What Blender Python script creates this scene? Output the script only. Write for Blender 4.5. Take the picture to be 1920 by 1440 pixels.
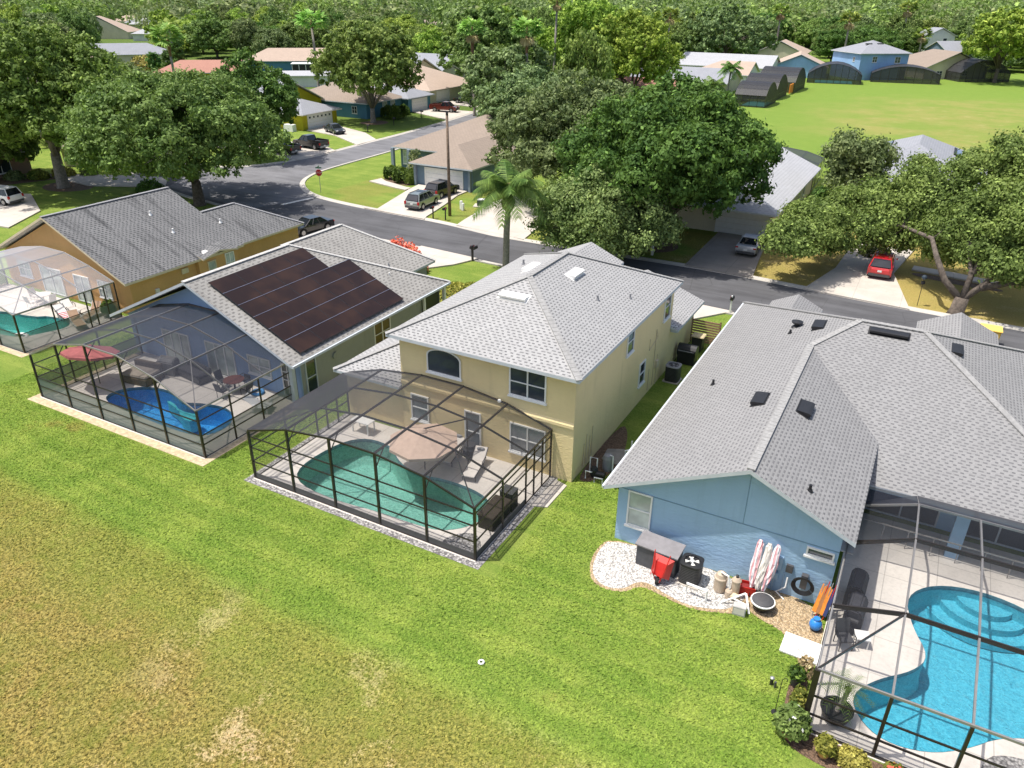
import bpy, bmesh, math, random
import numpy as np
from mathutils import Matrix, Vector
R = math.radians
random.seed(7)
for o in list(bpy.data.objects): bpy.data.objects.remove(o)
sc = bpy.context.scene
COL = sc.collection

# ------------------------------------------------------------------ camera, sky, sun, exposure
cam_d = bpy.data.cameras.new('camera'); cam = bpy.data.objects.new('camera', cam_d); COL.objects.link(cam)
cam_d.sensor_width = 36; cam_d.lens = 1430/1920*36; cam_d.clip_end = 6000; cam_d.clip_start = 0.5
th, ro, ya = R(27.148), R(0.529), R(-28.395)
fw = Vector((math.sin(ya)*math.cos(th), math.cos(ya)*math.cos(th), -math.sin(th)))
rt = Vector((math.cos(ya), -math.sin(ya), 0)); up = rt.cross(fw)
r2 = rt*math.cos(ro)+up*math.sin(ro); u2 = -rt*math.sin(ro)+up*math.cos(ro)
m = Matrix((r2, u2, -fw)).transposed().to_4x4(); m.translation = Vector((0, 0, 21)); cam.matrix_world = m
sc.camera = cam

SUN = Vector((-.32, -.185, 1)).normalized()
elev = math.asin(SUN.z); az = math.atan2(SUN.x, SUN.y)
w = bpy.data.worlds.new('World'); sc.world = w; w.use_nodes = True
nt = w.node_tree; bg = nt.nodes['Background']; sky = nt.nodes.new('ShaderNodeTexSky')
sky.sky_type = 'NISHITA'; sky.sun_disc = False; sky.sun_elevation = elev; sky.sun_rotation = az
sky.air_density = 1.0; sky.dust_density = 3.5; sky.ozone_density = 1.0
nt.links.new(sky.outputs[0], bg.inputs[0]); bg.inputs[1].default_value = 0.15
sd = bpy.data.lights.new('sun', 'SUN'); sd.energy = 4.3; sd.angle = R(0.53); sd.color = (1, .955, .88)
so = bpy.data.objects.new('sun', sd); COL.objects.link(so); so.rotation_euler = SUN.to_track_quat('Z', 'Y').to_euler(); so.location = (0, 0, 60)
sc.view_settings.view_transform = 'Standard'; sc.view_settings.look = 'None'; sc.view_settings.gamma = 1
sc.view_settings.exposure = 0.30
sc.render.engine = 'CYCLES'
sc.cycles.max_bounces = 8; sc.cycles.transparent_max_bounces = 24; sc.cycles.diffuse_bounces = 3
sc.cycles.caustics_reflective = False; sc.cycles.caustics_refractive = False

# ------------------------------------------------------------------ materials
MATS = {}
class NT:
    def __init__(s, name):
        s.m = bpy.data.materials.new(name); s.m.use_nodes = True; s.t = s.m.node_tree
        s.b = s.t.nodes['Principled BSDF']; s.out = s.t.nodes['Material Output']; MATS[name] = s.m
    def n(s, typ, **kw):
        x = s.t.nodes.new('ShaderNode'+typ)
        for k, v in kw.items():
            if k.startswith('_'): setattr(x, k[1:], v)
            else:
                key = k.replace('__', ' ')
                x.inputs[key if key in x.inputs else int(k[1:])].default_value = v
        return x
    def l(s, a, b): s.t.links.new(a, b)
    def pos(s, kind='world'):
        if kind == 'world': return s.n('NewGeometry').outputs['Position']
        return s.n('TexCoord').outputs['Object' if kind == 'object' else 'UV']
    def noise(s, vec, scale, detail=4, rough=.6, dist=0):
        x = s.n('TexNoise', Scale=scale, Detail=detail, Roughness=rough, Distortion=dist); s.l(vec, x.inputs['Vector']); return x.outputs['Fac']
    def math(s, op, a, b=None, c=None, clamp=False):
        x = s.n('Math', _operation=op); x.use_clamp = clamp
        for i, v in enumerate((a, b, c)):
            if v is None: continue
            if isinstance(v, (int, float)): x.inputs[i].default_value = v
            else: s.l(v, x.inputs[i])
        return x.outputs[0]
    def mix(s, f, a, b):
        x = s.n('Mix', _data_type='RGBA')
        for i, v in ((0, f), (6, a), (7, b)):
            if isinstance(v, (int, float)): x.inputs[i].default_value = v
            elif isinstance(v, tuple): x.inputs[i].default_value = v if len(v) == 4 else (*v, 1)
            else: s.l(v, x.inputs[i])
        return x.outputs[2]
    def smooth(s, f, lo, hi):
        x = s.n('MapRange', _interpolation_type='SMOOTHSTEP'); x.inputs[1].default_value = lo; x.inputs[2].default_value = hi
        s.l(f, x.inputs[0]); return x.outputs[0]
    def bump(s, h, dist, strength=1):
        x = s.n('Bump', Strength=strength, Distance=dist); s.l(h, x.inputs['Height']); s.l(x.outputs[0], s.b.inputs['Normal'])
    def sep(s, v):
        x = s.n('SeparateXYZ'); s.l(v, x.inputs[0]); return x.outputs
def sh(c, k): return tuple(min(1, v*k) for v in c)

def plain(name, col, rough=.75, var=.12, scale=3.0, bump=0, bscale=30, metal=0, spec=.5, coord='object', coat=0):
    if name in MATS: return MATS[name]
    n = NT(name); p = n.pos(coord)
    f = n.noise(p, scale, 5)
    n.l(n.mix(n.smooth(f, .3, .7), sh(col, 1-var), sh(col, 1+var)), n.b.inputs['Base Color'])
    n.b.inputs['Roughness'].default_value = rough; n.b.inputs['Metallic'].default_value = metal
    n.b.inputs['Specular IOR Level'].default_value = spec
    if coat: n.b.inputs['Coat Weight'].default_value = coat; n.b.inputs['Coat Roughness'].default_value = .05
    if bump: n.bump(n.noise(p, bscale, 3), bump)
    return n.m

def stucco(name, col, dirt=.12):
    n = NT(name); p = n.pos()
    big = n.smooth(n.noise(p, .35, 4), .35, .7); fine = n.noise(p, 14, 3)
    mp = n.n('Mapping'); mp.inputs['Scale'].default_value = (1.5, 1.5, .12); n.l(p, mp.inputs[0])
    streak = n.smooth(n.noise(mp.outputs[0], 1.6, 4), .52, .75)
    c = n.mix(big, sh(col, 1.03), sh(col, 1-dirt))
    c = n.mix(n.math('MULTIPLY', streak, .28), c, sh(col, .66))
    c = n.mix(n.math('MULTIPLY', fine, .25), c, sh(col, .8))
    n.l(c, n.b.inputs['Base Color']); n.b.inputs['Roughness'].default_value = .9; n.b.inputs['Specular IOR Level'].default_value = .25
    mp2 = n.n('Mapping'); mp2.inputs['Scale'].default_value = (1, 1, 2.2); n.l(p, mp2.inputs[0])
    n.bump(n.noise(mp2.outputs[0], 4.2, 5), .03, .8)
    return n.m

def shingle(name, light, dark, up_=.5, vp=.28, du=.58, dv=.45, strength=1.0, streak=0.0, wear=.15, tint=None):
    n = NT(name); uv = n.pos('uv'); s = n.sep(uv)
    v = n.math('DIVIDE', s[1], vp); row = n.math('FLOOR', v); fv = n.math('FRACT', v)
    wn = n.n('TexWhiteNoise', _noise_dimensions='1D'); n.l(row, wn.inputs['W'])
    off = n.math('MULTIPLY_ADD', wn.outputs[0], .22, n.math('MULTIPLY', row, .5))
    u = n.math('ADD', n.math('DIVIDE', s[0], up_), off); fu = n.math('FRACT', u); cu = n.math('FLOOR', u)
    cb = n.n('CombineXYZ'); n.l(cu, cb.inputs[0]); n.l(row, cb.inputs[1])
    w2 = n.n('TexWhiteNoise', _noise_dimensions='2D'); n.l(cb.outputs[0], w2.inputs['Vector'])
    th_u = n.math('MULTIPLY_ADD', w2.outputs[0], .34, du-.17)
    a = n.math('LESS_THAN', fu, th_u); b = n.math('LESS_THAN', fv, dv)
    dash = n.math('MULTIPLY', a, b)  # dark tab dashes, the shadow under each tab put into the colour
    # thin course line
    line = n.math('MULTIPLY', n.math('LESS_THAN', n.math('FRACT', n.math('MULTIPLY', v, 2)), .12), .3)
    lum = n.math('MULTIPLY_ADD', w2.outputs[0], -.35, 1.0)
    d = n.math('MAXIMUM', n.math('MULTIPLY', n.math('MULTIPLY', dash, lum), strength), line)
    p = n.pos()
    big = n.smooth(n.noise(p, .5, 5), .35, .7)
    fine = n.noise(p, 9, 4)
    base = n.mix(n.math('MULTIPLY', w2.outputs[0], .35), light, sh(light, .8))
    base = n.mix(n.math('MULTIPLY', big, wear*2), base, sh(tint or light, .78))
    c = n.mix(d, base, dark)
    c = n.mix(n.math('MULTIPLY', n.smooth(fine, .45, .8), .35), c, sh(dark, 1.3))
    if streak:
        mp = n.n('Mapping'); mp.inputs['Scale'].default_value = (1.6, .16, 1); n.l(uv, mp.inputs[0])
        st = n.math('MULTIPLY', n.smooth(n.noise(mp.outputs[0], 1.0, 5, .65), .48, .74), streak)
        c = n.mix(st, c, sh(dark, .8))
    n.l(c, n.b.inputs['Base Color']); n.b.inputs['Roughness'].default_value = .92; n.b.inputs['Specular IOR Level'].default_value = .2
    n.bump(n.math('MULTIPLY_ADD', dash, -.6, fine), .012, .7)
    return n.m

def foliage(name, c1, c2, trans=.34, var=.42):
    c1 = (c1[0]*1.12, c1[1]*1.13, c1[2]*1.1); c2 = (c2[0]*1.25, c2[1]*1.22, c2[2]*1.2)
    n = NT(name); g = n.n('NewGeometry'); p = g.outputs['Position']; isl = g.outputs['Random Per Island']
    oi = n.n('ObjectInfo')
    f = n.smooth(n.noise(p, .35, 3), .35, .65)
    c = n.mix(f, c1, c2)
    c = n.mix(n.math('MULTIPLY', isl, var), c, sh(c1, .5))
    gt = n.math('GREATER_THAN', isl, .9); c = n.mix(n.math('MULTIPLY', gt, .6), c, sh(c2, 2.0))
    hs = n.n('HueSaturation'); n.l(c, hs.inputs['Color'])
    n.l(n.math('MULTIPLY_ADD', oi.outputs['Random'], .03, .485), hs.inputs['Hue'])
    n.l(n.math('MULTIPLY_ADD', oi.outputs['Random'], .3, .85), hs.inputs['Value'])
    c = hs.outputs[0]
    n.l(c, n.b.inputs['Base Color']); n.b.inputs['Roughness'].default_value = .6; n.b.inputs['Specular IOR Level'].default_value = .2
    tr = n.n('BsdfTranslucent'); n.l(n.mix(.5, c, (.12, .2, .02)), tr.inputs[0])
    mx = n.n('MixShader'); mx.inputs[0].default_value = trans
    n.l(n.b.outputs[0], mx.inputs[1]); n.l(tr.outputs[0], mx.inputs[2]); n.l(mx.outputs[0], n.out.inputs[0])
    return n.m

def screenmat(name, col, a, b):
    n = NT(name); lw = n.n('LayerWeight', Blend=.5)
    d = n.n('BsdfPrincipled'); d.inputs['Base Color'].default_value = (*col, 1); d.inputs['Roughness'].default_value = .55
    t = n.n('BsdfTransparent'); mx = n.n('MixShader')
    p = n.pos(); nz = n.noise(p, .9, 4)
    f = n.math('MULTIPLY_ADD', n.math('POWER', lw.outputs['Facing'], 2.2), b, a)
    n.l(n.math('ADD', f, n.math('MULTIPLY', n.math('SUBTRACT', nz, .5), .12), clamp=True), mx.inputs[0])
    n.l(t.outputs[0], mx.inputs[1]); n.l(d.outputs[0], mx.inputs[2]); n.l(mx.outputs[0], n.out.inputs[0]); return n.m

def watermat(name, tint):
    n = NT(name); p = n.pos()
    t = n.n('BsdfTransparent'); t.inputs[0].default_value = (*tint, 1)
    g = n.n('BsdfGlossy'); g.inputs['Roughness'].default_value = .04
    bp = n.n('Bump', Strength=.9, Distance=.09); n.l(n.noise(p, 3.6, 4, .65, 1.2), bp.inputs['Height']); n.l(bp.outputs[0], g.inputs['Normal'])
    fr = n.n('Fresnel', IOR=1.33); n.l(bp.outputs[0], fr.inputs['Normal'])
    mx = n.n('MixShader'); n.l(n.math('MULTIPLY', fr.outputs[0], 1.2, clamp=True), mx.inputs[0]); n.l(t.outputs[0], mx.inputs[1]); n.l(g.outputs[0], mx.inputs[2]); n.l(mx.outputs[0], n.out.inputs[0]); return n.m

def plastermat(name, c1, c2, scale=3.2):
    n = NT(name); p = n.pos()
    v = n.n('TexVoronoi', _feature='DISTANCE_TO_EDGE', Scale=scale)
    pd = n.n('Mix', _data_type='VECTOR'); nz = n.n('TexNoise', Scale=2.5, Detail=3); n.l(p, nz.inputs['Vector'])
    pd.inputs[0].default_value = .35; n.l(p, pd.inputs[4]); n.l(nz.outputs['Color'], pd.inputs[5]); n.l(pd.outputs[1], v.inputs['Vector'])
    e = n.math('SUBTRACT', 1, n.smooth(v.outputs[0], .0, .09)); f = n.noise(p, 12, 5)
    c = n.mix(n.smooth(f, .3, .7), c1, c2); c = n.mix(n.math('MULTIPLY', e, .18), c, sh(c2, 1.6))  # pale warped web: light ripples of the water put into the plaster colour
    n.l(c, n.b.inputs['Base Color']); n.b.inputs['Roughness'].default_value = .6; return n.m

def glassmat(name, col=(.02, .03, .04), rough=.06):
    n = NT(name); p = n.pos(); f = n.noise(p, .8, 3)
    n.l(n.mix(n.smooth(f, .3, .7), col, sh(col, 1.9)), n.b.inputs['Base Color']); n.b.inputs['Roughness'].default_value = rough
    n.b.inputs['Specular IOR Level'].default_value = .8; return n.m

def pebble(name, c1, c2, scale=9):
    n = NT(name); p = n.pos(); v = n.n('TexVoronoi', Scale=scale); n.l(p, v.inputs['Vector'])
    s = n.sep(v.outputs['Color']); c = n.mix(s[0], c1, c2)
    c = n.mix(n.math('MULTIPLY', n.smooth(v.outputs['Distance'], .35, .8), .8), c, sh(c2, .35))
    n.l(c, n.b.inputs['Base Color']); n.b.inputs['Roughness'].default_value = .85
    n.bump(n.math('SUBTRACT', 1, v.outputs['Distance']), .05); return n.m

# grass of the open ground: green by the houses, dry in the swale and on the far field
def grass(blade=False):
    n = NT('grass_blade' if blade else 'grass'); p = n.pos(); s = n.sep(p); X, Y = s[0], s[1]
    big = n.noise(p, .06, 4); mid = n.noise(p, .45, 5, .65); fine = n.noise(p, 4.5, 4, .7); tiny = n.noise(p, 16, 3, .7)
    mp = n.n('Mapping'); mp.inputs['Rotation'].default_value = (0, 0, R(4)); mp.inputs['Scale'].default_value = (.12, 1.25, 1); n.l(p, mp.inputs[0])
    stripes = n.noise(mp.outputs[0], 1.0, 2)
    # swale near the camera, y below ~15.4
    ny = n.math('MULTIPLY_ADD', n.math('SUBTRACT', mid, .5), 1.6, Y)
    ny = n.math('MULTIPLY_ADD', n.math('SUBTRACT', big, .5), 3.0, ny)
    ny = n.math('MULTIPLY_ADD', n.math('MAXIMUM', n.math('ADD', X, 14), 0), .07, ny)
    sw = n.math('MULTIPLY', n.math('SUBTRACT', 1, n.smooth(ny, 14.6, 15.9)), n.math('SUBTRACT', 1, n.math('MULTIPLY', n.smooth(n.math('MULTIPLY_ADD', n.math('SUBTRACT', big, .5), 6.0, ny), 11.2, 14.6), .45)))
    # far field
    dx = n.math('DIVIDE', n.math('SUBTRACT', X, 8), 36.0); dy = n.math('DIVIDE', n.math('SUBTRACT', Y, 172), 48.0)
    rr = n.math('ADD', n.math('MULTIPLY', dx, dx), n.math('MULTIPLY', dy, dy))
    rr = n.math('MULTIPLY_ADD', n.math('SUBTRACT', n.noise(p, .05, 5), .5), 1.6, rr)
    fld = n.math('SUBTRACT', 1, n.smooth(rr, .3, 1.2)); far_ = n.smooth(Y, 95, 130); fx_ = n.smooth(X, -60, -40)
    # front yards across the street (drier)
    yd = n.math('MULTIPLY', n.math('GREATER_THAN', Y, 60.5), n.math('LESS_THAN', Y, 82))
    yx = n.math('GREATER_THAN', X, -62)
    yard = n.math('MULTIPLY', n.math('MULTIPLY', yd, yx), n.smooth(n.math('MULTIPLY_ADD', n.smooth(X, -17, -10), .22, n.math('MULTIPLY_ADD', n.math('SUBTRACT', mid, .5), .5, n.noise(p, .16, 3))), .36, .6))
    yard = n.math('MULTIPLY', yard, n.math('MULTIPLY_ADD', n.smooth(X, -30, -8), .5, .5))
    # small bare spots on the lawn
    sp = n.smooth(n.math('ADD', n.noise(p, .22, 2), n.math('MULTIPLY', n.math('SUBTRACT', fine, .5), .22)), .68, .76)
    f2 = n.noise(p, 8.5, 4, .75)
    g1 = n.mix(n.smooth(f2, .34, .64), (.085, .15, .022), (.25, .345, .06))
    g1 = n.mix(n.math('MULTIPLY', n.smooth(tiny, .4, .7), .4), g1, (.37, .45, .09))
    g1 = n.mix(n.math('MULTIPLY', n.smooth(mid, .4, .65), .45), g1, (.36, .41, .09))
    g1 = n.mix(n.math('MULTIPLY', n.smooth(stripes, .42, .6), .34), g1, (.11, .21, .025))
    d1 = n.mix(n.smooth(f2, .38, .60), (.125, .10, .028), (.44, .345, .105))
    d1 = n.mix(n.math('MULTIPLY', n.smooth(n.math('ADD', n.math('MULTIPLY', mid, .6), f2), .90, 1.12), .85), d1, (.62, .49, .25))
    d1 = n.mix(n.math('MULTIPLY', n.smooth(n.noise(p, .9, 5, .7), .42, .66), .6), d1, (.19, .215, .035))
    pale = n.math('MULTIPLY', n.smooth(n.math('MULTIPLY_ADD', n.math('SUBTRACT', f2, .5), .55, n.noise(p, .42, 5, .6)), .56, .66), n.smooth(n.math('MULTIPLY_ADD', n.math('SUBTRACT', big, .5), 14, n.math('MULTIPLY', X, .22)), -4.6, -2.4))
    d1 = n.mix(n.math('MULTIPLY', pale, .85), d1, (.60, .46, .26))
    amt = n.math('MAXIMUM', n.math('MULTIPLY', sw, n.math('MULTIPLY_ADD', n.smooth(mid, .3, .55), .28, .72)), n.math('MULTIPLY', fld, n.math('MULTIPLY_ADD', n.smooth(n.noise(p, .12, 5, .7), .35, .65), .6, .15)))
    amt = n.math('MAXIMUM', amt, n.math('MULTIPLY', yard, .9)); d1 = n.mix(n.math('MULTIPLY', n.math('MULTIPLY', yard, n.smooth(X, -17, -10)), .6), d1, (.52, .38, .13))
    amt = n.math('MAXIMUM', amt, n.math('MULTIPLY', sp, .55))
    g1 = n.mix(n.math('MULTIPLY', far_, .75), g1, n.mix(fx_, (.07, .12, .025), (.185, .285, .045))); d1 = n.mix(n.math('MULTIPLY', far_, .7), d1, (.36, .33, .11))
    c = n.mix(amt, g1, d1)
    if not blade: c = n.mix(.14, c, (.02, .03, .01))
    n.l(c, n.b.inputs['Base Color']); n.b.inputs['Roughness'].default_value = .95; n.b.inputs['Specular IOR Level'].default_value = .15
    if blade:
        tr = n.n('BsdfTranslucent'); n.l(c, tr.inputs[0]); mx = n.n('MixShader'); mx.inputs[0].default_value = .4
        hs = n.n('HueSaturation', Value=1.45); n.l(c, hs.inputs['Color']); n.l(hs.outputs[0], n.b.inputs['Base Color']); n.l(hs.outputs[0], tr.inputs[0])
        n.l(n.b.outputs[0], mx.inputs[1]); n.l(tr.outputs[0], mx.inputs[2]); n.l(mx.outputs[0], n.out.inputs[0])
    else: n.bump(n.math('ADD', n.math('MULTIPLY', f2, 1.2), n.math('MULTIPLY', tiny, .5)), .07, 1)
    return n.m

def asphalt(name, col):
    n = NT(name); p = n.pos()
    mp = n.n('Mapping'); mp.inputs['Scale'].default_value = (.12, .9, 1); n.l(p, mp.inputs[0])
    tr = n.smooth(n.noise(mp.outputs[0], .9, 4), .35, .7); big = n.smooth(n.noise(p, .25, 5, .65), .4, .65)
    c = n.mix(tr, sh(col, .8), sh(col, 1.3)); c = n.mix(n.math('MULTIPLY', big, .4), c, sh(col, 1.6))
    c = n.mix(n.math('MULTIPLY', n.noise(p, 18, 2), .3), c, sh(col, .6))
    v = n.n('TexVoronoi', _feature='DISTANCE_TO_EDGE', Scale=.22); dd = n.n('Mix', _data_type='VECTOR'); dd.inputs[0].default_value = .12
    nz = n.n('TexNoise', Scale=.8, Detail=4); n.l(p, nz.inputs['Vector']); n.l(p, dd.inputs[4]); n.l(nz.outputs['Color'], dd.inputs[5]); n.l(dd.outputs[1], v.inputs['Vector'])
    cr = n.math('SUBTRACT', 1, n.smooth(v.outputs[0], .0, .008)); c = n.mix(n.math('MULTIPLY', cr, .35), c, sh(col, .35))
    n.l(c, n.b.inputs['Base Color']); n.b.inputs['Roughness'].default_value = .9; n.bump(n.noise(p, 30, 2), .01); return n.m

def concrete(name, col, joint=0):
    n = NT(name); p = n.pos(); big = n.smooth(n.noise(p, .5, 5, .65), .35, .7); fine = n.noise(p, 8, 4)
    c = n.mix(big, col, sh(col, .84)); c = n.mix(n.math('MULTIPLY', n.smooth(fine, .45, .75), .35), c, sh(col, .68))
    if joint:
        s = n.sep(p)
        for ax in (0, 1):
            f = n.math('FRACT', n.math('DIVIDE', s[ax], joint)); l = n.math('LESS_THAN', f, .035/joint*1.0)
            c = n.mix(n.math('MULTIPLY', l, .6), c, sh(col, .45))
    n.l(c, n.b.inputs['Base Color']); n.b.inputs['Roughness'].default_value = .85; n.bump(fine, .008); return n.m

def solarmat():
    n = NT('solar_cells'); g = n.n('NewGeometry'); p = g.outputs['Position']
    c = n.mix(g.outputs['Random Per Island'], (.012, .008, .008), (.028, .015, .012)); c = n.mix(n.smooth(n.noise(p, .5, 3), .4, .7), c, (.038, .02, .014))
    n.l(c, n.b.inputs['Base Color']); n.b.inputs['Roughness'].default_value = .3; n.b.inputs['Specular IOR Level'].default_value = .22; return n.m

def carpaint(name, col, metal=.3): return plain('paint_'+name, col, .28, .03, 2, metal=metal, coat=.8)

def stripes(name, c1, c2, per, axis=0):
    n = NT(name); s = n.sep(n.pos('object')); f = n.math('FRACT', n.math('DIVIDE', s[axis], per))
    n.l(n.mix(n.math('GREATER_THAN', f, .5), c1, c2), n.b.inputs['Base Color']); n.b.inputs['Roughness'].default_value = .9; return n.m

GRASS = grass(); BLADE = grass(True)
ROAD = asphalt('asphalt', (.082, .082, .088)); ROAD2 = asphalt('asphalt_worn', (.15, .15, .16))
CONC = concrete('driveway_concrete', (.54, .49, .43), 3.4); KERB = concrete('kerb_concrete', (.50, .47, .42)); DECK = concrete('pool_deck_concrete', (.69, .64, .58), 1.9)
SHADECONC = concrete('shaded_concrete', (.30, .27, .24), 3.4)  # darker copy of the driveway concrete, tree shade put into its colour
PAINT = plain('road_paint', (.72, .70, .66), .8)
W_YEL = stucco('yellow_stucco', (.80, .65, .36), .08); W_BLUE = stucco('blue_stucco', (.35, .52, .70), .05); W_ORA = stucco('orange_stucco', (.62, .36, .15), .08)
W_GREY = stucco('grey_green_stucco', (.34, .36, .33)); W_GABLE = stucco('pale_blue_stucco', (.30, .42, .62), .05)
W_SLATE = stucco('slate_blue_stucco', (.17, .24, .32)); W_OLIVE = stucco('olive_yellow_stucco', (.50, .44, .03)); W_CREAM = stucco('cream_stucco', (.66, .60, .46)); W_WHITE = stucco('white_stucco', (.72, .72, .70))
W_TEAL = stucco('teal_blue_stucco', (.10, .24, .34)); W_SKY = stucco('sky_blue_stucco', (.30, .48, .74)); W_BRICK = stucco('brown_stucco', (.34, .22, .16))
S_YEL = shingle('light_grey_shingle', (.385, .383, .38), (.075, .076, .082), .31, .17, .52, .40, .85)
S_BLUE = shingle('blue_grey_shingle', (.275, .273, .272), (.085, .086, .092), .31, .17, .55, .42, .8)
S_SOL = shingle('weathered_shingle', (.33, .32, .30), (.12, .115, .11), .44, .24, .5, .42, .9, .35, .35)
S_ORA = shingle('dark_grey_shingle', (.20, .20, .20), (.045, .047, .05), .34, .20, .52, .45, 1.0, .8, .25)
S_BROWN = shingle('brown_shingle', (.30, .245, .20), (.20, .16, .135), .5, .3, .5, .45, .5, .1)
S_TAN = shingle('tan_shingle', (.46, .36, .29), (.32, .25, .20), .5, .3, .5, .45, .5, .1)
S_RED = shingle('red_brown_shingle', (.42, .22, .17), (.30, .15, .11), .5, .3, .5, .45, .5, .1)
S_GREY = shingle('mid_grey_shingle', (.30, .31, .34), (.18, .185, .20), .5, .3, .5, .45, .5, .1)
S_PALE = shingle('pale_shingle', (.42, .425, .44), (.28, .285, .30), .6, .32, .6, .4, .7)
CAP_L = plain('ridge_cap_light', (.29, .287, .28), .9, .15, 6); CAP_D = plain('ridge_cap_dark', (.26, .26, .27), .9, .15, 6); CAP_S = plain('ridge_cap_weathered', (.45, .44, .42), .9, .15, 6)
FASCIA = plain('white_fascia', (.66, .67, .68), .6, .06); SOFFIT = plain('soffit', (.55, .54, .52), .8, .05)
FASC_B = plain('grey_fascia', (.52, .56, .60), .6, .06)
WHITE = plain('white_metal', (.78, .78, .77), .45, .04); WPLAST = plain('white_plastic', (.82, .81, .78), .4, .05); BEIGE = plain('beige_trim', (.62, .52, .36), .7, .06)
BLACK = plain('black_plastic', (.016, .016, .018), .5, .1); DGREY = plain('dark_grey_metal', (.07, .07, .075), .5, .1); MGREY = plain('mid_grey_plastic', (.24, .24, .25), .6, .06)
BRONZE = plain('bronze_aluminium', (.030, .024, .020), .33, .15, metal=.2, spec=.6); ALU = plain('glint_pale_aluminium', (.30, .29, .28), .35, .1, metal=.3)  # pale metal: sun glint on the cage beams put into the colour
GLASS = glassmat('window_glass'); BLIND = glassmat('window_with_blind', (.30, .34, .32), .12); DUSK = glassmat('screened_window_glass', (.10, .11, .12), .2); CARGLASS = glassmat('car_glass', (.010, .012, .016), .05)
RUBBER = plain('tyre_rubber', (.018, .018, .018), .9); RIM = plain('wheel_rim', (.35, .35, .36), .3, .05, metal=.7)
REDL = plain('red_lamp', (.45, .02, .02), .2, .02, spec=.8); CLEARL = plain('clear_lamp', (.75, .76, .78), .12, .02, spec=.9); PLATE = plain('plate_white', (.75, .74, .72), .5, .02)
SCR = screenmat('insect_screen', (.035, .035, .04), .27, .9); SCRC = screenmat('open_insect_screen', (.03, .03, .034), .15, .6); SCRD = screenmat('dense_insect_screen', (.014, .016, .026), .46, .45); SCRW = screenmat('clear_insect_screen', (.42, .42, .46), .20, .5)
SCRSIDE = screenmat('side_screen', (.045, .05, .045), .12, .45); PRIV = screenmat('privacy_screen', (.13, .175, .165), .74, .2); SCRB = screenmat('black_insect_screen', (.03, .03, .035), .72, .2)
BARK = plain('bark', (.13, .105, .085), .95, .35, 4, .05, 12); BARKL = plain('pale_bark', (.24, .21, .18), .95, .3, 5, .03, 14); PALMB = plain('palm_bark', (.27, .24, .21), .95, .22, 6, .03, 18); PBOOT = plain('palm_boot_fibre', (.20, .11, .06), .95, .4, 8, .05, 16)
F_OAK = foliage('oak_leaves', (.11, .175, .045), (.19, .265, .075)); F_DARK = foliage('dark_leaves', (.065, .135, .03), (.12, .21, .045)); F_BRI = foliage('bright_leaves', (.20, .31, .045), (.34, .44, .075)); F_OLIVE = foliage('olive_leaves', (.15, .19, .08), (.21, .24, .10))
F_LIVE = foliage('live_oak_leaves', (.13, .19, .05), (.22, .30, .08)); F_LEFT = foliage('light_green_leaves', (.13, .23, .05), (.22, .34, .08)); F_PALM = foliage('palm_leaves', (.07, .16, .030), (.16, .26, .06), .25, .3); F_HEDGE = foliage('hedge_leaves', (.05, .10, .018), (.13, .20, .03)); F_BUSH = foliage('bush_leaves', (.12, .17, .03), (.30, .30, .06))
F_WOOD = foliage('far_wood_leaves', (.16, .25, .06), (.26, .35, .09)); F_PALE = foliage('pale_oak_leaves', (.16, .225, .075), (.27, .345, .12)); F_RED = foliage('red_blossom', (.55, .05, .07), (.70, .14, .12), .2, .2); F_GOLD = foliage('golden_leaves', (.27, .23, .05), (.38, .36, .09), .2, .3); F_FAN = foliage('fan_palm_leaves', (.14, .22, .035), (.30, .36, .08), .25, .3)
F_FANG = foliage('green_fan_leaves', (.16, .36, .06), (.34, .58, .14), .3, .25); F_DRY = foliage('dry_fronds', (.30, .22, .12), (.45, .36, .20), .2, .3); F_BLUEG = foliage('grey_green_leaves', (.14, .20, .08), (.215, .28, .115))
MULCH = pebble('mulch', (.12, .075, .045), (.22, .14, .09), 14); GOLDM = pebble('golden_mulch', (.36, .25, .13), (.60, .46, .29), 14); WROCK = pebble('white_rock', (.80, .78, .74), (.50, .48, .45), 13); GROCK = pebble('grey_rock', (.50, .48, .46), (.20, .19, .19), 10)
SAND = plain('sandy_edge', (.50, .40, .26), .95, .25, 4, .02, 20)
P_TEAL = plastermat('teal_plaster', (.20, .42, .35), (.34, .58, .49)); P_BLUE = plastermat('blue_plaster', (.06, .36, .74), (.16, .55, .92)); P_CYAN = plastermat('cyan_plaster', (.12, .50, .58), (.24, .68, .72)); P_AQUA = plastermat('aqua_plaster', (.10, .58, .52), (.22, .70, .63))
WATER = watermat('pool_water', (.80, .95, .95)); WATERB = watermat('deep_water', (.62, .86, .97))
SOLAR = solarmat(); TAN = plain('tan_canvas', (.62, .46, .36), .95, .08, 3); PINKC = plain('rose_canvas', (.62, .19, .19), .95, .1, 3)
REDP = plain('red_painted_steel', (.52, .02, .015), .35, .1, 4); CUSH = plain('cream_cushion', (.70, .65, .60), .95, .05); TANS = plain('tan_sling', (.50, .33, .22), .9, .1); WOOD = plain('dark_wood', (.10, .05, .03), .7, .25, 8); WOODL = plain('weathered_wood', (.34, .20, .13), .8, .25, 8)
TEALP = plain('filter_tan_plastic', (.50, .40, .30), .6, .1); BLUEP = plain('blue_plastic', (.03, .22, .62), .35, .05); ORAF = plain('orange_fabric', (.72, .24, .03), .9, .15, 6); TERRA = plain('terracotta', (.42, .13, .08), .8, .15); STRIPE = stripes('red_white_stripes', (.65, .03, .06), (.85, .8, .78), .34, 1); PSTR = stripes('pink_stripe_canvas', (.75, .40, .42), (.80, .78, .80), .16, 0)
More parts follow.
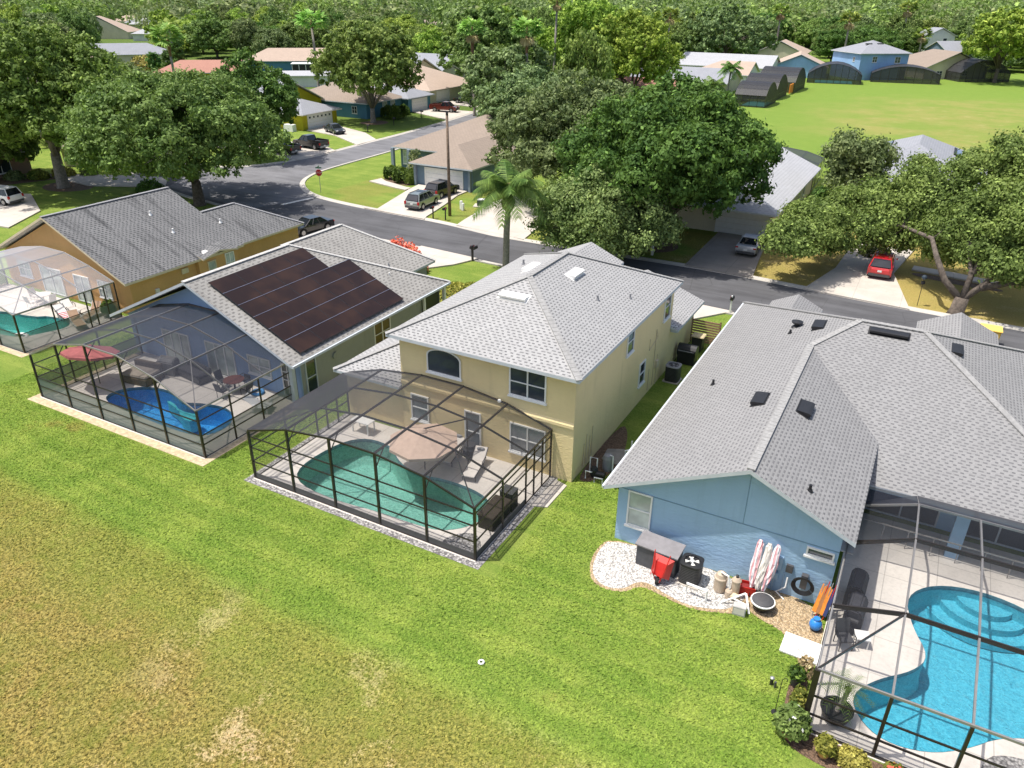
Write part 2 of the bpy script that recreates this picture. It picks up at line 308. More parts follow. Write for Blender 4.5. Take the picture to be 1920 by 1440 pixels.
STOPR = plain('stop_sign_red', (.58, .02, .02), .4, .04); STEEL = plain('galvanised_steel', (.38, .39, .40), .4, .1, metal=.5)

# ------------------------------------------------------------------ mesh helpers
WM = {}                                         # world matrix of each thing, so parts can be given in world coordinates
def tag(o, label=None, cat=None, group=None, kind=None):
    if label: o['label'] = label
    if cat: o['category'] = cat
    if group: o['group'] = group
    if kind: o['kind'] = kind
    return o
def thing(name, label, cat, loc=(0, 0, 0), rz=0, group=None):
    o = bpy.data.objects.new(name, None); COL.objects.link(o); o.empty_display_size = .3
    o.location = loc; o.rotation_euler = (0, 0, rz); tag(o, label, cat, group)
    WM[o.name] = Matrix.Translation(loc) @ Matrix.Rotation(rz, 4, 'Z'); return o
class MB:
    def __init__(s, T=None): s.v = []; s.f = []; s.uv = {}; s.mi = []; s.T = T or Matrix()
    def V(s, p): s.v.append(s.T @ Vector(p)); return len(s.v)-1
    def face(s, ids, mi=0, uv=None): s.f.append(list(ids)); s.mi.append(mi); (s.uv.__setitem__(len(s.f)-1, uv) if uv else None)
    def poly(s, pts, mi=0, uv=None): s.face([s.V(p) for p in pts], mi, uv); return s
    def box(s, x0, y0, z0, x1, y1, z1, mi=0):
        a = [s.V((x, y, z)) for z in (z0, z1) for x, y in ((x0, y0), (x1, y0), (x1, y1), (x0, y1))]
        for q in ((3, 2, 1, 0), (4, 5, 6, 7), (0, 1, 5, 4), (1, 2, 6, 5), (2, 3, 7, 6), (3, 0, 4, 7)): s.face([a[i] for i in q], mi)
        return s
    def beam(s, p, q, w_=.05, h=.05, up_=(0, 0, 1)):
        p, q = Vector(p), Vector(q); d = (q-p).normalized(); u = Vector(up_)
        if abs(d.dot(u)) > .98: u = Vector((1, 0, 0))
        a = d.cross(u).normalized()*w_/2; b = a.cross(d).normalized()*h/2
        i = [s.V(c+k) for c in (p, q) for k in (-a-b, a-b, a+b, -a+b)]
        for t in ((0, 3, 2, 1), (4, 5, 6, 7), (0, 1, 5, 4), (1, 2, 6, 5), (2, 3, 7, 6), (3, 0, 4, 7)): s.face([i[k] for k in t])
        return s
    def tube(s, pts, rs, n=8, cap=True):
        pts = [Vector(p) for p in pts]
        if isinstance(rs, (int, float)): rs = [rs]*len(pts)
        rings = []
        for k, p in enumerate(pts):
            d = (pts[min(k+1, len(pts)-1)]-pts[max(k-1, 0)]).normalized()
            u = Vector((0, 0, 1)) if abs(d.z) < .9 else Vector((1, 0, 0))
            a = d.cross(u).normalized(); b = d.cross(a)
            rings.append([s.V(p+(a*math.cos(t)+b*math.sin(t))*rs[k]) for t in [2*math.pi*i/n for i in range(n)]])
        for r0, r1 in zip(rings, rings[1:]):
            for i in range(n): s.face([r0[i], r0[(i+1) % n], r1[(i+1) % n], r1[i]])
        if cap: s.face(rings[0][::-1]); s.face(rings[-1])
        return s
    def cyl(s, x, y, z0, z1, r, n=16, r1=None): return s.tube([(x, y, z0), (x, y, z1)], [r, r if r1 is None else r1], n)
    def lathe(s, prof, x=0, y=0, n=16):
        rings = [[s.V((x+r*math.cos(t), y+r*math.sin(t), z)) for t in [2*math.pi*i/n for i in range(n)]] for r, z in prof]
        for r0, r1 in zip(rings, rings[1:]):
            for i in range(n): s.face([r0[i], r0[(i+1) % n], r1[(i+1) % n], r1[i]])
        s.face(rings[0][::-1]); s.face(rings[-1]); return s
    def ball(s, c, r, n=12, m_=8, sq=(1, 1, 1)):
        rings = []
        for j in range(1, m_):
            ph = math.pi*j/m_; rings.append([s.V((c[0]+r*sq[0]*math.sin(ph)*math.cos(t), c[1]+r*sq[1]*math.sin(ph)*math.sin(t), c[2]-r*sq[2]*math.cos(ph))) for t in [2*math.pi*i/n for i in range(n)]])
        for r0, r1 in zip(rings, rings[1:]):
            for i in range(n): s.face([r0[i], r0[(i+1) % n], r1[(i+1) % n], r1[i]])
        s.face(rings[0][::-1]); s.face(rings[-1]); return s
    def prism(s, pts, z0, z1, mi=0):
        a = [s.V((x, y, z0)) for x, y in pts]; b = [s.V((x, y, z1)) for x, y in pts]; n = len(pts)
        s.face(a[::-1], mi); s.face(b, mi)
        for i in range(n): s.face([a[i], a[(i+1) % n], b[(i+1) % n], b[i]], mi)
        return s
    def extr(s, prof, axis, a, b):
        """profile in the plane normal to axis ('x': (y,z), 'y': (x,z)), extruded from a to b"""
        P = (lambda t, c: (t, c[0], c[1])) if axis == 'x' else (lambda t, c: (c[0], t, c[1]))
        A = [s.V(P(a, c)) for c in prof]; B = [s.V(P(b, c)) for c in prof]; n = len(prof)
        s.face(A); s.face(B[::-1])
        for i in range(n): s.face([A[i], B[i], B[(i+1) % n], A[(i+1) % n]])
        return s
    def build(s, name, mats, parent=None, world=False, smooth=False, bevel=0, recalc=True):
        me = bpy.data.meshes.new(name)
        vs = s.v
        if world and parent is not None: inv = WM[parent.name].inverted(); vs = [inv @ v for v in vs]
        me.from_pydata([tuple(v) for v in vs], [], s.f)
        mats = mats if isinstance(mats, (list, tuple)) else [mats]
        for x in mats: me.materials.append(x)
        me.polygons.foreach_set('material_index', s.mi)
        if s.uv:
            ul = me.uv_layers.new(name='UVMap')
            for fi, uv in s.uv.items():
                for k, li in enumerate(me.polygons[fi].loop_indices): ul.data[li].uv = uv[k]
        if recalc or bevel:
            bm = bmesh.new(); bm.from_mesh(me)
            if bevel: bmesh.ops.bevel(bm, geom=[e for e in bm.edges if len(e.link_faces) == 2 and e.calc_face_angle(0) > .5], offset=bevel, segments=2, affect='EDGES', clamp_overlap=True)
            if recalc: bmesh.ops.recalc_face_normals(bm, faces=bm.faces)
            bm.to_mesh(me); bm.free()
        if smooth: me.polygons.foreach_set('use_smooth', [True]*len(me.polygons))
        me.update(); o = bpy.data.objects.new(name, me); COL.objects.link(o)
        if parent is not None: o.parent = parent; WM[o.name] = WM[parent.name]
        return o
def kids(o): return [c for c in COL.objects if c.parent == o]
def copy_tree(src, loc, rz, label, group=None, scale=None, name=None):
    r = src.copy(); COL.objects.link(r); r.location = loc; r.rotation_euler = (0, 0, rz); r['label'] = label
    if group: r['group'] = group
    if scale: r.scale = scale
    for ch in KID.get(src.name) or kids(src):
        c = ch.copy(); COL.objects.link(c); c.parent = r
        for g in KID.get(ch.name) or kids(ch): d = g.copy(); COL.objects.link(d); d.parent = c
    return r
KID = {}
def keep(o):
    KID[o.name] = kids(o)
    for c in KID[o.name]: KID[c.name] = kids(c)
    return o
def sheet(name, pts, z, mat, holes=(), kind='structure', label=None, cat=None, thick=0, parent=None):
    bm = bmesh.new(); es = []
    for loop in [pts]+list(holes):
        vs = [bm.verts.new((p[0], p[1], z)) for p in loop]
        es += [bm.edges.new((vs[i], vs[(i+1) % len(vs)])) for i in range(len(vs))]
    bmesh.ops.triangle_fill(bm, edges=es, use_beauty=True)
    if thick:
        r = bmesh.ops.extrude_face_region(bm, geom=bm.faces[:]); bmesh.ops.translate(bm, verts=[v for v in r['geom'] if isinstance(v, bmesh.types.BMVert)], vec=(0, 0, -thick))
    bmesh.ops.recalc_face_normals(bm, faces=bm.faces)
    if not thick:
        for f in bm.faces:
            if f.normal.z < 0: f.normal_flip()
    me = bpy.data.meshes.new(name); bm.to_mesh(me); bm.free(); me.materials.append(mat)
    if parent is not None:
        inv = WM[parent.name].inverted(); me.transform(inv)
    o = bpy.data.objects.new(name, me); COL.objects.link(o)
    if parent is not None: o.parent = parent; WM[o.name] = WM[parent.name]; return o
    return tag(o, label, cat, kind=kind)
def smooth_loop(pts, n=3):
    for _ in range(n):
        q = []
        for i in range(len(pts)):
            a, b = pts[i], pts[(i+1) % len(pts)]
            q += [(a[0]*.75+b[0]*.25, a[1]*.75+b[1]*.25), (a[0]*.25+b[0]*.75, a[1]*.25+b[1]*.75)]
        pts = q
    return pts
def smooth_open(pts, n=2):
    for _ in range(n):
        q = [pts[0]]
        for a, b in zip(pts, pts[1:]): q += [(a[0]*.75+b[0]*.25, a[1]*.75+b[1]*.25), (a[0]*.25+b[0]*.75, a[1]*.25+b[1]*.75)]
        pts = q+[pts[-1]]
    return pts

# ------------------------------------------------------------------ house builders
def roof(parent, polys, mat, thick=.15, fascia=None, world=True, name='roof', caps=None, capmat=None):
    """planar polygons -> shingled top, fascia edge and soffit; uv in metres, v up the slope"""
    b = MB(); key = lambda p: tuple(round(c, 2) for c in p)
    edges = {}
    for P in polys:
        for i in range(len(P)): edges[(key(P[i]), key(P[(i+1) % len(P)]))] = 1
    for P in polys:
        P = [Vector(p) for p in P]
        n = Vector((0, 0, 0))
        for i in range(len(P)): n += P[i].cross(P[(i+1) % len(P)])
        n.normalize()
        if n.z < 0: P = P[::-1]; n = -n
        g = Vector((n.x, n.y, 0)); g = g.normalized() if g.length > 1e-4 else Vector((0, -1, 0))
        slope = Vector((-g.x*n.z, -g.y*n.z, math.hypot(n.x, n.y))); us = Vector((-g.y, g.x, 0))
        b.poly(P, 0, [(p.dot(us)+50, p.dot(slope)+50) for p in P])
        Q = [p-Vector((0, 0, thick)) for p in P]
        b.poly(Q[::-1], 2)
        for i in range(len(P)):
            a, c = P[i], P[(i+1) % len(P)]
            if (key(c), key(a)) in edges and (key(a), key(c)) in edges: continue
            b.poly([a, Q[i], Q[(i+1) % len(P)], c], 1)
    o = b.build(name, [mat, fascia or FASCIA, SOFFIT], parent, world=world, recalc=False)
    if caps:
        cb = MB()
        for p, q in caps:
            p, q = Vector(p)+Vector((0, 0, .015)), Vector(q)+Vector((0, 0, .015)); L = (q-p).length; n = max(1, int(L/.28)); d = (q-p)/n
            for i in range(n): cb.beam(p+d*i, p+d*(i+1.12)+Vector((0, 0, -.012)), .30, .05)
        cb.build('ridge_cap', capmat or CAP_L, o, world=world)
    return o
def hiproof(x0, y0, x1, y1, z, k, axis='y', hip0=True, hip1=True):
    """gable/hip polygons over a rectangle; hip0/hip1 at the low/high end of the ridge axis"""
    T = (lambda a, b, c: (a, b, c)) if axis == 'y' else (lambda a, b, c: (b, a, c))
    if axis == 'x': x0, y0, x1, y1 = y0, x0, y1, x1
    h = (x1-x0)/2; xm = (x0+x1)/2; zr = z+k*h; a = y0+(h if hip0 else 0); b = y1-(h if hip1 else 0)
    P = [[T(x0, y0, z), T(xm, a, zr), T(xm, b, zr), T(x0, y1, z)], [T(x1, y0, z), T(x1, y1, z), T(xm, b, zr), T(xm, a, zr)]]
    if hip0: P.append([T(x0, y0, z), T(x1, y0, z), T(xm, a, zr)])
    if hip1: P.append([T(x1, y1, z), T(x0, y1, z), T(xm, b, zr)])
    return P
def wallF(face, c, u0=0):
    """local frame of a wall: u along it, v up, n outwards.  face y-,y+,x-,x+ and its plane coordinate"""
    ux, nx = {'y-': ((1, 0), (0, -1)), 'y+': ((-1, 0), (0, 1)), 'x+': ((0, 1), (1, 0)), 'x-': ((0, -1), (-1, 0))}[face]
    o = (u0*abs(ux[0]), c) if face[0] == 'y' else (c, u0*abs(ux[1]))
    return Matrix(((ux[0], 0, nx[0], o[0]), (ux[1], 0, nx[1], o[1]), (0, 1, 0, 0), (0, 0, 0, 1)))
def window(parent, face, c, u, w_, z0, h, cols=1, rows=2, glass=None, frame=None, arch=False, sill=True, world=True, name='window'):
    T = wallF(face, c, u); t = .07; b = MB(T); W2 = w_/2
    def rb(b, u0, v0, u1, v1, n0, n1): b.box(u0, v0, n0, u1, v1, n1)
    if arch:
        N = 12; ar = h*.32; top = [(W2*math.cos(a), z0+h-ar+ar*math.sin(a)) for a in [math.pi*i/N for i in range(N+1)]]
        out = [(-W2, z0), (W2, z0)]+top; inn = [(x*(1-t/W2), z0+t+(y-z0)*(1-2*t/h)) for x, y in out]
        for i in range(len(out)):
            j = (i+1) % len(out); p = [(*out[i], .06), (*out[j], .06), (*inn[j], .06), (*inn[i], .06)]; b.poly(p)
            b.poly([(*out[i], 0), (*out[j], 0), (*out[j], .06), (*out[i], .06)]); b.poly([(*inn[i], 0), (*inn[j], 0), (*inn[j], .06), (*inn[i], .06)])
        fr = b.build(name, frame or WHITE, parent, world=world)
        g = MB(T); g.poly([(x, y, .02) for x, y in inn]); g.build('pane', glass or GLASS, fr, world=world)
    else:
        rb(b, -W2, z0, -W2+t, z0+h, 0, .07); rb(b, W2-t, z0, W2, z0+h, 0, .07); rb(b, -W2+t, z0, W2-t, z0+t, 0, .068); rb(b, -W2+t, z0+h-t, W2-t, z0+h, 0, .068)
        for i in range(1, cols): x = -W2+w_*i/cols; rb(b, x-.035, z0+t, x+.035, z0+h-t, 0, .064)
        for j in range(1, rows):
            y = z0+h*j/rows
            for i in range(cols): x = -W2+w_*i/cols; rb(b, x+(t if i == 0 else .035), y-.025, x+w_/cols-(t if i == cols-1 else .035), y+.025, 0, .06)
        fr = b.build(name, frame or WHITE, parent, world=world)
        g = MB(T); g.box(-W2+t, z0+t, .004, W2-t, z0+h-t, .02); g.build('pane', glass or GLASS, fr, world=world)
    if sill: s = MB(T); rb(s, -W2-.06, z0-.09, W2+.06, z0-.002, 0, .11); s.build('sill', frame or WHITE, fr, world=world)
    return fr
def garage_door(parent, face, c, u, w_, h, mat=None, lites=False, world=True):
    T = wallF(face, c, u); b = MB(T)
    for j in range(4): b.box(-w_/2, h*j/4+.012, 0, w_/2, h*(j+1)/4-.012, .045)
    d = b.build('garage_door', mat or WHITE, parent, world=world)
    f = MB(T); f.box(-w_/2-.13, 0, 0, -w_/2-.005, h+.13, .09).box(w_/2+.005, 0, 0, w_/2+.13, h+.13, .09).box(-w_/2-.005, h+.005, 0, w_/2+.005, h+.13, .088); f.build('door_frame', mat or WHITE, d, world=world)
    if lites:
        for i in range(6): g = MB(T); x = -w_/2+w_*(i+.5)/6; g.box(x-.2, h*.8, .046, x+.2, h*.93, .055); g.build('door_pane', GLASS, d, world=world)
    return d
def gwall(parent, mat, x0, y0, x1, y1, z0, z1, gables=(), k=.46, world=True, name='wall'):
    """walls of a box; gables = list of ends ('y-','y+','x-','x+') carried up to the ridge"""
    b = MB(); b.box(x0, y0, z0, x1, y1, z1)
    for g in gables:
        if g[0] == 'y': h = (x1-x0)/2*k; c = y0 if g == 'y-' else y1; i = .2 if g == 'y-' else -.2; b.extr([(x0, z1-.001), (x1, z1-.001), ((x0+x1)/2, z1+h)], 'y', c, c+i)
        else: h = (y1-y0)/2*k; c = x0 if g == 'x-' else x1; i = .2 if g == 'x-' else -.2; b.extr([(y0, z1-.001), (y1, z1-.001), ((y0+y1)/2, z1+h)], 'x', c, c+i)
    return b.build(name, mat, parent, world=world)
def roof_vent(roofobj, p, nrm, along, L, D, mat, label=None):
    """hooded off-ridge vent lying on a slope; along = direction of its long side"""
    n = Vector(nrm).normalized(); a = Vector(along).normalized(); a = (a-n*a.dot(n)).normalized(); d = n.cross(a)
    if d.z > 0: d = -d
    T = Matrix((a, d, n)).transposed().to_4x4(); T.translation = Vector(p)
    b = MB(T); b.box(-L/2-.08, -D/2-.06, 0, L/2+.08, D/2+.06, .02)
    b.extr([(-D/2, .02), (-D/2, .06), (D*.25, .20), (D/2, .21), (D/2+.03, .12), (D/2, .10), (D/2-.04, .02)], 'x', -L/2, L/2)
    return b.build('roof_vent', mat, roofobj, world=True)
def vent_pipe(roofobj, p, r=.06, h=.35, mat=None, hood=False):
    b = MB(); b.tube([(p[0], p[1], p[2]-.15), (p[0], p[1], p[2]+h)], r, 10); b.lathe([(r*2.2, p[2]-.04), (r*1.2, p[2]+.09)], p[0], p[1], 12)
    if hood: b.lathe([(r*2.2, p[2]+h), (r*2.4, p[2]+h+.08), (.01, p[2]+h+.16)], p[0], p[1], 12)
    return b.build('vent_pipe', mat or BLACK, roofobj, world=True)

def generic_house(label, loc, rz, w_, d, wall, roofm, eave=2.7, k=.42, axis='x', hips=(True, True), garage=None, wins=(), name='house', over=.5, capm=None, extra=None, cat='house'):
    t = thing(name, label, cat, loc, rz); x0, x1, y0, y1 = -w_/2, w_/2, -d/2, d/2
    g = []
    if not hips[0]: g.append('x-' if axis == 'x' else 'y-')
    if not hips[1]: g.append('x+' if axis == 'x' else 'y+')
    run = (d/2 if axis == 'x' else w_/2)
    gwall(t, wall, x0, y0, x1, y1, -.3, eave, g, k*.93, world=False)
    P = hiproof(x0-over, y0-over, x1+over, y1+over, eave+.02-k*0, k, axis, *hips)
    roof(t, P, roofm, .16, world=False)
    for (face, u, ww, z0, h, cols) in wins:
        c = {'x-': x0, 'x+': x1, 'y-': y0, 'y+': y1}[face]; window(t, face, c, u, ww, z0, h, cols, 2, world=False)
    if garage: garage_door(t, garage[0], {'x-': x0, 'x+': x1, 'y-': y0, 'y+': y1}[garage[0]], garage[1], garage[2], 2.2, lites=len(garage) > 3, world=False)
    return t

# ------------------------------------------------------------------ screen cages over the pools
def cage(label, xs, zs, y0, y1, loc=None, rz=0, ys=(), side_y=(), rails=(1.0,), scr=None, side=None, priv=0, beammat=None, world=True, left=True, right=True, door=None, braces=True, simple=False, endwall=False, kick=0):
    """xs, zs: arch profile across; extruded from y0 (open yard side) to y1 (house)"""
    scr = scr or SCR; side = side or SCRSIDE; bm_ = beammat or BRONZE
    t = thing('pool_enclosure', label, 'screen enclosure', loc or ((xs[0]+xs[-1])/2, (y0+y1)/2, 0), rz)
    Bd = lambda b, n, mt=BRONZE: b.build(n, mt, t, world=world)
    n = len(xs); e = .0
    for i in range(n): Bd(MB().box(xs[i]-.05, y0-.025, 0, xs[i]+.05, y0+.025+.05, zs[i]-.04), 'post')
    sy = [y for y in side_y]
    for xx, zz, on in ((xs[0], zs[0], left), (xs[-1], zs[-1], right)):
        if not on: continue
        for y in sy: Bd(MB().box(xx-.03, y-.04, 0, xx+.03, y+.04, zz-.04), 'post')
        if not simple: Bd(MB().box(xx-.035, y1-.09, 0, xx+.035, y1-.01, zz-.04), 'post')
    for i in range(n):
        Bd(MB().beam((xs[i], y0, zs[i]), (xs[i], y1, zs[i]), .055, .10), 'roof_beam', bm_)
    for y in [y0]+list(ys)+[y1-.03]:
        for i in range(n-1): Bd(MB().beam((xs[i], y, zs[i]), (xs[i+1], y, zs[i+1]), .055, .08), 'purlin', bm_)
    for r in rails:
        b = MB()
        for i in range(n-1): b.box(xs[i]+.05, y0, r-.025, xs[i+1]-.05, y0+.05, r+.025)
        Bd(b, 'rail')
        for xx, on in ((xs[0], left), (xs[-1], right)):
            if on: Bd(MB().box(xx-.024, y0+.08, r-.025, xx+.024, y1-.1, r+.025), 'rail')
    Bd(MB().box(xs[0]-.05, y0-.03, .0, xs[-1]+.05, y0+.055, .05), 'base_rail')
    for xx, on in ((xs[0], left), (xs[-1], right)):
        if on: Bd(MB().box(xx-.03, y0+.06, 0, xx+.03, y1-.1, .05), 'base_rail')
    if kick:
        for i in range(n-1): Bd(MB().box(xs[i]+.05, y0+.005, .05, xs[i+1]-.05, y0+.02, kick), 'kick_plate', DGREY)
        Bd(MB().box(xs[-1]-.01, y0+.08, .05, xs[-1]+.01, y1-2.7, kick), 'kick_plate', DGREY)
    if braces and not simple:
        for i in range(1, n-1): Bd(MB().beam((xs[i], y0+.03, zs[i]-.75), (xs[i], y0+.65, zs[i]-.05), .04, .04), 'brace')
        yb = ys[0] if ys else (y0+y1)/2
        Bd(MB().beam((xs[-1], y0, zs[-1]), (xs[-2], yb, zs[-2]), .045, .06), 'brace', bm_)
        Bd(MB().beam((xs[0], y0, zs[0]), (xs[1], yb, zs[1]), .045, .06), 'brace', bm_)
    yy = [y0]+list(ys)+[y1]
    for i in range(n-1):
        for a, c in zip(yy, yy[1:]): Bd(MB().poly([(xs[i], a, zs[i]+.052), (xs[i+1], a, zs[i+1]+.052), (xs[i+1], c, zs[i+1]+.052), (xs[i], c, zs[i]+.052)]), 'roof_screen', scr)
        Bd(MB().poly([(xs[i], y0+.02, priv+.03), (xs[i+1], y0+.02, priv+.03), (xs[i+1], y0+.02, zs[i+1]), (xs[i], y0+.02, zs[i])]), 'wall_screen', side)
        if priv: Bd(MB().poly([(xs[i], y0+.024, .03), (xs[i+1], y0+.024, .03), (xs[i+1], y0+.024, priv), (xs[i], y0+.024, priv)]), 'privacy_panel', PRIV)
    for xx, zz, on in ((xs[0], zs[0], left), (xs[-1], zs[-1], right)):
        if on:
            Bd(MB().poly([(xx, y0, priv+.03), (xx, y1, priv+.03), (xx, y1, zz), (xx, y0, zz)]), 'wall_screen', side)
            if priv: Bd(MB().poly([(xx, y0, .03), (xx, y1, .03), (xx, y1, priv), (xx, y0, priv)]), 'privacy_panel', PRIV)
    if endwall:
        Bd(MB().poly([(x, y1-.02, z) for x, z in zip(xs, zs)]+[(xs[-1], y1-.02, .03), (xs[0], y1-.02, .03)]), 'wall_screen', side)
    return t

def pool(label, loop, deckrect, deckmat, plaster, water, depth=1.35, wz=-.09, extra_holes=()):
    """a pool shell with its water; the loop is the waterline outline"""
    cx = sum(p[0] for p in loop)/len(loop); cy = sum(p[1] for p in loop)/len(loop)
    t = thing('swimming_pool', label, 'swimming pool', (cx, cy, -depth))
    b = MB(); n = len(loop)
    A = [b.V((x, y, .03)) for x, y in loop]
    ins = [(cx+(x-cx)*.9, cy+(y-cy)*.9) for x, y in loop]
    B = [b.V((x, y, -depth+.35)) for x, y in [(cx+(x-cx)*.985, cy+(y-cy)*.985) for x, y in loop]]; Cc = [b.V((x, y, -depth)) for x, y in ins]
    for P, Q in ((A, B), (B, Cc)):
        for i in range(n): b.face([P[i], P[(i+1) % n], Q[(i+1) % n], Q[i]])
    b.face(Cc); b.build('basin', plaster, t, world=True, recalc=False)
    sheet('water_surface', [(x, y) for x, y in loop], wz, water, parent=t)
    tb = MB()
    for i in range(n):
        (x0, y0), (x1, y1) = loop[i], loop[(i+1) % n]; ii = lambda x, y: (cx+(x-cx)*.996, cy+(y-cy)*.996)
        a, c = ii(x0, y0), ii(x1, y1); tb.poly([(*a, .031), (*c, .031), (*c, -.16), (*a, -.16)])
    tb.build('tile_band', plain('pool_tile_'+plaster.name, sh(plaster.node_tree.nodes['Principled BSDF'].inputs[0].default_value[:3], .1) if False else (.10, .22, .26), .3, .3, 6), t, world=True)
    return t

# ================================================================== THE SETTING
HOLES = [(-25.55, 21.05, -13.05, 28.3), (-42.35, 21.1, -28.95, 28.3), (-62.75, 24.25, -48.95, 31.6), (.25, 19.2, 11.0, 32.6)]
xs = sorted({-3000, 3000, -600, -150, 40, 300}|{v for h in HOLES for v in (h[0], h[2])}); ys = sorted({-300, 0, 60, 160, 400, 1200, 4000}|{v for h in HOLES for v in (h[1], h[3])})
b = MB(); gid = {}
for i, x in enumerate(xs):
    for j, y in enumerate(ys): gid[i, j] = b.V((x, y, 0))
for i in range(len(xs)-1):
    for j in range(len(ys)-1):
        mx, my = (xs[i]+xs[i+1])/2, (ys[j]+ys[j+1])/2
        if any(h[0] < mx < h[2] and h[1] < my < h[3] for h in HOLES): continue
        b.face([gid[i, j], gid[i+1, j], gid[i+1, j+1], gid[i, j+1]])
tag(b.build('ground', GRASS), kind='structure')

# streets
far_k = [(8.1+42, 59.0), (25, 60.4), (8.1, 61.3), (0.5, 61.7), (-6.6, 62.4), (-11.4, 63.0), (-16.5, 63.3), (-26, 62.9), (-35.2, 62.9), (-37.5, 63.2), (-41.7, 64.1), (-45.7, 64.5), (-53.5, 65.0)]
arc = [(-58.3, 65.6), (-61.9, 66.4), (-65.2, 68.2), (-68.3, 71.2), (-70.1, 75.0), (-70.8, 79.3), (-71.2, 94.4), (-72.6, 112), (-74.5, 134), (-78, 165), (-80, 230)]
right_side = far_k+arc
cl = [(-88, 230), (-86, 165), (-82.0, 134.2), (-80.3, 122.8), (-78.9, 108), (-78.6, 94.7), (-78.0, 85.5), (-78.6, 79.3), (-81, 74), (-86, 71.5), (-100, 74), (-130, 84), (-190, 108)]
near_k = [(-187, 100), (-127, 76), (-98, 66), (-86, 62.5), (-78, 59.5), (-68, 57.8), (-56, 56.8), (-45, 56.2), (-39.9, 56.0), (-33.9, 55.4), (-24, 54.9), (-13.3, 54.3), (-10.9, 54.0), (0, 53.6), (12, 53.2), (25, 52.6), (50, 51)]
far_k2 = smooth_open(right_side, 2); cl2 = smooth_open(cl, 2); near2 = smooth_open(near_k, 2)
sheet('road', far_k2+cl2+near2, .006, ROAD)
sheet('road_junction_patch', [(-64, 58.2), (-61.5, 66.0), (-65.2, 68.4), (-68.5, 71.6), (-70.3, 75.5), (-71.0, 82), (-71.3, 95), (-74.4, 134), (-81.5, 134), (-78.3, 96), (-77.7, 86), (-78.3, 80), (-80.6, 75), (-84, 68), (-80, 61)], .010, ROAD2)
def kerb(pts, name='kerb'):
    b = MB(); prof = []
    P = [Vector((x, y, 0)) for x, y in pts]; rows = []
    for i, p in enumerate(P):
        d = (P[min(i+1, len(P)-1)]-P[max(i-1, 0)]).normalized(); nrm = Vector((-d.y, d.x, 0))
        rows.append([b.V(p+nrm*o+Vector((0, 0, h))) for o, h in ((-.34, .0), (-.34, .022), (-.05, .03), (.1, .10), (.3, .11), (.3, 0))])
    for a, c in zip(rows, rows[1:]):
        for k in range(5): b.face([a[k], a[k+1], c[k+1], c[k]])
    return tag(b.build(name, KERB), kind='structure')
kerb(far_k2[::-1]); kerb(cl2[::-1]); kerb(near2[::-1])
sheet('stop_line', [(-62.6, 61.6), (-62.1, 61.6), (-61.3, 65.6), (-61.8, 65.6)], .016, PAINT)
def drive(pts, mat=CONC, z=.125, name='driveway'): return sheet(name, pts, z, mat, thick=.12)
drive([(-53.4, 64.7), (-52.0, 65.2), (-54.4, 74.4), (-54.9, 77.1), (-47.9, 77.1), (-47.8, 74.8), (-46.6, 70), (-45.6, 65.2), (-45.2, 64.2)])
drive([(-41.1, 63.9), (-41.5, 66), (-42.6, 74.0), (-42.3, 78), (-36.5, 78), (-34, 70), (-33.2, 65), (-32.9, 62.9)])
drive([(-54.6, 73.9), (-56.2, 74.2), (-61.2, 75.5), (-60.9, 77.6), (-59.5, 76.6), (-55.4, 75.2), (-54.6, 75.1)], name='front_walk')
drive([(-17.2, 63.1), (-17.4, 74.9), (-12.6, 74.9), (-11.9, 68), (-11.3, 62.7)], SHADECONC)
drive([(-7.1, 62.1), (-5.6, 69), (-5.2, 78), (.0, 78), (-1.1, 70), (.7, 61.4)])
drive([(.3, 73.0), (.2, 71.8), (3.5, 71.2), (6.8, 70.6), (7, 71.8), (3.8, 72.6)], name='front_walk')
drive([(-40.1, 56.3), (-40.3, 48.8), (-37.5, 49.3), (-34.6, 53.2), (-33.6, 55.7)])
drive([(-19.5, 55.0), (-19.3, 48.3), (-12.3, 48.3), (-12.9, 51.4), (-10.8, 54.3)])
drive([(-54.5, 57.1), (-54.3, 49.6), (-48.6, 49.6), (-48.6, 56.8)])
drive([(-1.5, 53.9), (-1.2, 50), (6, 50), (6.5, 53.7)])
drive([(-80.2, 80.6), (-96, 82.5), (-96, 92), (-81, 90.8), (-78.0, 89.2), (-78.3, 81.2)])
drive([(-78.5, 94.6), (-87, 99.5), (-94.6, 101.2), (-94.9, 108.4), (-84.5, 104.2), (-78.9, 99.9)])
drive([(-80.8, 123.5), (-92.2, 128.8), (-92.2, 135), (-82.3, 135.6)])
drive([(-82.6, 141), (-95, 143), (-95, 149), (-83.4, 148)])
drive([(-85.5, 40.5), (-93.5, 43), (-97, 47.5), (-90, 50.5), (-82, 46.5), (-78.5, 41)], name='driveway')
drive([(-98, 57.5), (-94, 60.5), (-84, 64.4), (-80.0, 60.6), (-88.5, 56.5)], name='driveway')
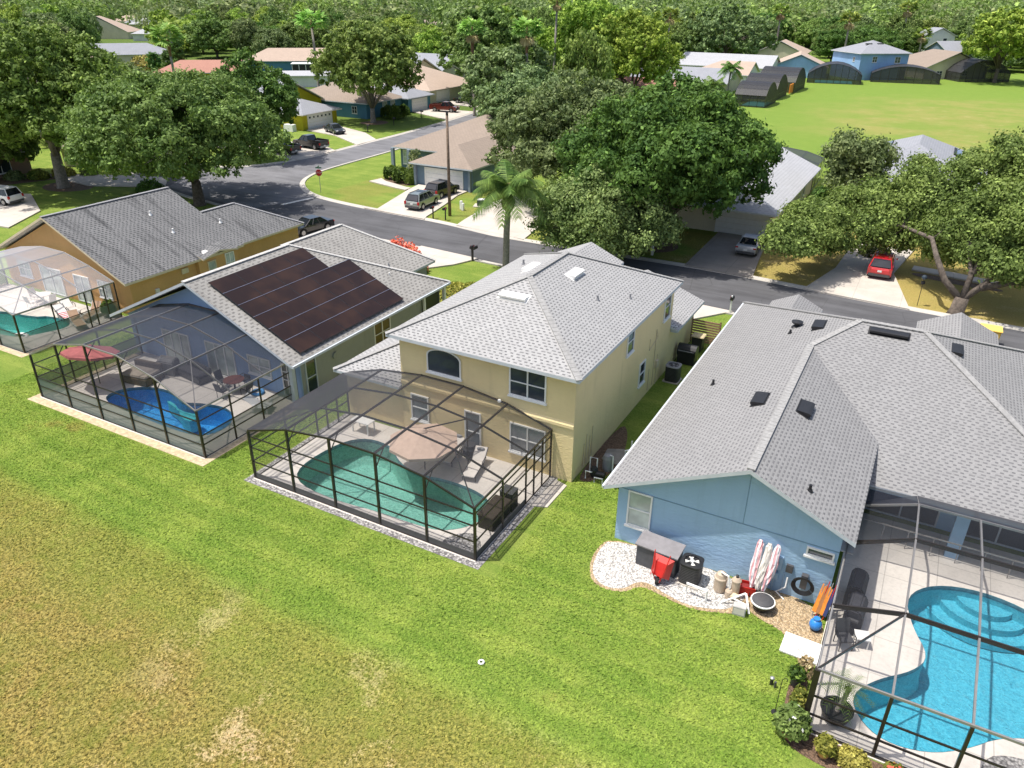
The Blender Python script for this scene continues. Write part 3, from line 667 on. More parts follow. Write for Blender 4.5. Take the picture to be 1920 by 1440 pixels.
# planting beds, gravel strips
def bed(name, pts, mat, z=.015): return sheet(name, smooth_loop(pts, 2), z, mat)
bed('gravel_bed', [(-8.65, 25.4), (-8.9, 24.2), (-8.6, 22.8), (-7.9, 22.3), (-7.1, 22.5), (-6.8, 23.2), (-6.3, 23.4), (-5.6, 23.1), (-4.6, 22.9), (-3.6, 23.2), (-3.0, 23.6), (-2.4, 25.4)], WROCK)
bed('mulch_bed', [(-2.9, 25.4), (-2.7, 23.9), (-1.9, 23.5), (-1.0, 23.3), (-.6, 22.4), (.22, 21.8), (.25, 25.4)], GOLDM, .012)
bed('sandy_edge', [(-8.7, 25.5), (-9.05, 24.2), (-8.7, 22.7), (-8.0, 22.15), (-7.0, 22.35), (-6.6, 23.05), (-5.9, 23.0), (-4.6, 22.75), (-3.5, 23.05), (-2.7, 23.45), (-2.3, 25.4)], GOLDM, .009)
sheet('gravel_strip', [(-25.85, 20.72), (-12.7, 20.72), (-12.65, 25.6), (-12.7, 28.3), (-13.05, 28.3), (-13.05, 21.05), (-25.55, 21.05), (-25.55, 28.3), (-25.85, 28.3)], .012, GROCK)
sheet('sand_strip', [(-42.8, 20.6), (-28.5, 20.6), (-28.5, 28.2), (-28.95, 28.2), (-28.95, 21.1), (-42.35, 21.1), (-42.35, 28.3), (-42.8, 28.3)], .012, SAND)
sheet('sand_strip', [(-63.2, 23.8), (-48.5, 23.8), (-48.5, 31.6), (-48.95, 31.6), (-48.95, 24.25), (-62.75, 24.25), (-62.75, 31.6), (-63.2, 31.6)], .012, SAND)
bed('mulch_bed', [(-12.0, 28.6), (-12.0, 35), (-11.2, 34), (-10.5, 31), (-10.7, 29.6), (-11.2, 28.7)], MULCH)
bed('mulch_bed', [(-.45, 21.6), (-.35, 19.0), (.1, 18.3), (2.0, 18.1), (5.4, 18.1), (5.4, 19.15), (.2, 19.15), (.2, 21.6)], MULCH, .014)
bed('mulch_bed', [(-61.0, 77.5), (-60.6, 79.8), (-55.6, 79.6), (-55.4, 76.0), (-57.5, 76.2)], MULCH)
bed('mulch_bed', [(-94, 55.5), (-92, 58), (-88, 57.5), (-86.5, 54.8), (-89, 52.6), (-92.5, 53)], MULCH)
bed('mulch_bed', [(-93.2, 112), (-92, 117.2), (-88.2, 116.5), (-87.8, 111.8)], MULCH)
bed('mulch_bed', [(-23, 66), (-20.3, 70), (-18.9, 67.5), (-20.6, 65.2)], MULCH)
bed('mulch_bed', [(-103, 50), (-101, 58), (-94, 60), (-96, 55), (-98, 50)], MULCH)
bed('mulch_bed', [(.4, 71.6), (7, 70.4), (7, 69.2), (.2, 70.2)], MULCH)
sheet('stepping_slab', [(-12.9, 25.6), (-12.1, 25.9), (-12.05, 27.9), (-12.7, 28.1)], .05, CONC, thick=.05)
# decks (with the hole of each pool)
pl_yel = smooth_loop([(-24.4, 22.8), (-24.1, 25.7), (-23.1, 26.8), (-21.4, 26.7), (-20.5, 25.8), (-19.0, 25.2), (-16.9, 25.6), (-14.9, 25.3), (-14.1, 24.3), (-14.4, 23.0), (-15.3, 22.1), (-16.4, 21.9), (-18.8, 21.85), (-20.6, 21.6), (-23.3, 21.7)], 2)
pl_sol = smooth_loop([(-39.4, 23.6), (-38.6, 24.8), (-37.2, 25.3), (-35.9, 25.2), (-34.8, 24.6), (-33.6, 25.2), (-32.1, 25.5), (-31.0, 25.0), (-30.3, 24.0), (-30.6, 22.6), (-32.3, 22.3), (-36.1, 22.4), (-38.9, 22.6)], 2)
pl_ora = smooth_loop([(-60.5, 26.5), (-57.5, 27.9), (-54.4, 28.3), (-53.6, 29.0), (-51.3, 29.1), (-50.5, 28.3), (-50.9, 27.2), (-51.6, 25.6), (-54, 25.2), (-60, 25.2)], 1)
pl_blu = smooth_loop([(2.75, 27.6), (3.7, 28.9), (5.4, 29.4), (7.2, 29.0), (8.6, 27.6), (9.0, 25.6), (8.6, 23.6), (7.2, 22.6), (5.9, 22.0), (5.0, 21.0), (3.9, 20.2), (2.6, 20.0), (1.8, 20.6), (1.5, 21.5), (2.2, 22.6), (3.3, 23.6), (3.75, 24.6), (3.1, 25.9)], 2)
for h, loop in zip(HOLES, (pl_yel, pl_sol, pl_ora, pl_blu)):
    sheet('pool_deck', [(h[0], h[1]), (h[2], h[1]), (h[2], h[3]), (h[0], h[3])], .03, DECK, [loop], thick=.13)
bed('rock_bed', [(-15.1, 21.5), (-14.6, 22.4), (-13.9, 22.7), (-13.25, 22.0), (-13.2, 21.2), (-14.3, 21.2)], GROCK, .038)
bed('rock_bed', [(5.3, 20.6), (5.9, 21.4), (8, 21.6), (8.6, 20), (7, 19.4), (5.4, 19.5)], GROCK, .038)

# ================================================================== THE FOUR NEAR HOUSES
# ---- two-storey yellow house
H = thing('two_storey_house', 'two storey yellow stucco house with light grey hip roof beside the green pool', 'house', (-16.9, 35.6, 0))
b = MB(); b.box(-21.8, 28.3, -.2, -12.0, 42.5, 5.62); b.build('wall', W_YEL, H, world=True)
b = MB(); b.box(-21.8, 28.215, 2.98, -12.0, 28.298, 3.12).extr([(28.3, 3.12), (28.22, 3.12), (28.3, 3.28)], 'x', -21.8, -12.0); b.build('belt_course', W_YEL, H, world=True)
b = MB(); b.box(-25.8, 28.45, -.2, -21.802, 41, 2.68).box(-19.5, 42.51, -.2, -12.0, 47.8, 2.68); b.build('side_wing_wall', W_YEL, H, world=True)
zr = 5.8+.445*5.3
yr = roof(H, hiproof(-22.25, 27.8, -11.65, 42.9, 5.8, .445), S_YEL, .17, FASC_B, caps=[((-22.25, 27.8, 5.8), (-16.95, 33.1, zr)), ((-11.65, 27.8, 5.8), (-16.95, 33.1, zr)), ((-11.65, 42.9, 5.8), (-16.95, 37.6, zr)), ((-22.25, 42.9, 5.8), (-16.95, 37.6, zr)), ((-16.95, 33.1, zr), (-16.95, 37.6, zr))])
roof_vent(yr, (-17.0, 31.6, 5.8+.445*3.8), (0, -.445, 1), (1, 0, 0), 1.5, .5, WPLAST)
roof_vent(yr, (-15.7, 36.0, zr-.445*1.25), (.445, 0, 1), (0, 1, 0), 1.3, .5, WPLAST)
roof_vent(yr, (-18.1, 35.6, zr-.445*1.15), (-.445, 0, 1), (0, 1, 0), 1.3, .5, WPLAST)
vent_pipe(yr, (-13.9, 35.0, zr-.445*3.05), .05, .25, MGREY); vent_pipe(yr, (-12.9, 37.2, zr-.445*4.05), .05, .25, MGREY); vent_pipe(yr, (-19.8, 37.9, zr-.445*2.8), .06, .3, MGREY)
roof(H, [[(-20.6, 41.0, 5.84), (-18.3, 38.6, 6.82), (-18.3, 44.4, 6.82), (-20.6, 44.4, 5.84)], [(-16.0, 41.0, 5.84), (-16.0, 44.4, 5.84), (-18.3, 44.4, 6.82), (-18.3, 38.6, 6.82)]], S_YEL, .14, FASC_B)
gwall(H, W_YEL, -20.3, 42.51, -16.3, 44.1, 2.7, 5.62, ('y+',), .42)
# left single-storey wing and garage roofs
roof(H, [[(-26.2, 28.05, 2.75), (-21.82, 28.05, 2.75), (-21.82, 32.4, 4.7)], [(-26.2, 28.05, 2.75), (-21.82, 32.4, 4.7), (-21.82, 41.4, 4.7), (-26.2, 41.4, 2.75)]], S_YEL, .14, FASC_B, caps=[((-26.2, 28.05, 2.76), (-21.82, 32.4, 4.71))])
roof(H, [[(-11.5, 42.45, 2.8), (-11.5, 48.2, 2.8), (-15.6, 48.2, 4.3), (-15.6, 42.52, 4.3)], [(-19.8, 42.52, 2.8), (-15.6, 42.52, 4.3), (-15.6, 48.2, 4.3), (-19.8, 48.2, 2.8)]], S_YEL, .15, FASC_B)
window(H, 'y-', 28.3, -19.13, 2.0, 4.05, 1.38, arch=True)
window(H, 'y-', 28.3, -14.45, 1.95, 3.95, 1.52, 2, 2, GLASS)
window(H, 'y-', 28.3, -14.4, 1.95, .82, 1.62, 2, 2, DUSK)
window(H, 'y-', 28.3, -17.5, .95, .1, 2.3, 1, 2, DUSK, name='door', sill=False)
window(H, 'y-', 28.3, -20.7, 1.1, 1.0, 1.5, 1, 2, DUSK)
window(H, 'x+', -12.0, 35.2, 1.0, 4.1, 1.4, 1, 2); window(H, 'x+', -12.0, 37.6, .95, 1.2, 1.4, 1, 2); window(H, 'x+', -12.0, 41.3, 1.1, 3.9, 1.6, 1, 2)
b = MB()
for yy_, z0, z1 in ((29.6, .2, 1.5), (29.9, .2, 1.9), (30.3, .3, 1.6), (30.6, .3, 2.0), (38.9, .2, 1.6), (39.7, .2, 3.8), (40.3, 0, 2.0)): b.tube([(-11.97, yy_, z0), (-11.97, yy_, z1)], .02, 6)
b.tube([(-11.97, 39.7, 3.8), (-11.97, 40.0, 3.2), (-11.97, 38.6, 2.9), (-11.97, 38.6, 3.6)], .018, 6); b.box(-12.0, 40.0, 1.2, -11.86, 40.35, 1.65)
b.build('conduit', BEIGE, H, world=True)
b = MB(); b.tube([(-15.9, 28.1, 3.5), (-15.9, 28.2, 3.5)], .09, 8); b.build('wall_lamp', WHITE, H, world=True)
garage_door(H, 'y+', 47.8, 15.7, 4.8, 2.2)
b = MB(); b.box(-12.0-.02, 42.6, 2.55, -11.62, 42.66, 2.98); b.build('eave_return', FASC_B, H, world=True)

# ---- house with the solar array
H = thing('solar_house', 'grey green house with pale blue gable and large dark solar array on its roof', 'house', (-36, 35.5, 0))
b = MB(); b.box(-43.1, 28.3, -.2, -28.9, 42.5, 2.62); b.build('wall', W_GREY, H, world=True)
b = MB(); b.box(-43.15, 28.22, -.2, -28.85, 28.298, 2.62).extr([(-43.1, 2.62), (-28.9, 2.62), (-36, 5.85)], 'y', 28.05, 28.4); b.build('gable_wall', W_GABLE, H, world=True)
zr = 2.75+.46*7.6
sr = roof(H, [[(-28.4, 27.2, 2.75), (-28.4, 43.1, 2.75), (-36, 35.6, zr), (-36, 27.2, zr)], [(-43.6, 27.2, 2.75), (-36, 27.2, zr), (-36, 35.6, zr), (-43.6, 43.1, 2.75)], [(-43.6, 43.1, 2.75), (-36, 35.6, zr), (-28.4, 43.1, 2.75)]], S_SOL, .17, FASC_B, caps=[((-36, 27.2, zr), (-36, 35.6, zr)), ((-36, 35.6, zr), (-28.4, 43.1, 2.76))], capmat=CAP_S)
zw = 5.5
sw = roof(H, [[(-31.9, 39.7, 2.78), (-31.9, 46.5, 2.78), (-38, 43.2, zw), (-38, 36.9, zw)], [(-44.1, 39.7, 2.78), (-38, 36.9, zw), (-38, 43.2, zw), (-44.1, 46.5, 2.78)], [(-31.9, 46.5, 2.78), (-44.1, 46.5, 2.78), (-38, 43.2, zw)]], S_SOL, .15, FASC_B, caps=[((-38, 37, zw), (-38, 43.2, zw)), ((-38, 43.2, zw), (-31.9, 46.5, 2.8))], capmat=CAP_S)
b = MB(); b.box(-43.6, 42.52, -.2, -32.4, 46.0, 2.62); b.build('garage_wall', W_GREY, H, world=True)
window(H, 'x+', -28.9, 35.8, 1.7, .5, 2.0, 2, 2, plain('amber_blind', (.10, .06, .02), .3, .3, 4), WHITE)
window(H, 'x+', -28.9, 29.1, .9, .05, 2.3, 1, 2, GLASS, FASC_B, name='door', sill=False)
b = MB(); b.box(-28.9, 40.3, .1, -28.885, 42.4, 2.4); b.build('entry_shade_panel', BLACK, H, world=True)  # flat black sheet on the wall, painted shade of the porch recess
b = MB(); b.box(-28.75, 42.6, 0, -28.55, 42.8, 2.6).box(-28.75, 40.2, 0, -28.6, 40.35, 2.6); b.build('porch_post', WHITE, H, world=True)
b = MB(); b.box(-29.0, 27.5, 0, -28.75, 27.75, 2.6); b.build('porch_post', FASC_B, H, world=True)
b = MB(); b.tube([(-28.9, 31.2, 1.7), (-28.8, 31.2, 1.7)], .22, 14); b.build('wall_fan', W_GREY, H, world=True)
for u, ww in ((-39.0, 2.4), (-35.2, 2.4)):
    window(H, 'y-', 28.22, u, ww, .05, 2.15, 3, 1, BLIND, WHITE, name='sliding_door', sill=False)
window(H, 'y-', 28.22, -29.8, .9, .05, 2.1, 2, 4, GLASS, WHITE, name='french_door', sill=False); window(H, 'y-', 28.22, -32.0, 1.8, .9, 1.2, 2, 2, BLIND)
b = MB(); b.box(-28.38, 27.2, 2.60, -28.28, 43.1, 2.74); b.build('gutter', FASC_B, H, world=True)
vent_pipe(sr, (-30.9, 39.5, 3.75), .05, .3, WPLAST); vent_pipe(sr, (-31.6, 40.4, 4.1), .05, .25, MGREY)
# panels: two rows of four above four rows of five
sa = thing('solar_array', 'dark brown solar array of landscape panels covering the grey shingle roof slope', 'solar panels', (-32, 33, 4.4))
sl = Vector((-1, 0, .46)).normalized(); nn = Vector((.46, 0, 1)).normalized(); o0 = Vector((-28.75, 28.25, 2.75+.46*.35))+nn*.13
for r_ in range(6):
    for c_ in range(4 if r_ >= 4 else 5):
        T = Matrix((Vector((0, 1, 0)), sl, nn)).transposed().to_4x4(); T.translation = o0+Vector((0, 1, 0))*(c_*1.955)+sl*(r_*1.195)
        b = MB(T); b.box(.008, .008, 0, 1.947, 1.187, .035); p = b.build('solar_panel', BLACK, sa, world=True)
        b = MB(T); b.box(.03, .03, .036, 1.925, 1.165, .040); b.build('cell_sheet', SOLAR, p, world=True)
for r_ in range(1, 7):
    a = o0+sl*(r_*1.195-.0)+nn*.045; L = (4 if r_ >= 5 else 5)*1.955
    if r_ < 6: MB().beam(a, a+Vector((0, L, 0)), .03, .018).build('mounting_rail', plain('rail_blue_grey', (.17, .18, .25), .4, .1), sa, world=True)
# ---- orange house
H = thing('orange_house', 'orange stucco house with streaked dark grey gable roof at left', 'house', (-55.6, 38, 0))
gwall(H, W_ORA, -63.0, 32.0, -48.1, 42.0, -.2, 2.6, ('y-', 'y+'), .46)
b = MB(); b.box(-56.3, 42.01, -.2, -48.3, 49.2, 2.62).box(-49.2, 37.8, -.2, -47.75, 41.6, 2.62); b.build('garage_wall', W_ORA, H, world=True)
zr = 2.72+.465*7.9
orf = roof(H, [[(-47.7, 31.4, 2.72), (-47.7, 42.4, 2.72), (-55.6, 42.4, zr), (-55.6, 31.4, zr)], [(-63.5, 31.4, 2.72), (-55.6, 31.4, zr), (-55.6, 42.4, zr), (-63.5, 42.4, 2.72)]], S_ORA, .17, BEIGE, caps=[((-55.6, 31.4, zr), (-55.6, 42.4, zr))], capmat=CAP_D)
zg = 4.74
og = roof(H, [[(-47.9, 42.42, 2.74), (-47.9, 49.6, 2.74), (-52.25, 46.0, zg), (-52.25, 41.6, zg)], [(-56.6, 42.42, 2.74), (-52.25, 41.6, zg), (-52.25, 46.0, zg), (-56.6, 49.6, 2.74)], [(-47.9, 49.6, 2.74), (-56.6, 49.6, 2.74), (-52.25, 46, zg)]], S_ORA, .15, BEIGE, caps=[((-52.25, 42.5, zg), (-52.25, 46, zg)), ((-52.25, 46, zg), (-47.9, 49.6, 2.76))], capmat=CAP_D)
for p in ((-53.2, 38.5), (-50.9, 38.5)): vent_pipe(orf, (p[0], p[1], zr-.465*(p[0]+55.6)), .07, .3, WPLAST)
vent_pipe(og, (-50.6, 42.9, 4.0), .07, .3, WPLAST)
roof(H, [[(-47.4, 38.0, 2.70), (-47.4, 39.7, 3.05), (-49.2, 39.7, 3.25), (-49.2, 38.0, 3.25)], [(-47.4, 39.7, 3.05), (-47.4, 41.5, 2.70), (-49.2, 41.5, 3.25), (-49.2, 39.7, 3.25)]], S_ORA, .12, BEIGE)
window(H, 'x+', -47.75, 39.0, .8, 1.2, 1.1, 1, 1, BLIND, BEIGE); window(H, 'x+', -47.75, 40.8, .9, .9, 1.6, 2, 2, BLIND, WHITE)
b = MB(); b.box(-48.1, 36.4, 1.9, -47.99, 37.0, 2.3); b.build('wall_vent', BEIGE, H, world=True)
b = MB(); b.box(-48.1, 33.9, 1.1, -47.95, 34.2, 1.5); b.build('meter_box', CUSH, H, world=True)
for u, ww in ((-57.3, 2.6), (-53.6, 1.8)): window(H, 'y-', 32.0, u, ww, .06, 2.1, 2, 1, BLIND, WHITE, name='sliding_door', sill=False)
window(H, 'y-', 32.0, -51.0, 1.4, .9, 1.3, 2, 2, BLIND, WHITE); window(H, 'y-', 32.0, -60.6, 1.6, .9, 1.3, 2, 2, BLIND, WHITE)
garage_door(H, 'y+', 49.2, 52.3, 4.8, 2.2)
# ---- blue house at right
H = thing('blue_house', 'light blue stucco house with blue grey shingle roof in the right foreground', 'house', (0, 37, 0))
b = MB(); b.box(-8.6, 25.4, -.2, .10, 33.0, 2.68); b.box(-8.6, 33.001, -.2, 9.4, 48.8, 2.68)
b.extr([(-8.6, 2.679), (.10, 2.679), (.10, 3.62), (-3.45, 5.26), (-8.6, 2.89)], 'y', 25.4, 25.7); b.build('wall', W_BLUE, H, world=True)
b = MB(); b.box(-8.6, 25.385, 2.66, .10, 25.399, 2.70).box(-3.46, 25.386, 2.71, -3.44, 25.399, 5.1); b.build('control_joint', plain('joint_blue', (.17, .28, .38), .9, .05), H, world=True)
BP = {'A': [(-9.1, 24.9, 2.85), (-3.45, 24.9, 5.45), (-3.45, 37.8, 5.45), (-1.55, 40.2, 6.32), (-9.1, 49.2, 2.85)],
      'B': [(-3.45, 24.9, 5.45), (.55, 24.9, 3.61), (.55, 32.73, 3.61), (-3.45, 37.8, 5.45)],
      'C': [(.55, 32.73, 3.61), (.55, 30.5, 2.8), (9.9, 30.5, 2.8), (1.4, 40.2, 6.32), (-1.55, 40.2, 6.32), (-3.45, 37.8, 5.45)],
      'D': [(9.9, 30.5, 2.8), (9.9, 49.2, 2.8), (1.4, 40.2, 6.32)], 'E': [(9.9, 49.2, 2.8), (-9.1, 49.2, 2.85), (-1.55, 40.2, 6.32), (1.4, 40.2, 6.32)]}
br = roof(H, list(BP.values()), S_BLUE, .17, FASC_B, caps=[((-3.45, 24.95, 5.45), (-3.45, 37.8, 5.45)), ((-3.45, 37.8, 5.45), (-1.55, 40.2, 6.32)), ((-1.55, 40.2, 6.32), (1.4, 40.2, 6.32)), ((1.4, 40.2, 6.32), (9.9, 30.5, 2.82)), ((1.4, 40.2, 6.32), (9.9, 49.2, 2.82)), ((-1.55, 40.2, 6.32), (-9.1, 49.2, 2.86))])
roof(H, [[(1.2, 49.0, 2.9), (3.4, 46.4, 3.92), (3.4, 51.2, 3.92), (1.2, 51.2, 2.9)], [(5.6, 49.0, 2.9), (5.6, 51.2, 2.9), (3.4, 51.2, 3.92), (3.4, 46.4, 3.92)]], S_BLUE, .14, FASC_B)
b = MB(); b.box(1.6, 48.9, -.2, 5.2, 50.7, 2.75); b.build('garage_wall', W_BLUE, H, world=True)
roof(H, [[(-7.5, 48.6, 3.0), (-5.9, 46.8, 3.75), (-5.9, 50.0, 3.75), (-7.5, 50.0, 3.0)], [(-4.3, 48.6, 3.0), (-4.3, 50.0, 3.0), (-5.9, 50.0, 3.75), (-5.9, 46.8, 3.75)]], S_BLUE, .14, FASC_B)
zL = lambda x: 2.85+.46*(x+9.1)
roof_vent(br, (-4.5, 31.6, zL(-4.5)), (-.46, 0, 1), (0, 1, 0), 1.15, .55, BLACK); roof_vent(br, (-3.5, 40.7, zL(-3.5)), (-.46, 0, 1), (0, 1, 0), 1.15, .55, BLACK)
roof_vent(br, (-2.6, 31.5, 5.45-.46*.85), (.46, 0, 1), (0, 1, 0), 1.15, .55, BLACK); roof_vent(br, (-.15, 39.6, 6.32-.363*.6), (0, -.363, 1), (1, 0, 0), 1.75, .5, BLACK)
roof_vent(br, (2.9, 40.1, 2.8+.41*7), (.41, 0, 1), (0, 1, 0), 1.2, .5, BLACK)
vent_pipe(br, (-7.3, 34.6, zL(-7.3)), .06, .28); vent_pipe(br, (-4.85, 40.4, zL(-4.85)), .06, .22); vent_pipe(br, (-4.7, 41.4, zL(-4.7)), .13, .22, BLACK, True); vent_pipe(br, (-1.4, 26.1, 4.5), .06, .28)
window(H, 'y-', 25.4, -7.62, 1.05, .95, 1.75, 1, 2, BLIND, WHITE); window(H, 'y-', 25.4, -.52, 1.0, 2.2, .38, 1, 1, GLASS, WHITE)
b = MB(); b.box(.10, 25.6, 2.62, .55, 32.7, 2.66).box(.1, 25.4, 3.3, .14, 33, 3.55); b.build('eave_soffit', SOFFIT, H, world=True)
for u, ww in ((2.1, 3.0), (5.9, 3.2), (8.6, 1.2)): window(H, 'y-', 33.0, u, ww, .05, 2.2, 2, 1, GLASS, FASC_B, name='sliding_door', sill=False)  # dark glass made wide so its colour carries the lanai recess's shade
b = MB(); b.box(4.0, 31.0, 0, 4.5, 31.35, 2.6); b.build('lanai_column', W_BLUE, H, world=True)
b = MB(); b.box(.6, 30.75, 2.45, 9.8, 30.85, 2.63); b.build('lanai_header', W_BLUE, H, world=True)
b = MB(); b.beam((-9.13, 24.9, 2.80), (-9.13, 49.2, 2.80), .1, .1); b.build('gutter', FASC_B, H, world=True)
garage_door(H, 'y+', 50.7, -3.4, 2.8, 2.2)

# ================================================================== CAGES AND POOLS
cage('bronze framed screen cage over the teal green pool of the yellow house', [-25.5, -23.0, -20.5, -18.0, -15.5, -13.1], [2.66, 3.42, 3.72, 3.72, 3.40, 2.66], 21.15, 28.25, ys=(23.5, 25.9), side_y=(23.5, 25.65, 26.45, 27.3), rails=(.95, 1.75, 2.35), scr=SCR, kick=.34)
cage('dark domed screen cage with frosted privacy skirt over the deep blue pool', [-42.3, -39.6, -36.9, -34.3, -31.7, -29.0], [2.70, 3.92, 4.49, 4.49, 3.88, 2.72], 21.2, 28.0, ys=(23.5, 25.8), side_y=(23.3, 25.3), rails=(.75, 1.28, 2.1), scr=SCRD, priv=1.25, beammat=ALU)
cage('pale screened cage over the aqua pool of the orange house', [-62.7, -59.4, -56.6, -54.0, -51.5, -49.0], [2.66, 3.58, 4.04, 4.0, 3.42, 2.62], 24.3, 31.5, ys=(26.7, 29.2), side_y=(26.8, 29.15, 29.7, 30.6), rails=(1.25,), scr=SCRW, priv=1.2, beammat=ALU)
# right cage: profile runs along y, so it is laid out panel by panel
C = thing('pool_enclosure', 'bronze screen cage with pale beams over the bright cyan pool at lower right', 'screen enclosure', (5, 25, 0))
PX = [.3, 2.4, 4.5, 6.6, 8.7, 10.8]; PY = [(19.3, 2.66), (22.4, 3.25), (26.2, 3.62), (28.9, 3.45), (30.7, 2.72)]
def cz(i, j): return 2.66 if i == 0 else PY[j][1]
for i in range(6):
    for j in range(4):
        MB().beam((PX[i], PY[j][0], cz(i, j)), (PX[i], PY[j+1][0], cz(i, j+1)), .06, .10).build('roof_beam', ALU, C, world=True)
    if i: MB().box(PX[i]-.05, 19.25, 0, PX[i]+.05, 19.35, 2.62).build('post', BRONZE, C, world=True)
MB().box(.22, 19.22, 0, .40, 19.4, 2.66).build('post', BRONZE, C, world=True)
for j in range(5):
    for i in range(5):
        MB().beam((PX[i], PY[j][0], cz(i, j)), (PX[i+1], PY[j][0], cz(i+1, j)), .06, .16 if j in (1, 2) else .09).build('purlin', BRONZE if j in (1, 2) else ALU, C, world=True)
MB().beam((.3, 19.3, 2.68), (2.4, 22.4, 3.27), .05, .07).build('brace', BRONZE, C, world=True)
for r_ in (.75, 1.55):
    MB().box(.4, 19.28, r_-.03, 10.8, 19.33, r_+.03).build('rail', BRONZE, C, world=True)
    MB().box(.28, 19.4, r_-.03, .33, 25.3, r_+.03).build('rail', BRONZE, C, world=True)
for y in (21.3, 23.3, 25.3): MB().box(.27, y-.04, 0, .34, y+.04, 2.62).build('post', BRONZE, C, world=True)
MB().box(.25, 19.25, 0, 10.8, 19.36, .06).build('base_rail', BRONZE, C, world=True)
for i in range(5):
    for j in range(4):
        q = [(PX[i], PY[j][0], cz(i, j)+.06), (PX[i+1], PY[j][0], cz(i+1, j)+.06), (PX[i+1], PY[j+1][0], cz(i+1, j+1)+.06), (PX[i], PY[j+1][0], cz(i, j+1)+.06)]
        b = MB(); b.poly([q[0], q[1], q[2]]).poly([q[0], q[2], q[3]]); b.build('roof_screen', SCRC if j < 3 else SCRD, C, world=True, recalc=False)
    MB().poly([(PX[i], 19.3, .06), (PX[i+1], 19.3, .06), (PX[i+1], 19.3, 2.66), (PX[i], 19.3, 2.66)]).build('wall_screen', SCRSIDE, C, world=True)
MB().poly([(.3, 19.3, .06), (.3, 25.35, .06), (.3, 25.35, 2.66), (.3, 19.3, 2.66)]).build('wall_screen', SCRSIDE, C, world=True)
b = MB()
b.beam((.5, 30.72, .95), (9.9, 30.72, .95), .04, .05)
for x in np.arange(.6, 9.9, .95): b.box(x-.015, 30.7, 0, x+.015, 30.74, .93)
b.build('safety_railing', ALU, C, world=True)

pool('teal green free form pool with stepped corner in the middle of the picture', pl_yel, None, None, P_TEAL, WATER)
p2 = pool('deep blue free form pool behind frosted panels', pl_sol, None, None, P_BLUE, WATERB)
b = MB(); b.prism(smooth_loop([(-36.6, 24.9), (-35.0, 24.5), (-34.0, 23.9), (-33.2, 23.9), (-33.4, 24.7), (-34.8, 24.45), (-36.0, 25.0)], 1), -1.2, -.45); b.build('sun_shelf', P_AQUA, p2, world=True)
pool('aqua pool with square corner alcove at far left', pl_ora, None, None, P_AQUA, WATER)
p4 = pool('bright cyan kidney shaped pool at lower right with round steps', pl_blu, None, None, P_CYAN, WATERB)
for k, (r_, z) in enumerate(((2.1, -.95), (1.55, -.65), (1.0, -.38))):
    b = MB(); b.prism([(5.6+r_*math.cos(a), 29.3+r_*.8*math.sin(a)) for a in [math.pi+math.pi*i/16 for i in range(17)]], -1.3, z); b.build('pool_step', P_CYAN, p4, world=True)

# ================================================================== TREES
rng = np.random.default_rng(11)
def quads_mesh(name, cen, nrm, size, mats, mat_idx=None, aspect=1.5, curl=0, rg=rng):
    N = len(cen); t = rg.normal(size=(N, 3)); t -= nrm*(t*nrm).sum(1)[:, None]; t /= np.linalg.norm(t, axis=1)[:, None]+1e-9; b_ = np.cross(nrm, t)
    s = size[:, None]; a = aspect
    V = np.stack([cen-t*s*a*.5, cen+b_*s*.42, cen+t*s*a*.5, cen-b_*s*.42], 1).reshape(-1, 3)
    me = bpy.data.meshes.new(name); me.vertices.add(4*N); me.vertices.foreach_set('co', V.astype(np.float32).ravel())
    me.loops.add(4*N); me.loops.foreach_set('vertex_index', np.arange(4*N, dtype=np.int32)); me.polygons.add(N)
    me.polygons.foreach_set('loop_start', np.arange(0, 4*N, 4, dtype=np.int32)); me.polygons.foreach_set('loop_total', np.full(N, 4, dtype=np.int32))
    for m_ in (mats if isinstance(mats, (list, tuple)) else [mats]): me.materials.append(m_)
    me.update(calc_edges=True); return me
def crown_points(seed, R_, zb, zt, nl, leaves, rl=(.22, .34), flat=1.0, low=-.35, ragged=.35):
    """leaf positions over many lobes set on an uneven dome; returns positions, normals and lobe centres"""
    g = np.random.default_rng(seed); zc = zb+(zt-zb)*.38; hu = zt-zc; hd = zc-zb
    L = []
    for i in range(nl):
        f = (i+.5)/nl; z = low+(1-low)*(1-f) if True else 0; ph = i*2.39996+g.uniform(-.35, .35)
        z = np.clip(z+g.uniform(-.12, .12), low, .97); r = math.sqrt(max(0, 1-z*z)); k = g.uniform(.50, .90)
        L.append((R_*k*r*math.cos(ph)*g.uniform(.88, 1.1), R_*k*r*math.sin(ph)*g.uniform(.88, 1.1), zc+(hu if z > 0 else hd)*z*k, R_*g.uniform(*rl)*(1.0 if z > -.1 else .8)))
    for i in range(max(3, nl//5)): a = g.uniform(0, 6.28); q = g.uniform(0, .5)*R_; L.append((q*math.cos(a), q*math.sin(a), zc+hu*g.uniform(.2, .6), R_*rl[1]))
    for i in range(nl//3):
        z = g.uniform(low*.6, .9); r = math.sqrt(1-z*z); ph = g.uniform(0, 6.283); k = g.uniform(.86, 1.02)
        L.append((R_*k*r*math.cos(ph), R_*k*r*math.sin(ph), zc+(hu if z > 0 else hd)*z*k, R_*g.uniform(.07, .12)))
    return lobe_points(g, L, leaves, flat, ragged, zb)
CL = 34
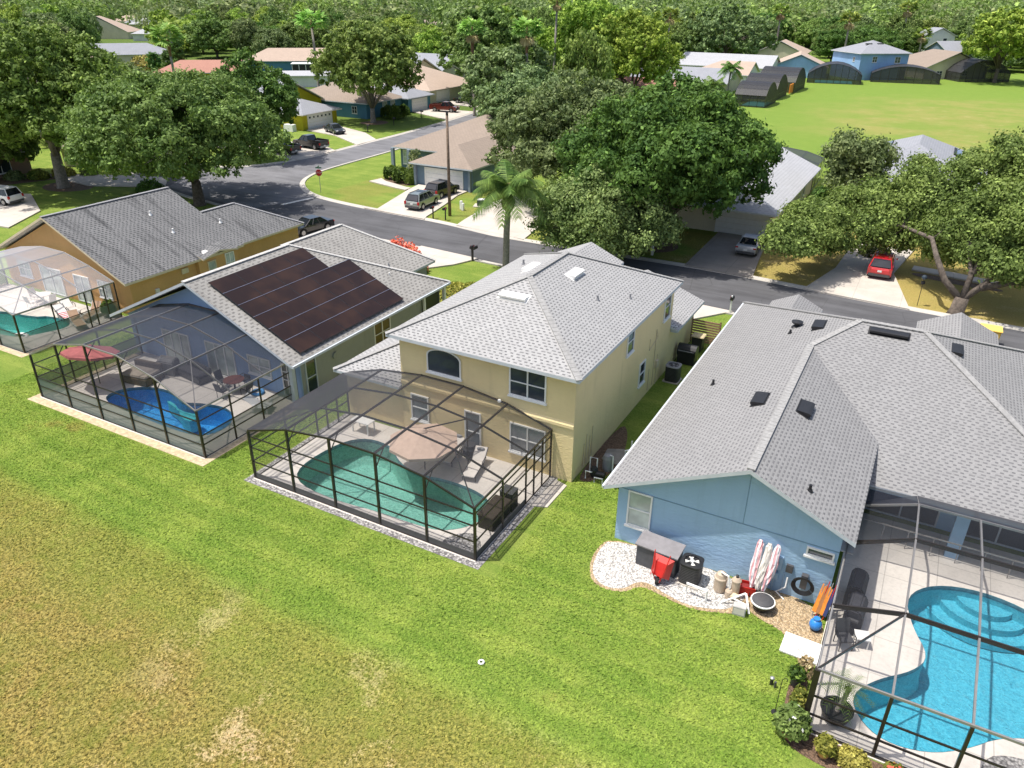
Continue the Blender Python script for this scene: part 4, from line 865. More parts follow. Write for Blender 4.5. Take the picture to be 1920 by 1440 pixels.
def lobe_points(g, L, leaves, flat, ragged, zb):
    P = []; Nn = []
    L = np.array(L); A = L[:, 3]**2; cnt = (leaves*A/A.sum()).astype(int)
    for (x, y, z, r), c in zip(L, cnt):
        tw = max(3, c//CL); d = g.normal(size=(tw, 3)); d[:, 2] += .25; d /= np.linalg.norm(d, axis=1)[:, None]
        rr = r*(1+g.normal(0, .15, tw))[:, None]*np.array([1, 1, .82*flat]); C = d*rr
        idx = g.integers(0, tw, c); csz = g.uniform(.7, 1.35, tw)[idx][:, None]; o = g.normal(0, ragged*.80, (c, 3))*csz*np.array([1, 1, .75]); p = C[idx]+o; n = o/(ragged*.8)*.55+d[idx]*.35+g.normal(0, .5, (c, 3)); n[:, 2] += .3
        n /= np.linalg.norm(n, axis=1)[:, None]; p += np.array([x, y, z])
        keep_ = np.ones(c, bool)
        for (x2, y2, z2, r2_) in L:
            if (x2, y2, z2) == (x, y, z): continue
            keep_ &= (((p-np.array([x2, y2, z2]))/np.array([1, 1, .82*flat]))**2).sum(1) > (r2_*.72)**2
        p, n = p[keep_], n[keep_]; P.append(p); Nn.append(n)
    P = np.concatenate(P); Nn = np.concatenate(Nn); ok = P[:, 2] > zb-.6
    return P[ok], Nn[ok], L
def limbs(b, L, base, fork, r0, k=7, g=random, n=8, lean=(0, 0)):
    bx, by = base; f = Vector((bx+lean[0], by+lean[1], fork)); b.tube([(bx, by, -.15), (bx, by, .25), (bx+lean[0]*.5, by+lean[1]*.5, fork*.5), f], [r0*1.5, r0*1.15, r0, r0*.85], n+2)
    idx = sorted(range(len(L)), key=lambda i: g.random())[:k]
    for i in idx:
        e = Vector(L[i][:3]); m1 = f.lerp(e, .35)+Vector((g.uniform(-.4, .4), g.uniform(-.4, .4), (e.z-f.z)*.18)); m2 = f.lerp(e, .7)+Vector((g.uniform(-.4, .4), g.uniform(-.4, .4), .3))
        b.tube([f-Vector((0, 0, r0*.4)), m1, m2, e], [r0*.55, r0*.4, r0*.24, r0*.08], n)
        for _ in range(2):
            j = random.randrange(len(L)); e2 = Vector(L[j][:3])
            if (e2-m2).length < 6: b.tube([m2, m2.lerp(e2, .5)+Vector((0, 0, .2)), e2], [r0*.2, r0*.12, r0*.05], 5)
def tree(label, loc, R_, h, seed, leafm, zb=2.2, nl=38, leaves=30000, leaf=.30, trunk_r=.32, bark=None, fork=None, cat='tree', group=None, name='tree', flat=1.0, rl=(.22, .34), low=-.35, lean=(0, 0), ragged=.35, rz=0, sc_=(1, 1, 1), off=(0, 0)):
    t = thing(name, label, cat, loc, rz, group)
    P, N, L = crown_points(seed, R_, zb, h, nl, leaves, rl, flat, low, ragged)
    P[:, 0] += off[0]; P[:, 1] += off[1]; L[:, 0] += off[0]; L[:, 1] += off[1]
    g = np.random.default_rng(seed+5); sz = leaf*g.uniform(.6, 1.3, len(P))
    me = quads_mesh('crown', P, N, sz, leafm, rg=g); o = bpy.data.objects.new('crown', me); COL.objects.link(o); o.parent = t; WM[o.name] = WM[t.name]
    b = MB(); random.seed(seed); limbs(b, [tuple(l) for l in L], (0, 0), fork or max(1.6, zb*.8), trunk_r, 8, random, 8, lean)
    b.build('trunk', bark or BARK, t, smooth=True); t.scale = sc_
    return t
def shrub(label, loc, rx, ry, h, leafm, leaves=2500, leaf=.12, boxy=False, cat='shrub', name='shrub', seed=1, group=None, pot=None, rz=0):
    t = thing(name, label, cat, loc, rz, group); g = np.random.default_rng(seed)
    d = g.normal(size=(leaves, 3)); d /= np.linalg.norm(d, axis=1)[:, None]; d[:, 2] = np.abs(d[:, 2])*.999
    if boxy: d = np.sign(d)*np.abs(d)**.45
    k = g.uniform(.78, 1.04, leaves)[:, None]*(1+.12*np.sin(d[:, :1]*7+seed)*np.cos(d[:, 1:2]*6))
    z0 = pot or 0; P = d*k*np.array([rx, ry, h-z0])+np.array([0, 0, z0]); n = d*.8+g.normal(0, .5, (leaves, 3)); n /= np.linalg.norm(n, axis=1)[:, None]
    me = quads_mesh('foliage', P, n, leaf*g.uniform(.6, 1.4, leaves), leafm, rg=g); o = bpy.data.objects.new('foliage', me); COL.objects.link(o); o.parent = t; WM[o.name] = WM[t.name]
    b = MB()
    for i in range(5): a = i*1.257; b.tube([(0, 0, z0-.05), (rx*.4*math.cos(a), ry*.4*math.sin(a), z0+(h-z0)*.6)], [.03, .012], 5)
    b.build('stem', BARK, t)
    return t
def potted(label, loc, pr, ph, potm, rx, h, leafm, seed=1, flowers=None, leaves=900, leaf=.10):
    t = shrub(label, loc, rx, rx, ph+h, leafm, leaves, leaf, seed=seed, cat='potted plant', name='potted_plant', pot=ph)
    b = MB(); b.lathe([(pr*.68, 0), (pr*.9, ph*.7), (pr, ph*.86), (pr*1.08, ph*.88), (pr*1.08, ph), (pr*.9, ph), (pr*.86, ph-.05)], n=18); b.build('pot', potm, t, smooth=False)
    if flowers:
        g = np.random.default_rng(seed+3); d = g.normal(size=(60, 3)); d /= np.linalg.norm(d, axis=1)[:, None]; d[:, 2] = abs(d[:, 2]); P = d*np.array([rx, rx, h])*1.02+np.array([0, 0, ph]); P, d = (P[:60], d[:60]) if flowers is not WPLAST else (P[:9], d[:9])
        me = quads_mesh('blossom', P, d, np.full(len(P), .11), flowers, rg=g); o = bpy.data.objects.new('blossom', me); COL.objects.link(o); o.parent = t
    return t
def palm(label, loc, trunk_h, fr_len, seed, leafm, kind='feather', r=.2, nfr=20, name='palm_tree', boot=1.2, dead=0, group=None, rz=0, up_=.9):
    t = thing(name, label, 'palm tree', loc, rz, group); random.seed(seed)
    lean = random.uniform(-.1, .1); top = Vector((lean*trunk_h*.3, 0, trunk_h))
    b = MB(); b.tube([(0, 0, -.1), (0, 0, .3), (lean*trunk_h*.1, 0, trunk_h*.5), tuple(top-Vector((0, 0, boot)))], [r*1.4, r*1.1, r, r*.9], 12); b.build('trunk', PALMB, t, smooth=True)
    bw = 1 if kind == 'feather' else .55; b = MB(); b.lathe([(r*1.0, trunk_h-boot), (r*1.9*bw, trunk_h-boot*.85), (r*2.3*bw, trunk_h-boot*.6), (r*1.3, trunk_h-boot*.3), (r*.9, trunk_h+.1), (r*.5, trunk_h+.5)], top.x, 0, 10); b.build('boot', PBOOT, t)
    def frond(b, a, el, L, drop):
        d = Vector((math.cos(a), math.sin(a), 0)); n = 14; pts = []
        for i in range(n+1):
            f = i/n; x = L*f*math.cos(el)*(1-.1*f); z = L*f*math.sin(el)-drop*L*f*f; pts.append(top+Vector((0, 0, .3))+d*x+Vector((0, 0, z)))
        b.tube(pts, [.035*(1-.8*i/n) for i in range(n+1)], 4, cap=False)
        sd_ = Vector((-d.y, d.x, 0))
        for i in range(1, n+1):
            p = pts[i]; tg = (pts[i]-pts[i-1]).normalized(); ll = L*.30*math.sin(math.pi*min(1, (i+1.5)/(n+3)))+.12
            for s_ in (-1, 1):
                for q in (.0, .25, .5, .75):
                    pp = p-tg*q*(L/n); e = pp+sd_*s_*ll*.8+tg*ll*.45-Vector((0, 0, ll*(.45+.3*random.random()))); m_ = pp.lerp(e, .55)+Vector((0, 0, ll*.12)); wv = tg*.028
                    b.poly([pp-wv, pp+wv, m_+wv, m_-wv]).poly([m_-wv, m_+wv, e])
    def fan(b, a, el, L):
        d = Vector((math.cos(a)*math.cos(el), math.sin(a)*math.cos(el), math.sin(el))); c = top+Vector((0, 0, .2))+d*L*.55; b.tube([top, c], [.035, .02], 4, cap=False)
        s_ = d.cross(Vector((0, 0, 1))).normalized(); u = s_.cross(d).normalized(); n = 16
        for i in range(n):
            th_ = -1.9+3.8*(i+.5)/n; q = d*math.cos(th_)+s_*math.sin(th_); e = c+q*L*.5-Vector((0, 0, L*.12*(1+abs(math.sin(th_)))))+u*random.uniform(-.1, .1)*L
            wv = (d*-math.sin(th_)+s_*math.cos(th_))*L*.055; b.poly([c, c.lerp(e, .6)-wv, e, c.lerp(e, .6)+wv])
    b = MB()
    for i in range(nfr):
        a = i*2.39996+random.uniform(-.2, .2); f = i/nfr; el = up_*(1-f)*1.25-.25
        if kind == 'feather': frond(b, a, el, fr_len*random.uniform(.85, 1.08), .30+.35*f)
        else: fan(b, a, el, fr_len*random.uniform(.85, 1.1))
    b.build('frond', leafm, t, recalc=False)
    if dead:
        b = MB()
        for i in range(dead):
            a = i*2.4+random.uniform(-.2, .2)
            if kind == 'fan': fan(b, a, -1.0-.35*random.random(), fr_len*.8)
            else: frond(b, a, -.8, fr_len*.6, .4)
        b.build('dead_frond', F_DRY, t, recalc=False)
    return t

tree('broad dark oak behind the orange house, its crown over the street corner', (-69.9, 56.9, 0), 11.4, 13.0, 3, F_OAK, 3.0, 74, 180000, .25, .55, rl=(.14, .24), low=-.45, fork=2.6, flat=.95, off=(-1.4, -.6))
tree('tall light green tree on the lawn beside the white van at far left', (-90.2, 54.6, 0), 10.6, 16.5, 4, F_LEFT, 4.2, 70, 120000, .30, .6, BARKL, rl=(.16, .26), low=-.5, fork=4.0)
tree('narrow dark tree between the broad oak and the olive house', (-83.0, 79.5, 0), 6.0, 13.6, 5, F_DARK, 1.6, 36, 40000, .32, .3)
tree('round green street tree in front of the teal house', (-90.6, 114.2, 0), 9.2, 16.6, 6, F_WOOD, 3.2, 54, 62000, .40, .45, BARKL, rl=(.17, .27))
tree('dense dark green oak with straight trunk beside the shaded driveway', (-21.1, 67.7, 0), 9.2, 14.4, 8, F_DARK, 2.6, 72, 165000, .25, .42, rl=(.14, .24), low=-.5, off=(-.1, 0))
tree('grey green oak left of the dense oak, over the corner house roof', (-34.6, 79.5, 0), 9.8, 12.8, 9, F_BLUEG, 1.6, 66, 125000, .27, .4, rl=(.17, .27), low=-.5)
tree('grey green oak crown behind the corner house, right of the maroon pickup', (-50.5, 98.5, 0), 7.5, 11.6, 39, F_BLUEG, 1.6, 46, 56000, .32, .35, rl=(.18, .28), low=-.5)
tree('low bushy oak beside the street behind the yellow house ridge', (-24.6, 60.9, 0), 5.9, 7.8, 10, F_PALE, .6, 54, 90000, .19, .26, rl=(.17, .27), low=-.6)
# spreading live oak at right with its forked trunk
LO = thing('tree', 'spreading live oak with forked dark trunk beside the red car driveway', 'tree', (3.8, 62.3, 0))
LOB = [(-13.4, -0.6, 3.6, 0.86), (-13.2, 1.2, 4.2, 1.03), (-12.3, 3.0, 4.9, 1.12), (-11.6, -0.2, 3.4, 0.86), (-11.5, 1.6, 4.2, 1.12), (-12.2, 5.5, 4.9, 1.12), (-10.2, 3.2, 3.7, 0.95), (-10.6, 4.6, 4.8, 1.03), (-10.9, 5.7, 2.6, 1.29), (-10.8, 8.7, 4.2, 1.38), (-8.6, 6.7, 3.1, 1.38), (-9.3, 9.7, 5.1, 1.46), (-7.2, 7.7, 4.0, 1.46), (-7.5, 10.7, 6.0, 1.38), (-5.3, 8.2, 2.8, 1.29), (-5.5, 8.7, 5.3, 1.55), (-4.8, 9.7, 7.4, 1.38), (-3.2, 6.7, 4.4, 1.46), (-2.6, 7.7, 6.4, 1.63), (-2.3, 8.7, 8.3, 1.38), (-1.0, 4.7, 4.7, 1.55), (-0.0, 5.7, 6.7, 1.72), (-0.3, 7.7, 9.1, 1.46), (1.6, 2.7, 5.6, 1.55), (1.7, 4.7, 7.9, 1.72), (1.5, 6.7, 10.3, 1.2), (3.2, 1.7, 6.9, 1.63), (3.5, 4.7, 8.9, 1.72), (2.3, 0.2, 4.0, 1.2), (4.1, -0.3, 4.5, 1.38), (0.7, 2.2, 4.0, 1.2), (-2.0, 5.7, 3.0, 0.95), (5.3, 1.7, 6.4, 1.89), (4.5, 5.7, 9.6, 1.63), (0.6, 8.7, 11.2, 0.6), (1.7, 7.7, 10.7, 0.77), (-4.8, 11.7, 8.2, 0.95), (-1.1, 9.7, 9.5, 0.86)]
gl = np.random.default_rng(21); LOB2 = list(LOB)
for (x, y, z, r) in LOB:
    for _ in range(2): a = gl.uniform(0, 6.28); LOB2.append((x+1.0*r*math.cos(a), y+1.0*r*math.sin(a), z+gl.uniform(-.5, .6)*r, r*gl.uniform(.35, .55)))
P, N, L = lobe_points(gl, [(x, y, z, r*1.12) for x, y, z, r in LOB2], 150000, .72, .38, .8)
o = bpy.data.objects.new('crown', quads_mesh('crown', P, N, .185*rng.uniform(.6, 1.3, len(P)), F_LIVE)); COL.objects.link(o); o.parent = LO
b = MB(); b.tube([(0, 0, -.2), (0, 0, .3), (.1, .1, 1.3)], [.75, .52, .48], 12)
lm = [((.05, .1, 1.1), (-1.3, .4, 2.3), (-2.2, .8, 3.8), (-2.8, 2.6, 4.7), (-5.0, 6.5, 4.4), (-8.2, 7.4, 4.1), (-10.8, 4.6, 4.3)), ((.1, .1, 1.2), (.3, .7, 2.9), (-.3, 1.8, 4.8), (-.5, 3.8, 5.8), (-2.4, 6.8, 6.6)), ((.1, .1, 1.1), (1.3, .6, 2.4), (2.3, 1.4, 4.0), (3.2, 2.6, 5.9), (4.4, 5, 8.0)), ((1.1, .5, 2.1), (2.8, .2, 2.9), (5.0, .3, 3.3), (7.5, 1.2, 4.6)), ((.3, .7, 2.9), (1.2, 2.8, 5.2), (1.6, 5.2, 7.6), (1.5, 6.8, 9.8))]
for q in lm: q = smooth_open([tuple(a) for a in q], 1) if False else q; b.tube([(x_, y_, z_) for i_, (x_, y_, z_) in enumerate(q)], [.27*(1-.85*i/(len(q)-1)) for i in range(len(q))], 9)
random.seed(5)
for l in L:
    e = Vector(l[:3])
    s_ = min([Vector(p) for q in lm for p in q[1:]], key=lambda p: (p-e).length); b.tube([s_, s_.lerp(e, .5)+Vector((0, 0, -.1)), s_.lerp(e, .9)], [.055, .035, .01], 5)
b.build('trunk', BARK, LO, smooth=True)
tree('loose green tree in front of the grey roof with black collectors', (-7.2, 88, 0), 3.5, 9.2, 12, F_BLUEG, 1.4, 24, 13000, .26, .22, rl=(.17, .27), ragged=.5)
tree('light tree rising at the right edge above the live oak', (9.8, 78, 0), 5.2, 12.5, 13, F_LIVE, 2.0, 26, 17000, .32, .25, rl=(.17, .27), ragged=.55)
tree('grey green round tree beside the tall palm, beyond the corner house', (-67.9, 124.7, 0), 8.6, 13.3, 14, F_BLUEG, 1.4, 40, 30000, .46, .4, low=-.5)
tree('tall bright tree behind the cross street, left of the fan palm', (-88.5, 152, 0), 10.0, 20.0, 15, F_OAK, 2.5, 46, 36000, .52, .5, rl=(.17, .27), low=-.5)
tree('very tall yellow green tree above the dense oak', (-70.5, 160, 0), 11.5, 20.4, 16, F_BRI, 2.5, 66, 74000, .40, .5, rl=(.15, .24), low=-.5)
tree('very tall yellow green tree right of the hanging fan palm', (-57.5, 156, 0), 9.5, 18.6, 17, F_BRI, 2.0, 52, 52000, .40, .5, rl=(.16, .25), low=-.5)
tree('grey green dome shaped tree above the long pale roof', (-70, 279, 0), 15, 17.6, 18, F_BLUEG, 1.0, 56, 46000, .6, .5, rl=(.18, .28), low=-.5)
tree('bright round tree standing at the end of the far lawn', (9, 262, 0), 11.5, 18.2, 19, F_BRI, 4.5, 40, 30000, .65, .5, rl=(.2, .3), low=-.4)
palm('feathery queen palm standing before the driveway, left of the yellow house ridge', (-30.0, 54.2, 0), 6.9, 3.6, 2, F_PALM, 'feather', .26, 26, boot=1.7)
palm('tall thin fan palm with red brown boots in front of the grey green trees', (-63.5, 122, 0), 15.5, 3.0, 3, F_FANG, 'fan', .22, 24, boot=3.4, dead=3)
palm('tall thin fan palm with dark shaggy trunk before the peach roof', (-79.5, 131, 0), 15.0, 3.0, 4, F_FANG, 'fan', .24, 24, boot=5.0, dead=4)
palm('tall fan palm with golden hanging skirt beside the long pale roof', (-77.6, 238, 0), 15.6, 3.2, 5, F_FAN, 'fan', .26, 22, boot=1.5, dead=14)
palm('fan palm with brown skirt hanging against the yellow green trees', (-72.2, 150, 0), 19.5, 2.1, 6, F_FAN, 'fan', .22, 18, boot=1.2, dead=12)
palm('fan palm with broad leaves and red trunk before the red brown roof', (-158, 128, 0), 11.5, 4.2, 7, F_FANG, 'fan', .28, 24, boot=4)
palm('fan palm with broad leaves above the tan roof beside the round street tree', (-115, 128, 0), 15.5, 3.8, 8, F_FANG, 'fan', .25, 20, boot=1)
palm('yellow green fan palm behind the sky blue house', (-34, 285, 0), 14.5, 3.8, 9, F_FAN, 'fan', .3, 20, boot=1, dead=7)
palm('golden fan palm in the wood above the blue gable', (-62, 318, 0), 16.0, 3.8, 10, F_FAN, 'fan', .3, 20, boot=1, dead=10)
palm('fan palm high in the wood above the sky blue house', (-24, 380, 0), 17, 4.4, 12, F_FAN, 'fan', .3, 20, boot=1, dead=10)
palm('yellow fan palm beside the white two storey house', (-14, 322, 0), 9.5, 3.6, 11, F_FAN, 'fan', .3, 20, boot=1, dead=4)
palm('leaning palm with yellow arching fronds left of the grey olive tree', (-196, 160, 0), 12, 4.5, 13, F_FAN, 'feather', .3, 18, boot=1)
palm('feathery palm clump behind the nearest domed cage', (-44.5, 170, 0), 4.0, 3.6, 14, F_PALM, 'feather', .18, 22, boot=.6)
palm('bright feathery palm rising left of the domed cages', (-44.5, 182, 0), 6.5, 3.2, 15, F_PALM, 'feather', .18, 20, boot=.6)
palm('small feathery palm beside the grey flat roof', (-48.5, 166, 0), 4.2, 3.4, 16, F_PALM, 'feather', .18, 20, boot=.6)
GROVE = [(-101.8,54.3,5.6,10.7),(-111.4,54.2,4.1,8.0),(-116.6,59.0,3.9,7.2),(-125.9,63.6,6.2,11.0),(-116.8,74.4,6.0,11.3),(-134.9,72.1,7.9,12.0),(-119.7,87.8,6.1,10.6),(-54.4,124.8,5.3,15.3),(-148.3,75.7,7.2,13.1),(-130.0,90.0,5.2,9.8),(-143.3,87.8,5.9,15.1),(-157.6,83.3,6.6,10.1),(-75.3,134.9,5.9,12.0),(-62.0,143.7,5.2,11.3),(-165.5,90.2,5.2,10.5),(-155.7,96.2,6.6,13.1),(-175.4,94.1,5.1,9.5),(-166.3,101.0,6.6,10.4),(-185.5,97.5,6.6,14.7),(-185.7,111.2,8.9,12.0),(-204.6,104.6,5.7,15.3),(-92.7,171.3,9.0,12.5),(-195.7,124.1,6.6,13.1),(-212.2,115.4,6.8,14.4),(-227.4,117.5,6.4,11.0),(-220.7,128.6,7.5,10.8),(-91.4,198.5,8.7,13.2),(26.1,268.1,7.2,13.0),(-107.1,199.5,8.0,10.0),(-147.0,179.1,7.0,12.5),(-241.2,130.0,6.7,11.2),(-95.6,213.1,6.8,12.2),(-227.6,144.9,8.2,12.7),(-134.8,196.2,6.3,11.3),(-151.0,192.5,6.3,10.8),(29.1,290.2,6.1,14.3),(-123.6,208.4,9.6,10.1),(-106.9,217.5,5.9,9.7),(-251.4,142.7,6.9,14.6),(-266.3,138.9,7.2,13.8),(25.2,301.0,6.6,10.3),(-104.3,231.6,8.9,9.9),(-120.9,222.7,6.2,10.1),(-148.4,208.2,8.5,9.5),(-135.3,219.0,7.6,10.0),(-165.1,209.0,9.4,11.4),(12.0,305.2,9.0,9.5),(30.6,316.1,10.1,11.0),(-268.6,155.1,6.5,11.1),(-184.4,205.4,6.0,12.8),(-118.6,241.7,6.7,15.1),(-100.1,253.6,8.5,15.5),(-291.0,150.6,8.1,12.9),(-264.6,165.2,5.9,13.2),(-156.5,228.2,7.3,10.1),(14.5,321.1,6.3,14.4),(-202.1,204.4,6.3,10.8),(-135.5,241.2,9.7,13.1),(-25.6,302.5,6.7,10.2),(-92.6,266.9,6.5,12.5),(-117.1,254.4,7.0,9.8),(-182.2,219.5,10.3,10.5),(25.4,332.1,9.2,10.0),(-82.1,275.3,6.6,12.0),(-212.8,204.9,5.9,13.2),(-264.4,177.1,6.9,14.9),(-283.8,168.4,7.6,15.1),(-173.0,230.8,6.5,12.3),(-226.8,202.9,9.7,13.5),(-111.1,267.1,9.2,15.1),(-149.4,248.1,6.4,14.9),(-40.5,307.3,6.8,11.7),(-298.1,168.3,8.7,11.4),(-125.2,263.5,6.7,14.4),(10.7,337.2,8.5,9.7),(-168.1,240.7,6.2,10.3),(-275.0,183.2,7.2,12.9),(-137.1,257.9,8.5,11.9),(-84.6,286.5,6.1,14.5),(-75.1,292.1,6.5,11.1),(-245.5,200.8,7.7,9.9),(31.8,351.2,9.8,13.8),(-315.3,165.7,9.9,10.3),(-182.6,238.2,6.6,11.9),(-29.5,321.1,9.6,11.7),(-206.4,226.1,9.9,14.1),(-99.9,285.9,7.2,15.0),(-195.4,234.4,5.8,9.9),(-222.4,220.4,8.9,10.2),(-19.7,332.9,6.7,9.7),(-294.9,185.4,10.3,14.5),(-119.6,280.2,7.9,12.9),(-73.9,305.3,5.8,14.2),(-136.8,271.9,6.1,15.4),(4.1,349.4,6.1,14.6),(-174.3,253.3,8.8,9.9),(-87.4,301.2,6.0,12.7),(13.6,357.1,7.2,13.7),(-248.5,215.9,8.0,13.6),(-316.9,179.2,5.8,11.7),(-330.6,172.9,9.7,10.1),(-156.7,267.4,9.0,15.1),(-111.5,292.4,6.3,14.9),(-31.9,336.7,7.9,12.3),(-197.1,247.4,8.3,12.3),(34.7,374.0,7.8,11.5),(-214.6,239.7,6.0,15.4),(-44.9,332.4,6.2,11.0),(-131.7,286.3,6.1,15.3),(-225.2,236.0,5.8,10.4),(-239.6,229.0,6.4,11.7),(-82.2,314.6,8.4,14.4),(20.8,372.6,8.0,10.5),(-21.6,349.9,7.1,11.8),(-268.5,220.0,8.2,11.2),(-74.2,326.0,6.2,11.5),(-105.1,309.3,6.8,11.5),(7.2,370.2,6.0,14.1),(-211.2,253.0,8.8,10.3),(-254.7,229.7,6.2,15.1),(-192.0,264.3,10.3,12.4),(-311.7,200.2,9.4,14.6),(-145.6,291.0,7.8,14.8),(-237.3,241.7,5.9,10.4),(-159.2,284.5,7.7,15.2),(-128.7,301.7,9.5,14.7),(-327.2,195.4,6.0,9.5),(-173.2,279.9,7.8,13.7),(-343.1,188.9,8.6,10.5),(-46.9,350.0,7.7,12.3),(-249.0,241.2,6.8,11.4),(-226.4,253.5,6.8,14.8),(-96.4,324.0,9.5,12.7),(32.9,396.4,8.3,13.9),(-71.4,341.4,6.4,13.2),(-82.7,335.4,6.2,15.0),(-241.4,252.5,6.1,11.5),(-123.8,316.2,8.3,14.8),(-271.9,236.2,7.0,10.3),(-40.6,361.4,7.1,11.5),(-324.6,208.7,8.4,10.7),(-27.0,370.3,9.4,10.7),(-113.2,324.3,6.5,11.9),(-220.0,267.2,8.2,11.7),(-169.8,294.4,9.1,13.1),(10.1,392.1,9.9,14.8),(-203.6,277.3,9.9,9.8),(-364.4,191.1,7.4,14.9),(22.2,402.1,5.8,15.4),(36.4,410.5,8.0,12.3),(-263.7,249.2,7.3,13.6),(-100.4,338.2,6.3,10.4),(-237.2,265.0,9.0,14.8),(-153.0,311.6,9.7,11.7),(-82.0,350.2,9.2,10.3),(-253.3,258.5,6.0,14.4),(-339.7,213.1,9.5,14.2),(-353.8,206.4,8.5,13.5),(-292.6,240.0,8.8,11.5),(-184.4,299.1,7.8,12.1),(-50.1,372.0,6.0,14.2),(-278.8,249.6,10.1,10.7),(-377.9,197.2,8.3,13.0),(-41.4,380.6,6.4,10.9),(15.3,411.4,7.1,15.4),(-75.6,363.1,7.2,10.9),(39.4,425.6,9.1,15.3),(-173.4,310.8,7.9,15.2),(-228.2,281.2,8.4,11.6),(-98.6,351.7,9.4,14.0),(25.7,419.2,7.3,13.4),(-331.2,226.6,6.3,13.8),(-217.2,289.0,6.1,13.1),(-136.8,333.1,9.8,14.6),(-29.6,391.6,9.1,11.1),(-263.8,265.6,7.0,14.0),(-251.8,273.1,6.8,10.4),(-240.8,279.8,5.9,13.4),(-165.0,322.1,6.3,10.2),(-123.5,344.6,9.8,14.7),(-59.4,380.8,7.4,12.5),(-1.5,414.1,8.3,11.3),(-296.2,255.0,7.8,10.4),(-341.6,230.7,5.8,11.1),(-85.9,369.5,6.6,12.8),(-192.4,312.5,8.4,9.8),(15.8,426.5,6.3,10.3),(-378.6,214.2,10.2,15.3),(-181.5,321.7,7.8,13.7),(-357.8,226.5,5.9,10.6),(-274.0,273.9,8.0,11.9),(39.3,443.4,6.5,15.1),(-96.8,371.5,6.0,10.5),(-396.7,210.0,8.5,14.7),(-164.7,335.8,6.6,13.2),(-115.6,362.6,7.1,11.1),(-26.7,410.9,7.6,15.1),(-222.3,305.2,10.3,11.0),(-46.0,401.2,9.4,15.3),(-175.3,332.0,5.9,13.3),(-145.7,348.1,9.5,12.8),(-369.0,228.0,6.2,12.4),(-62.3,393.9,6.7,13.4),(-308.7,260.8,6.9,11.2),(-250.7,292.6,6.1,13.8),(-261.5,287.0,7.2,15.1),(6.2,431.8,5.9,14.0),(-15.3,420.9,7.4,12.2),(-238.9,300.2,8.5,10.2),(25.0,443.3,8.5,11.4),(-354.3,238.7,7.2,10.4),(-293.4,272.6,7.8,14.8),(-79.3,388.7,10.0,15.1),(-130.3,361.2,6.6,11.0),(40.1,454.2,6.1,12.2)]
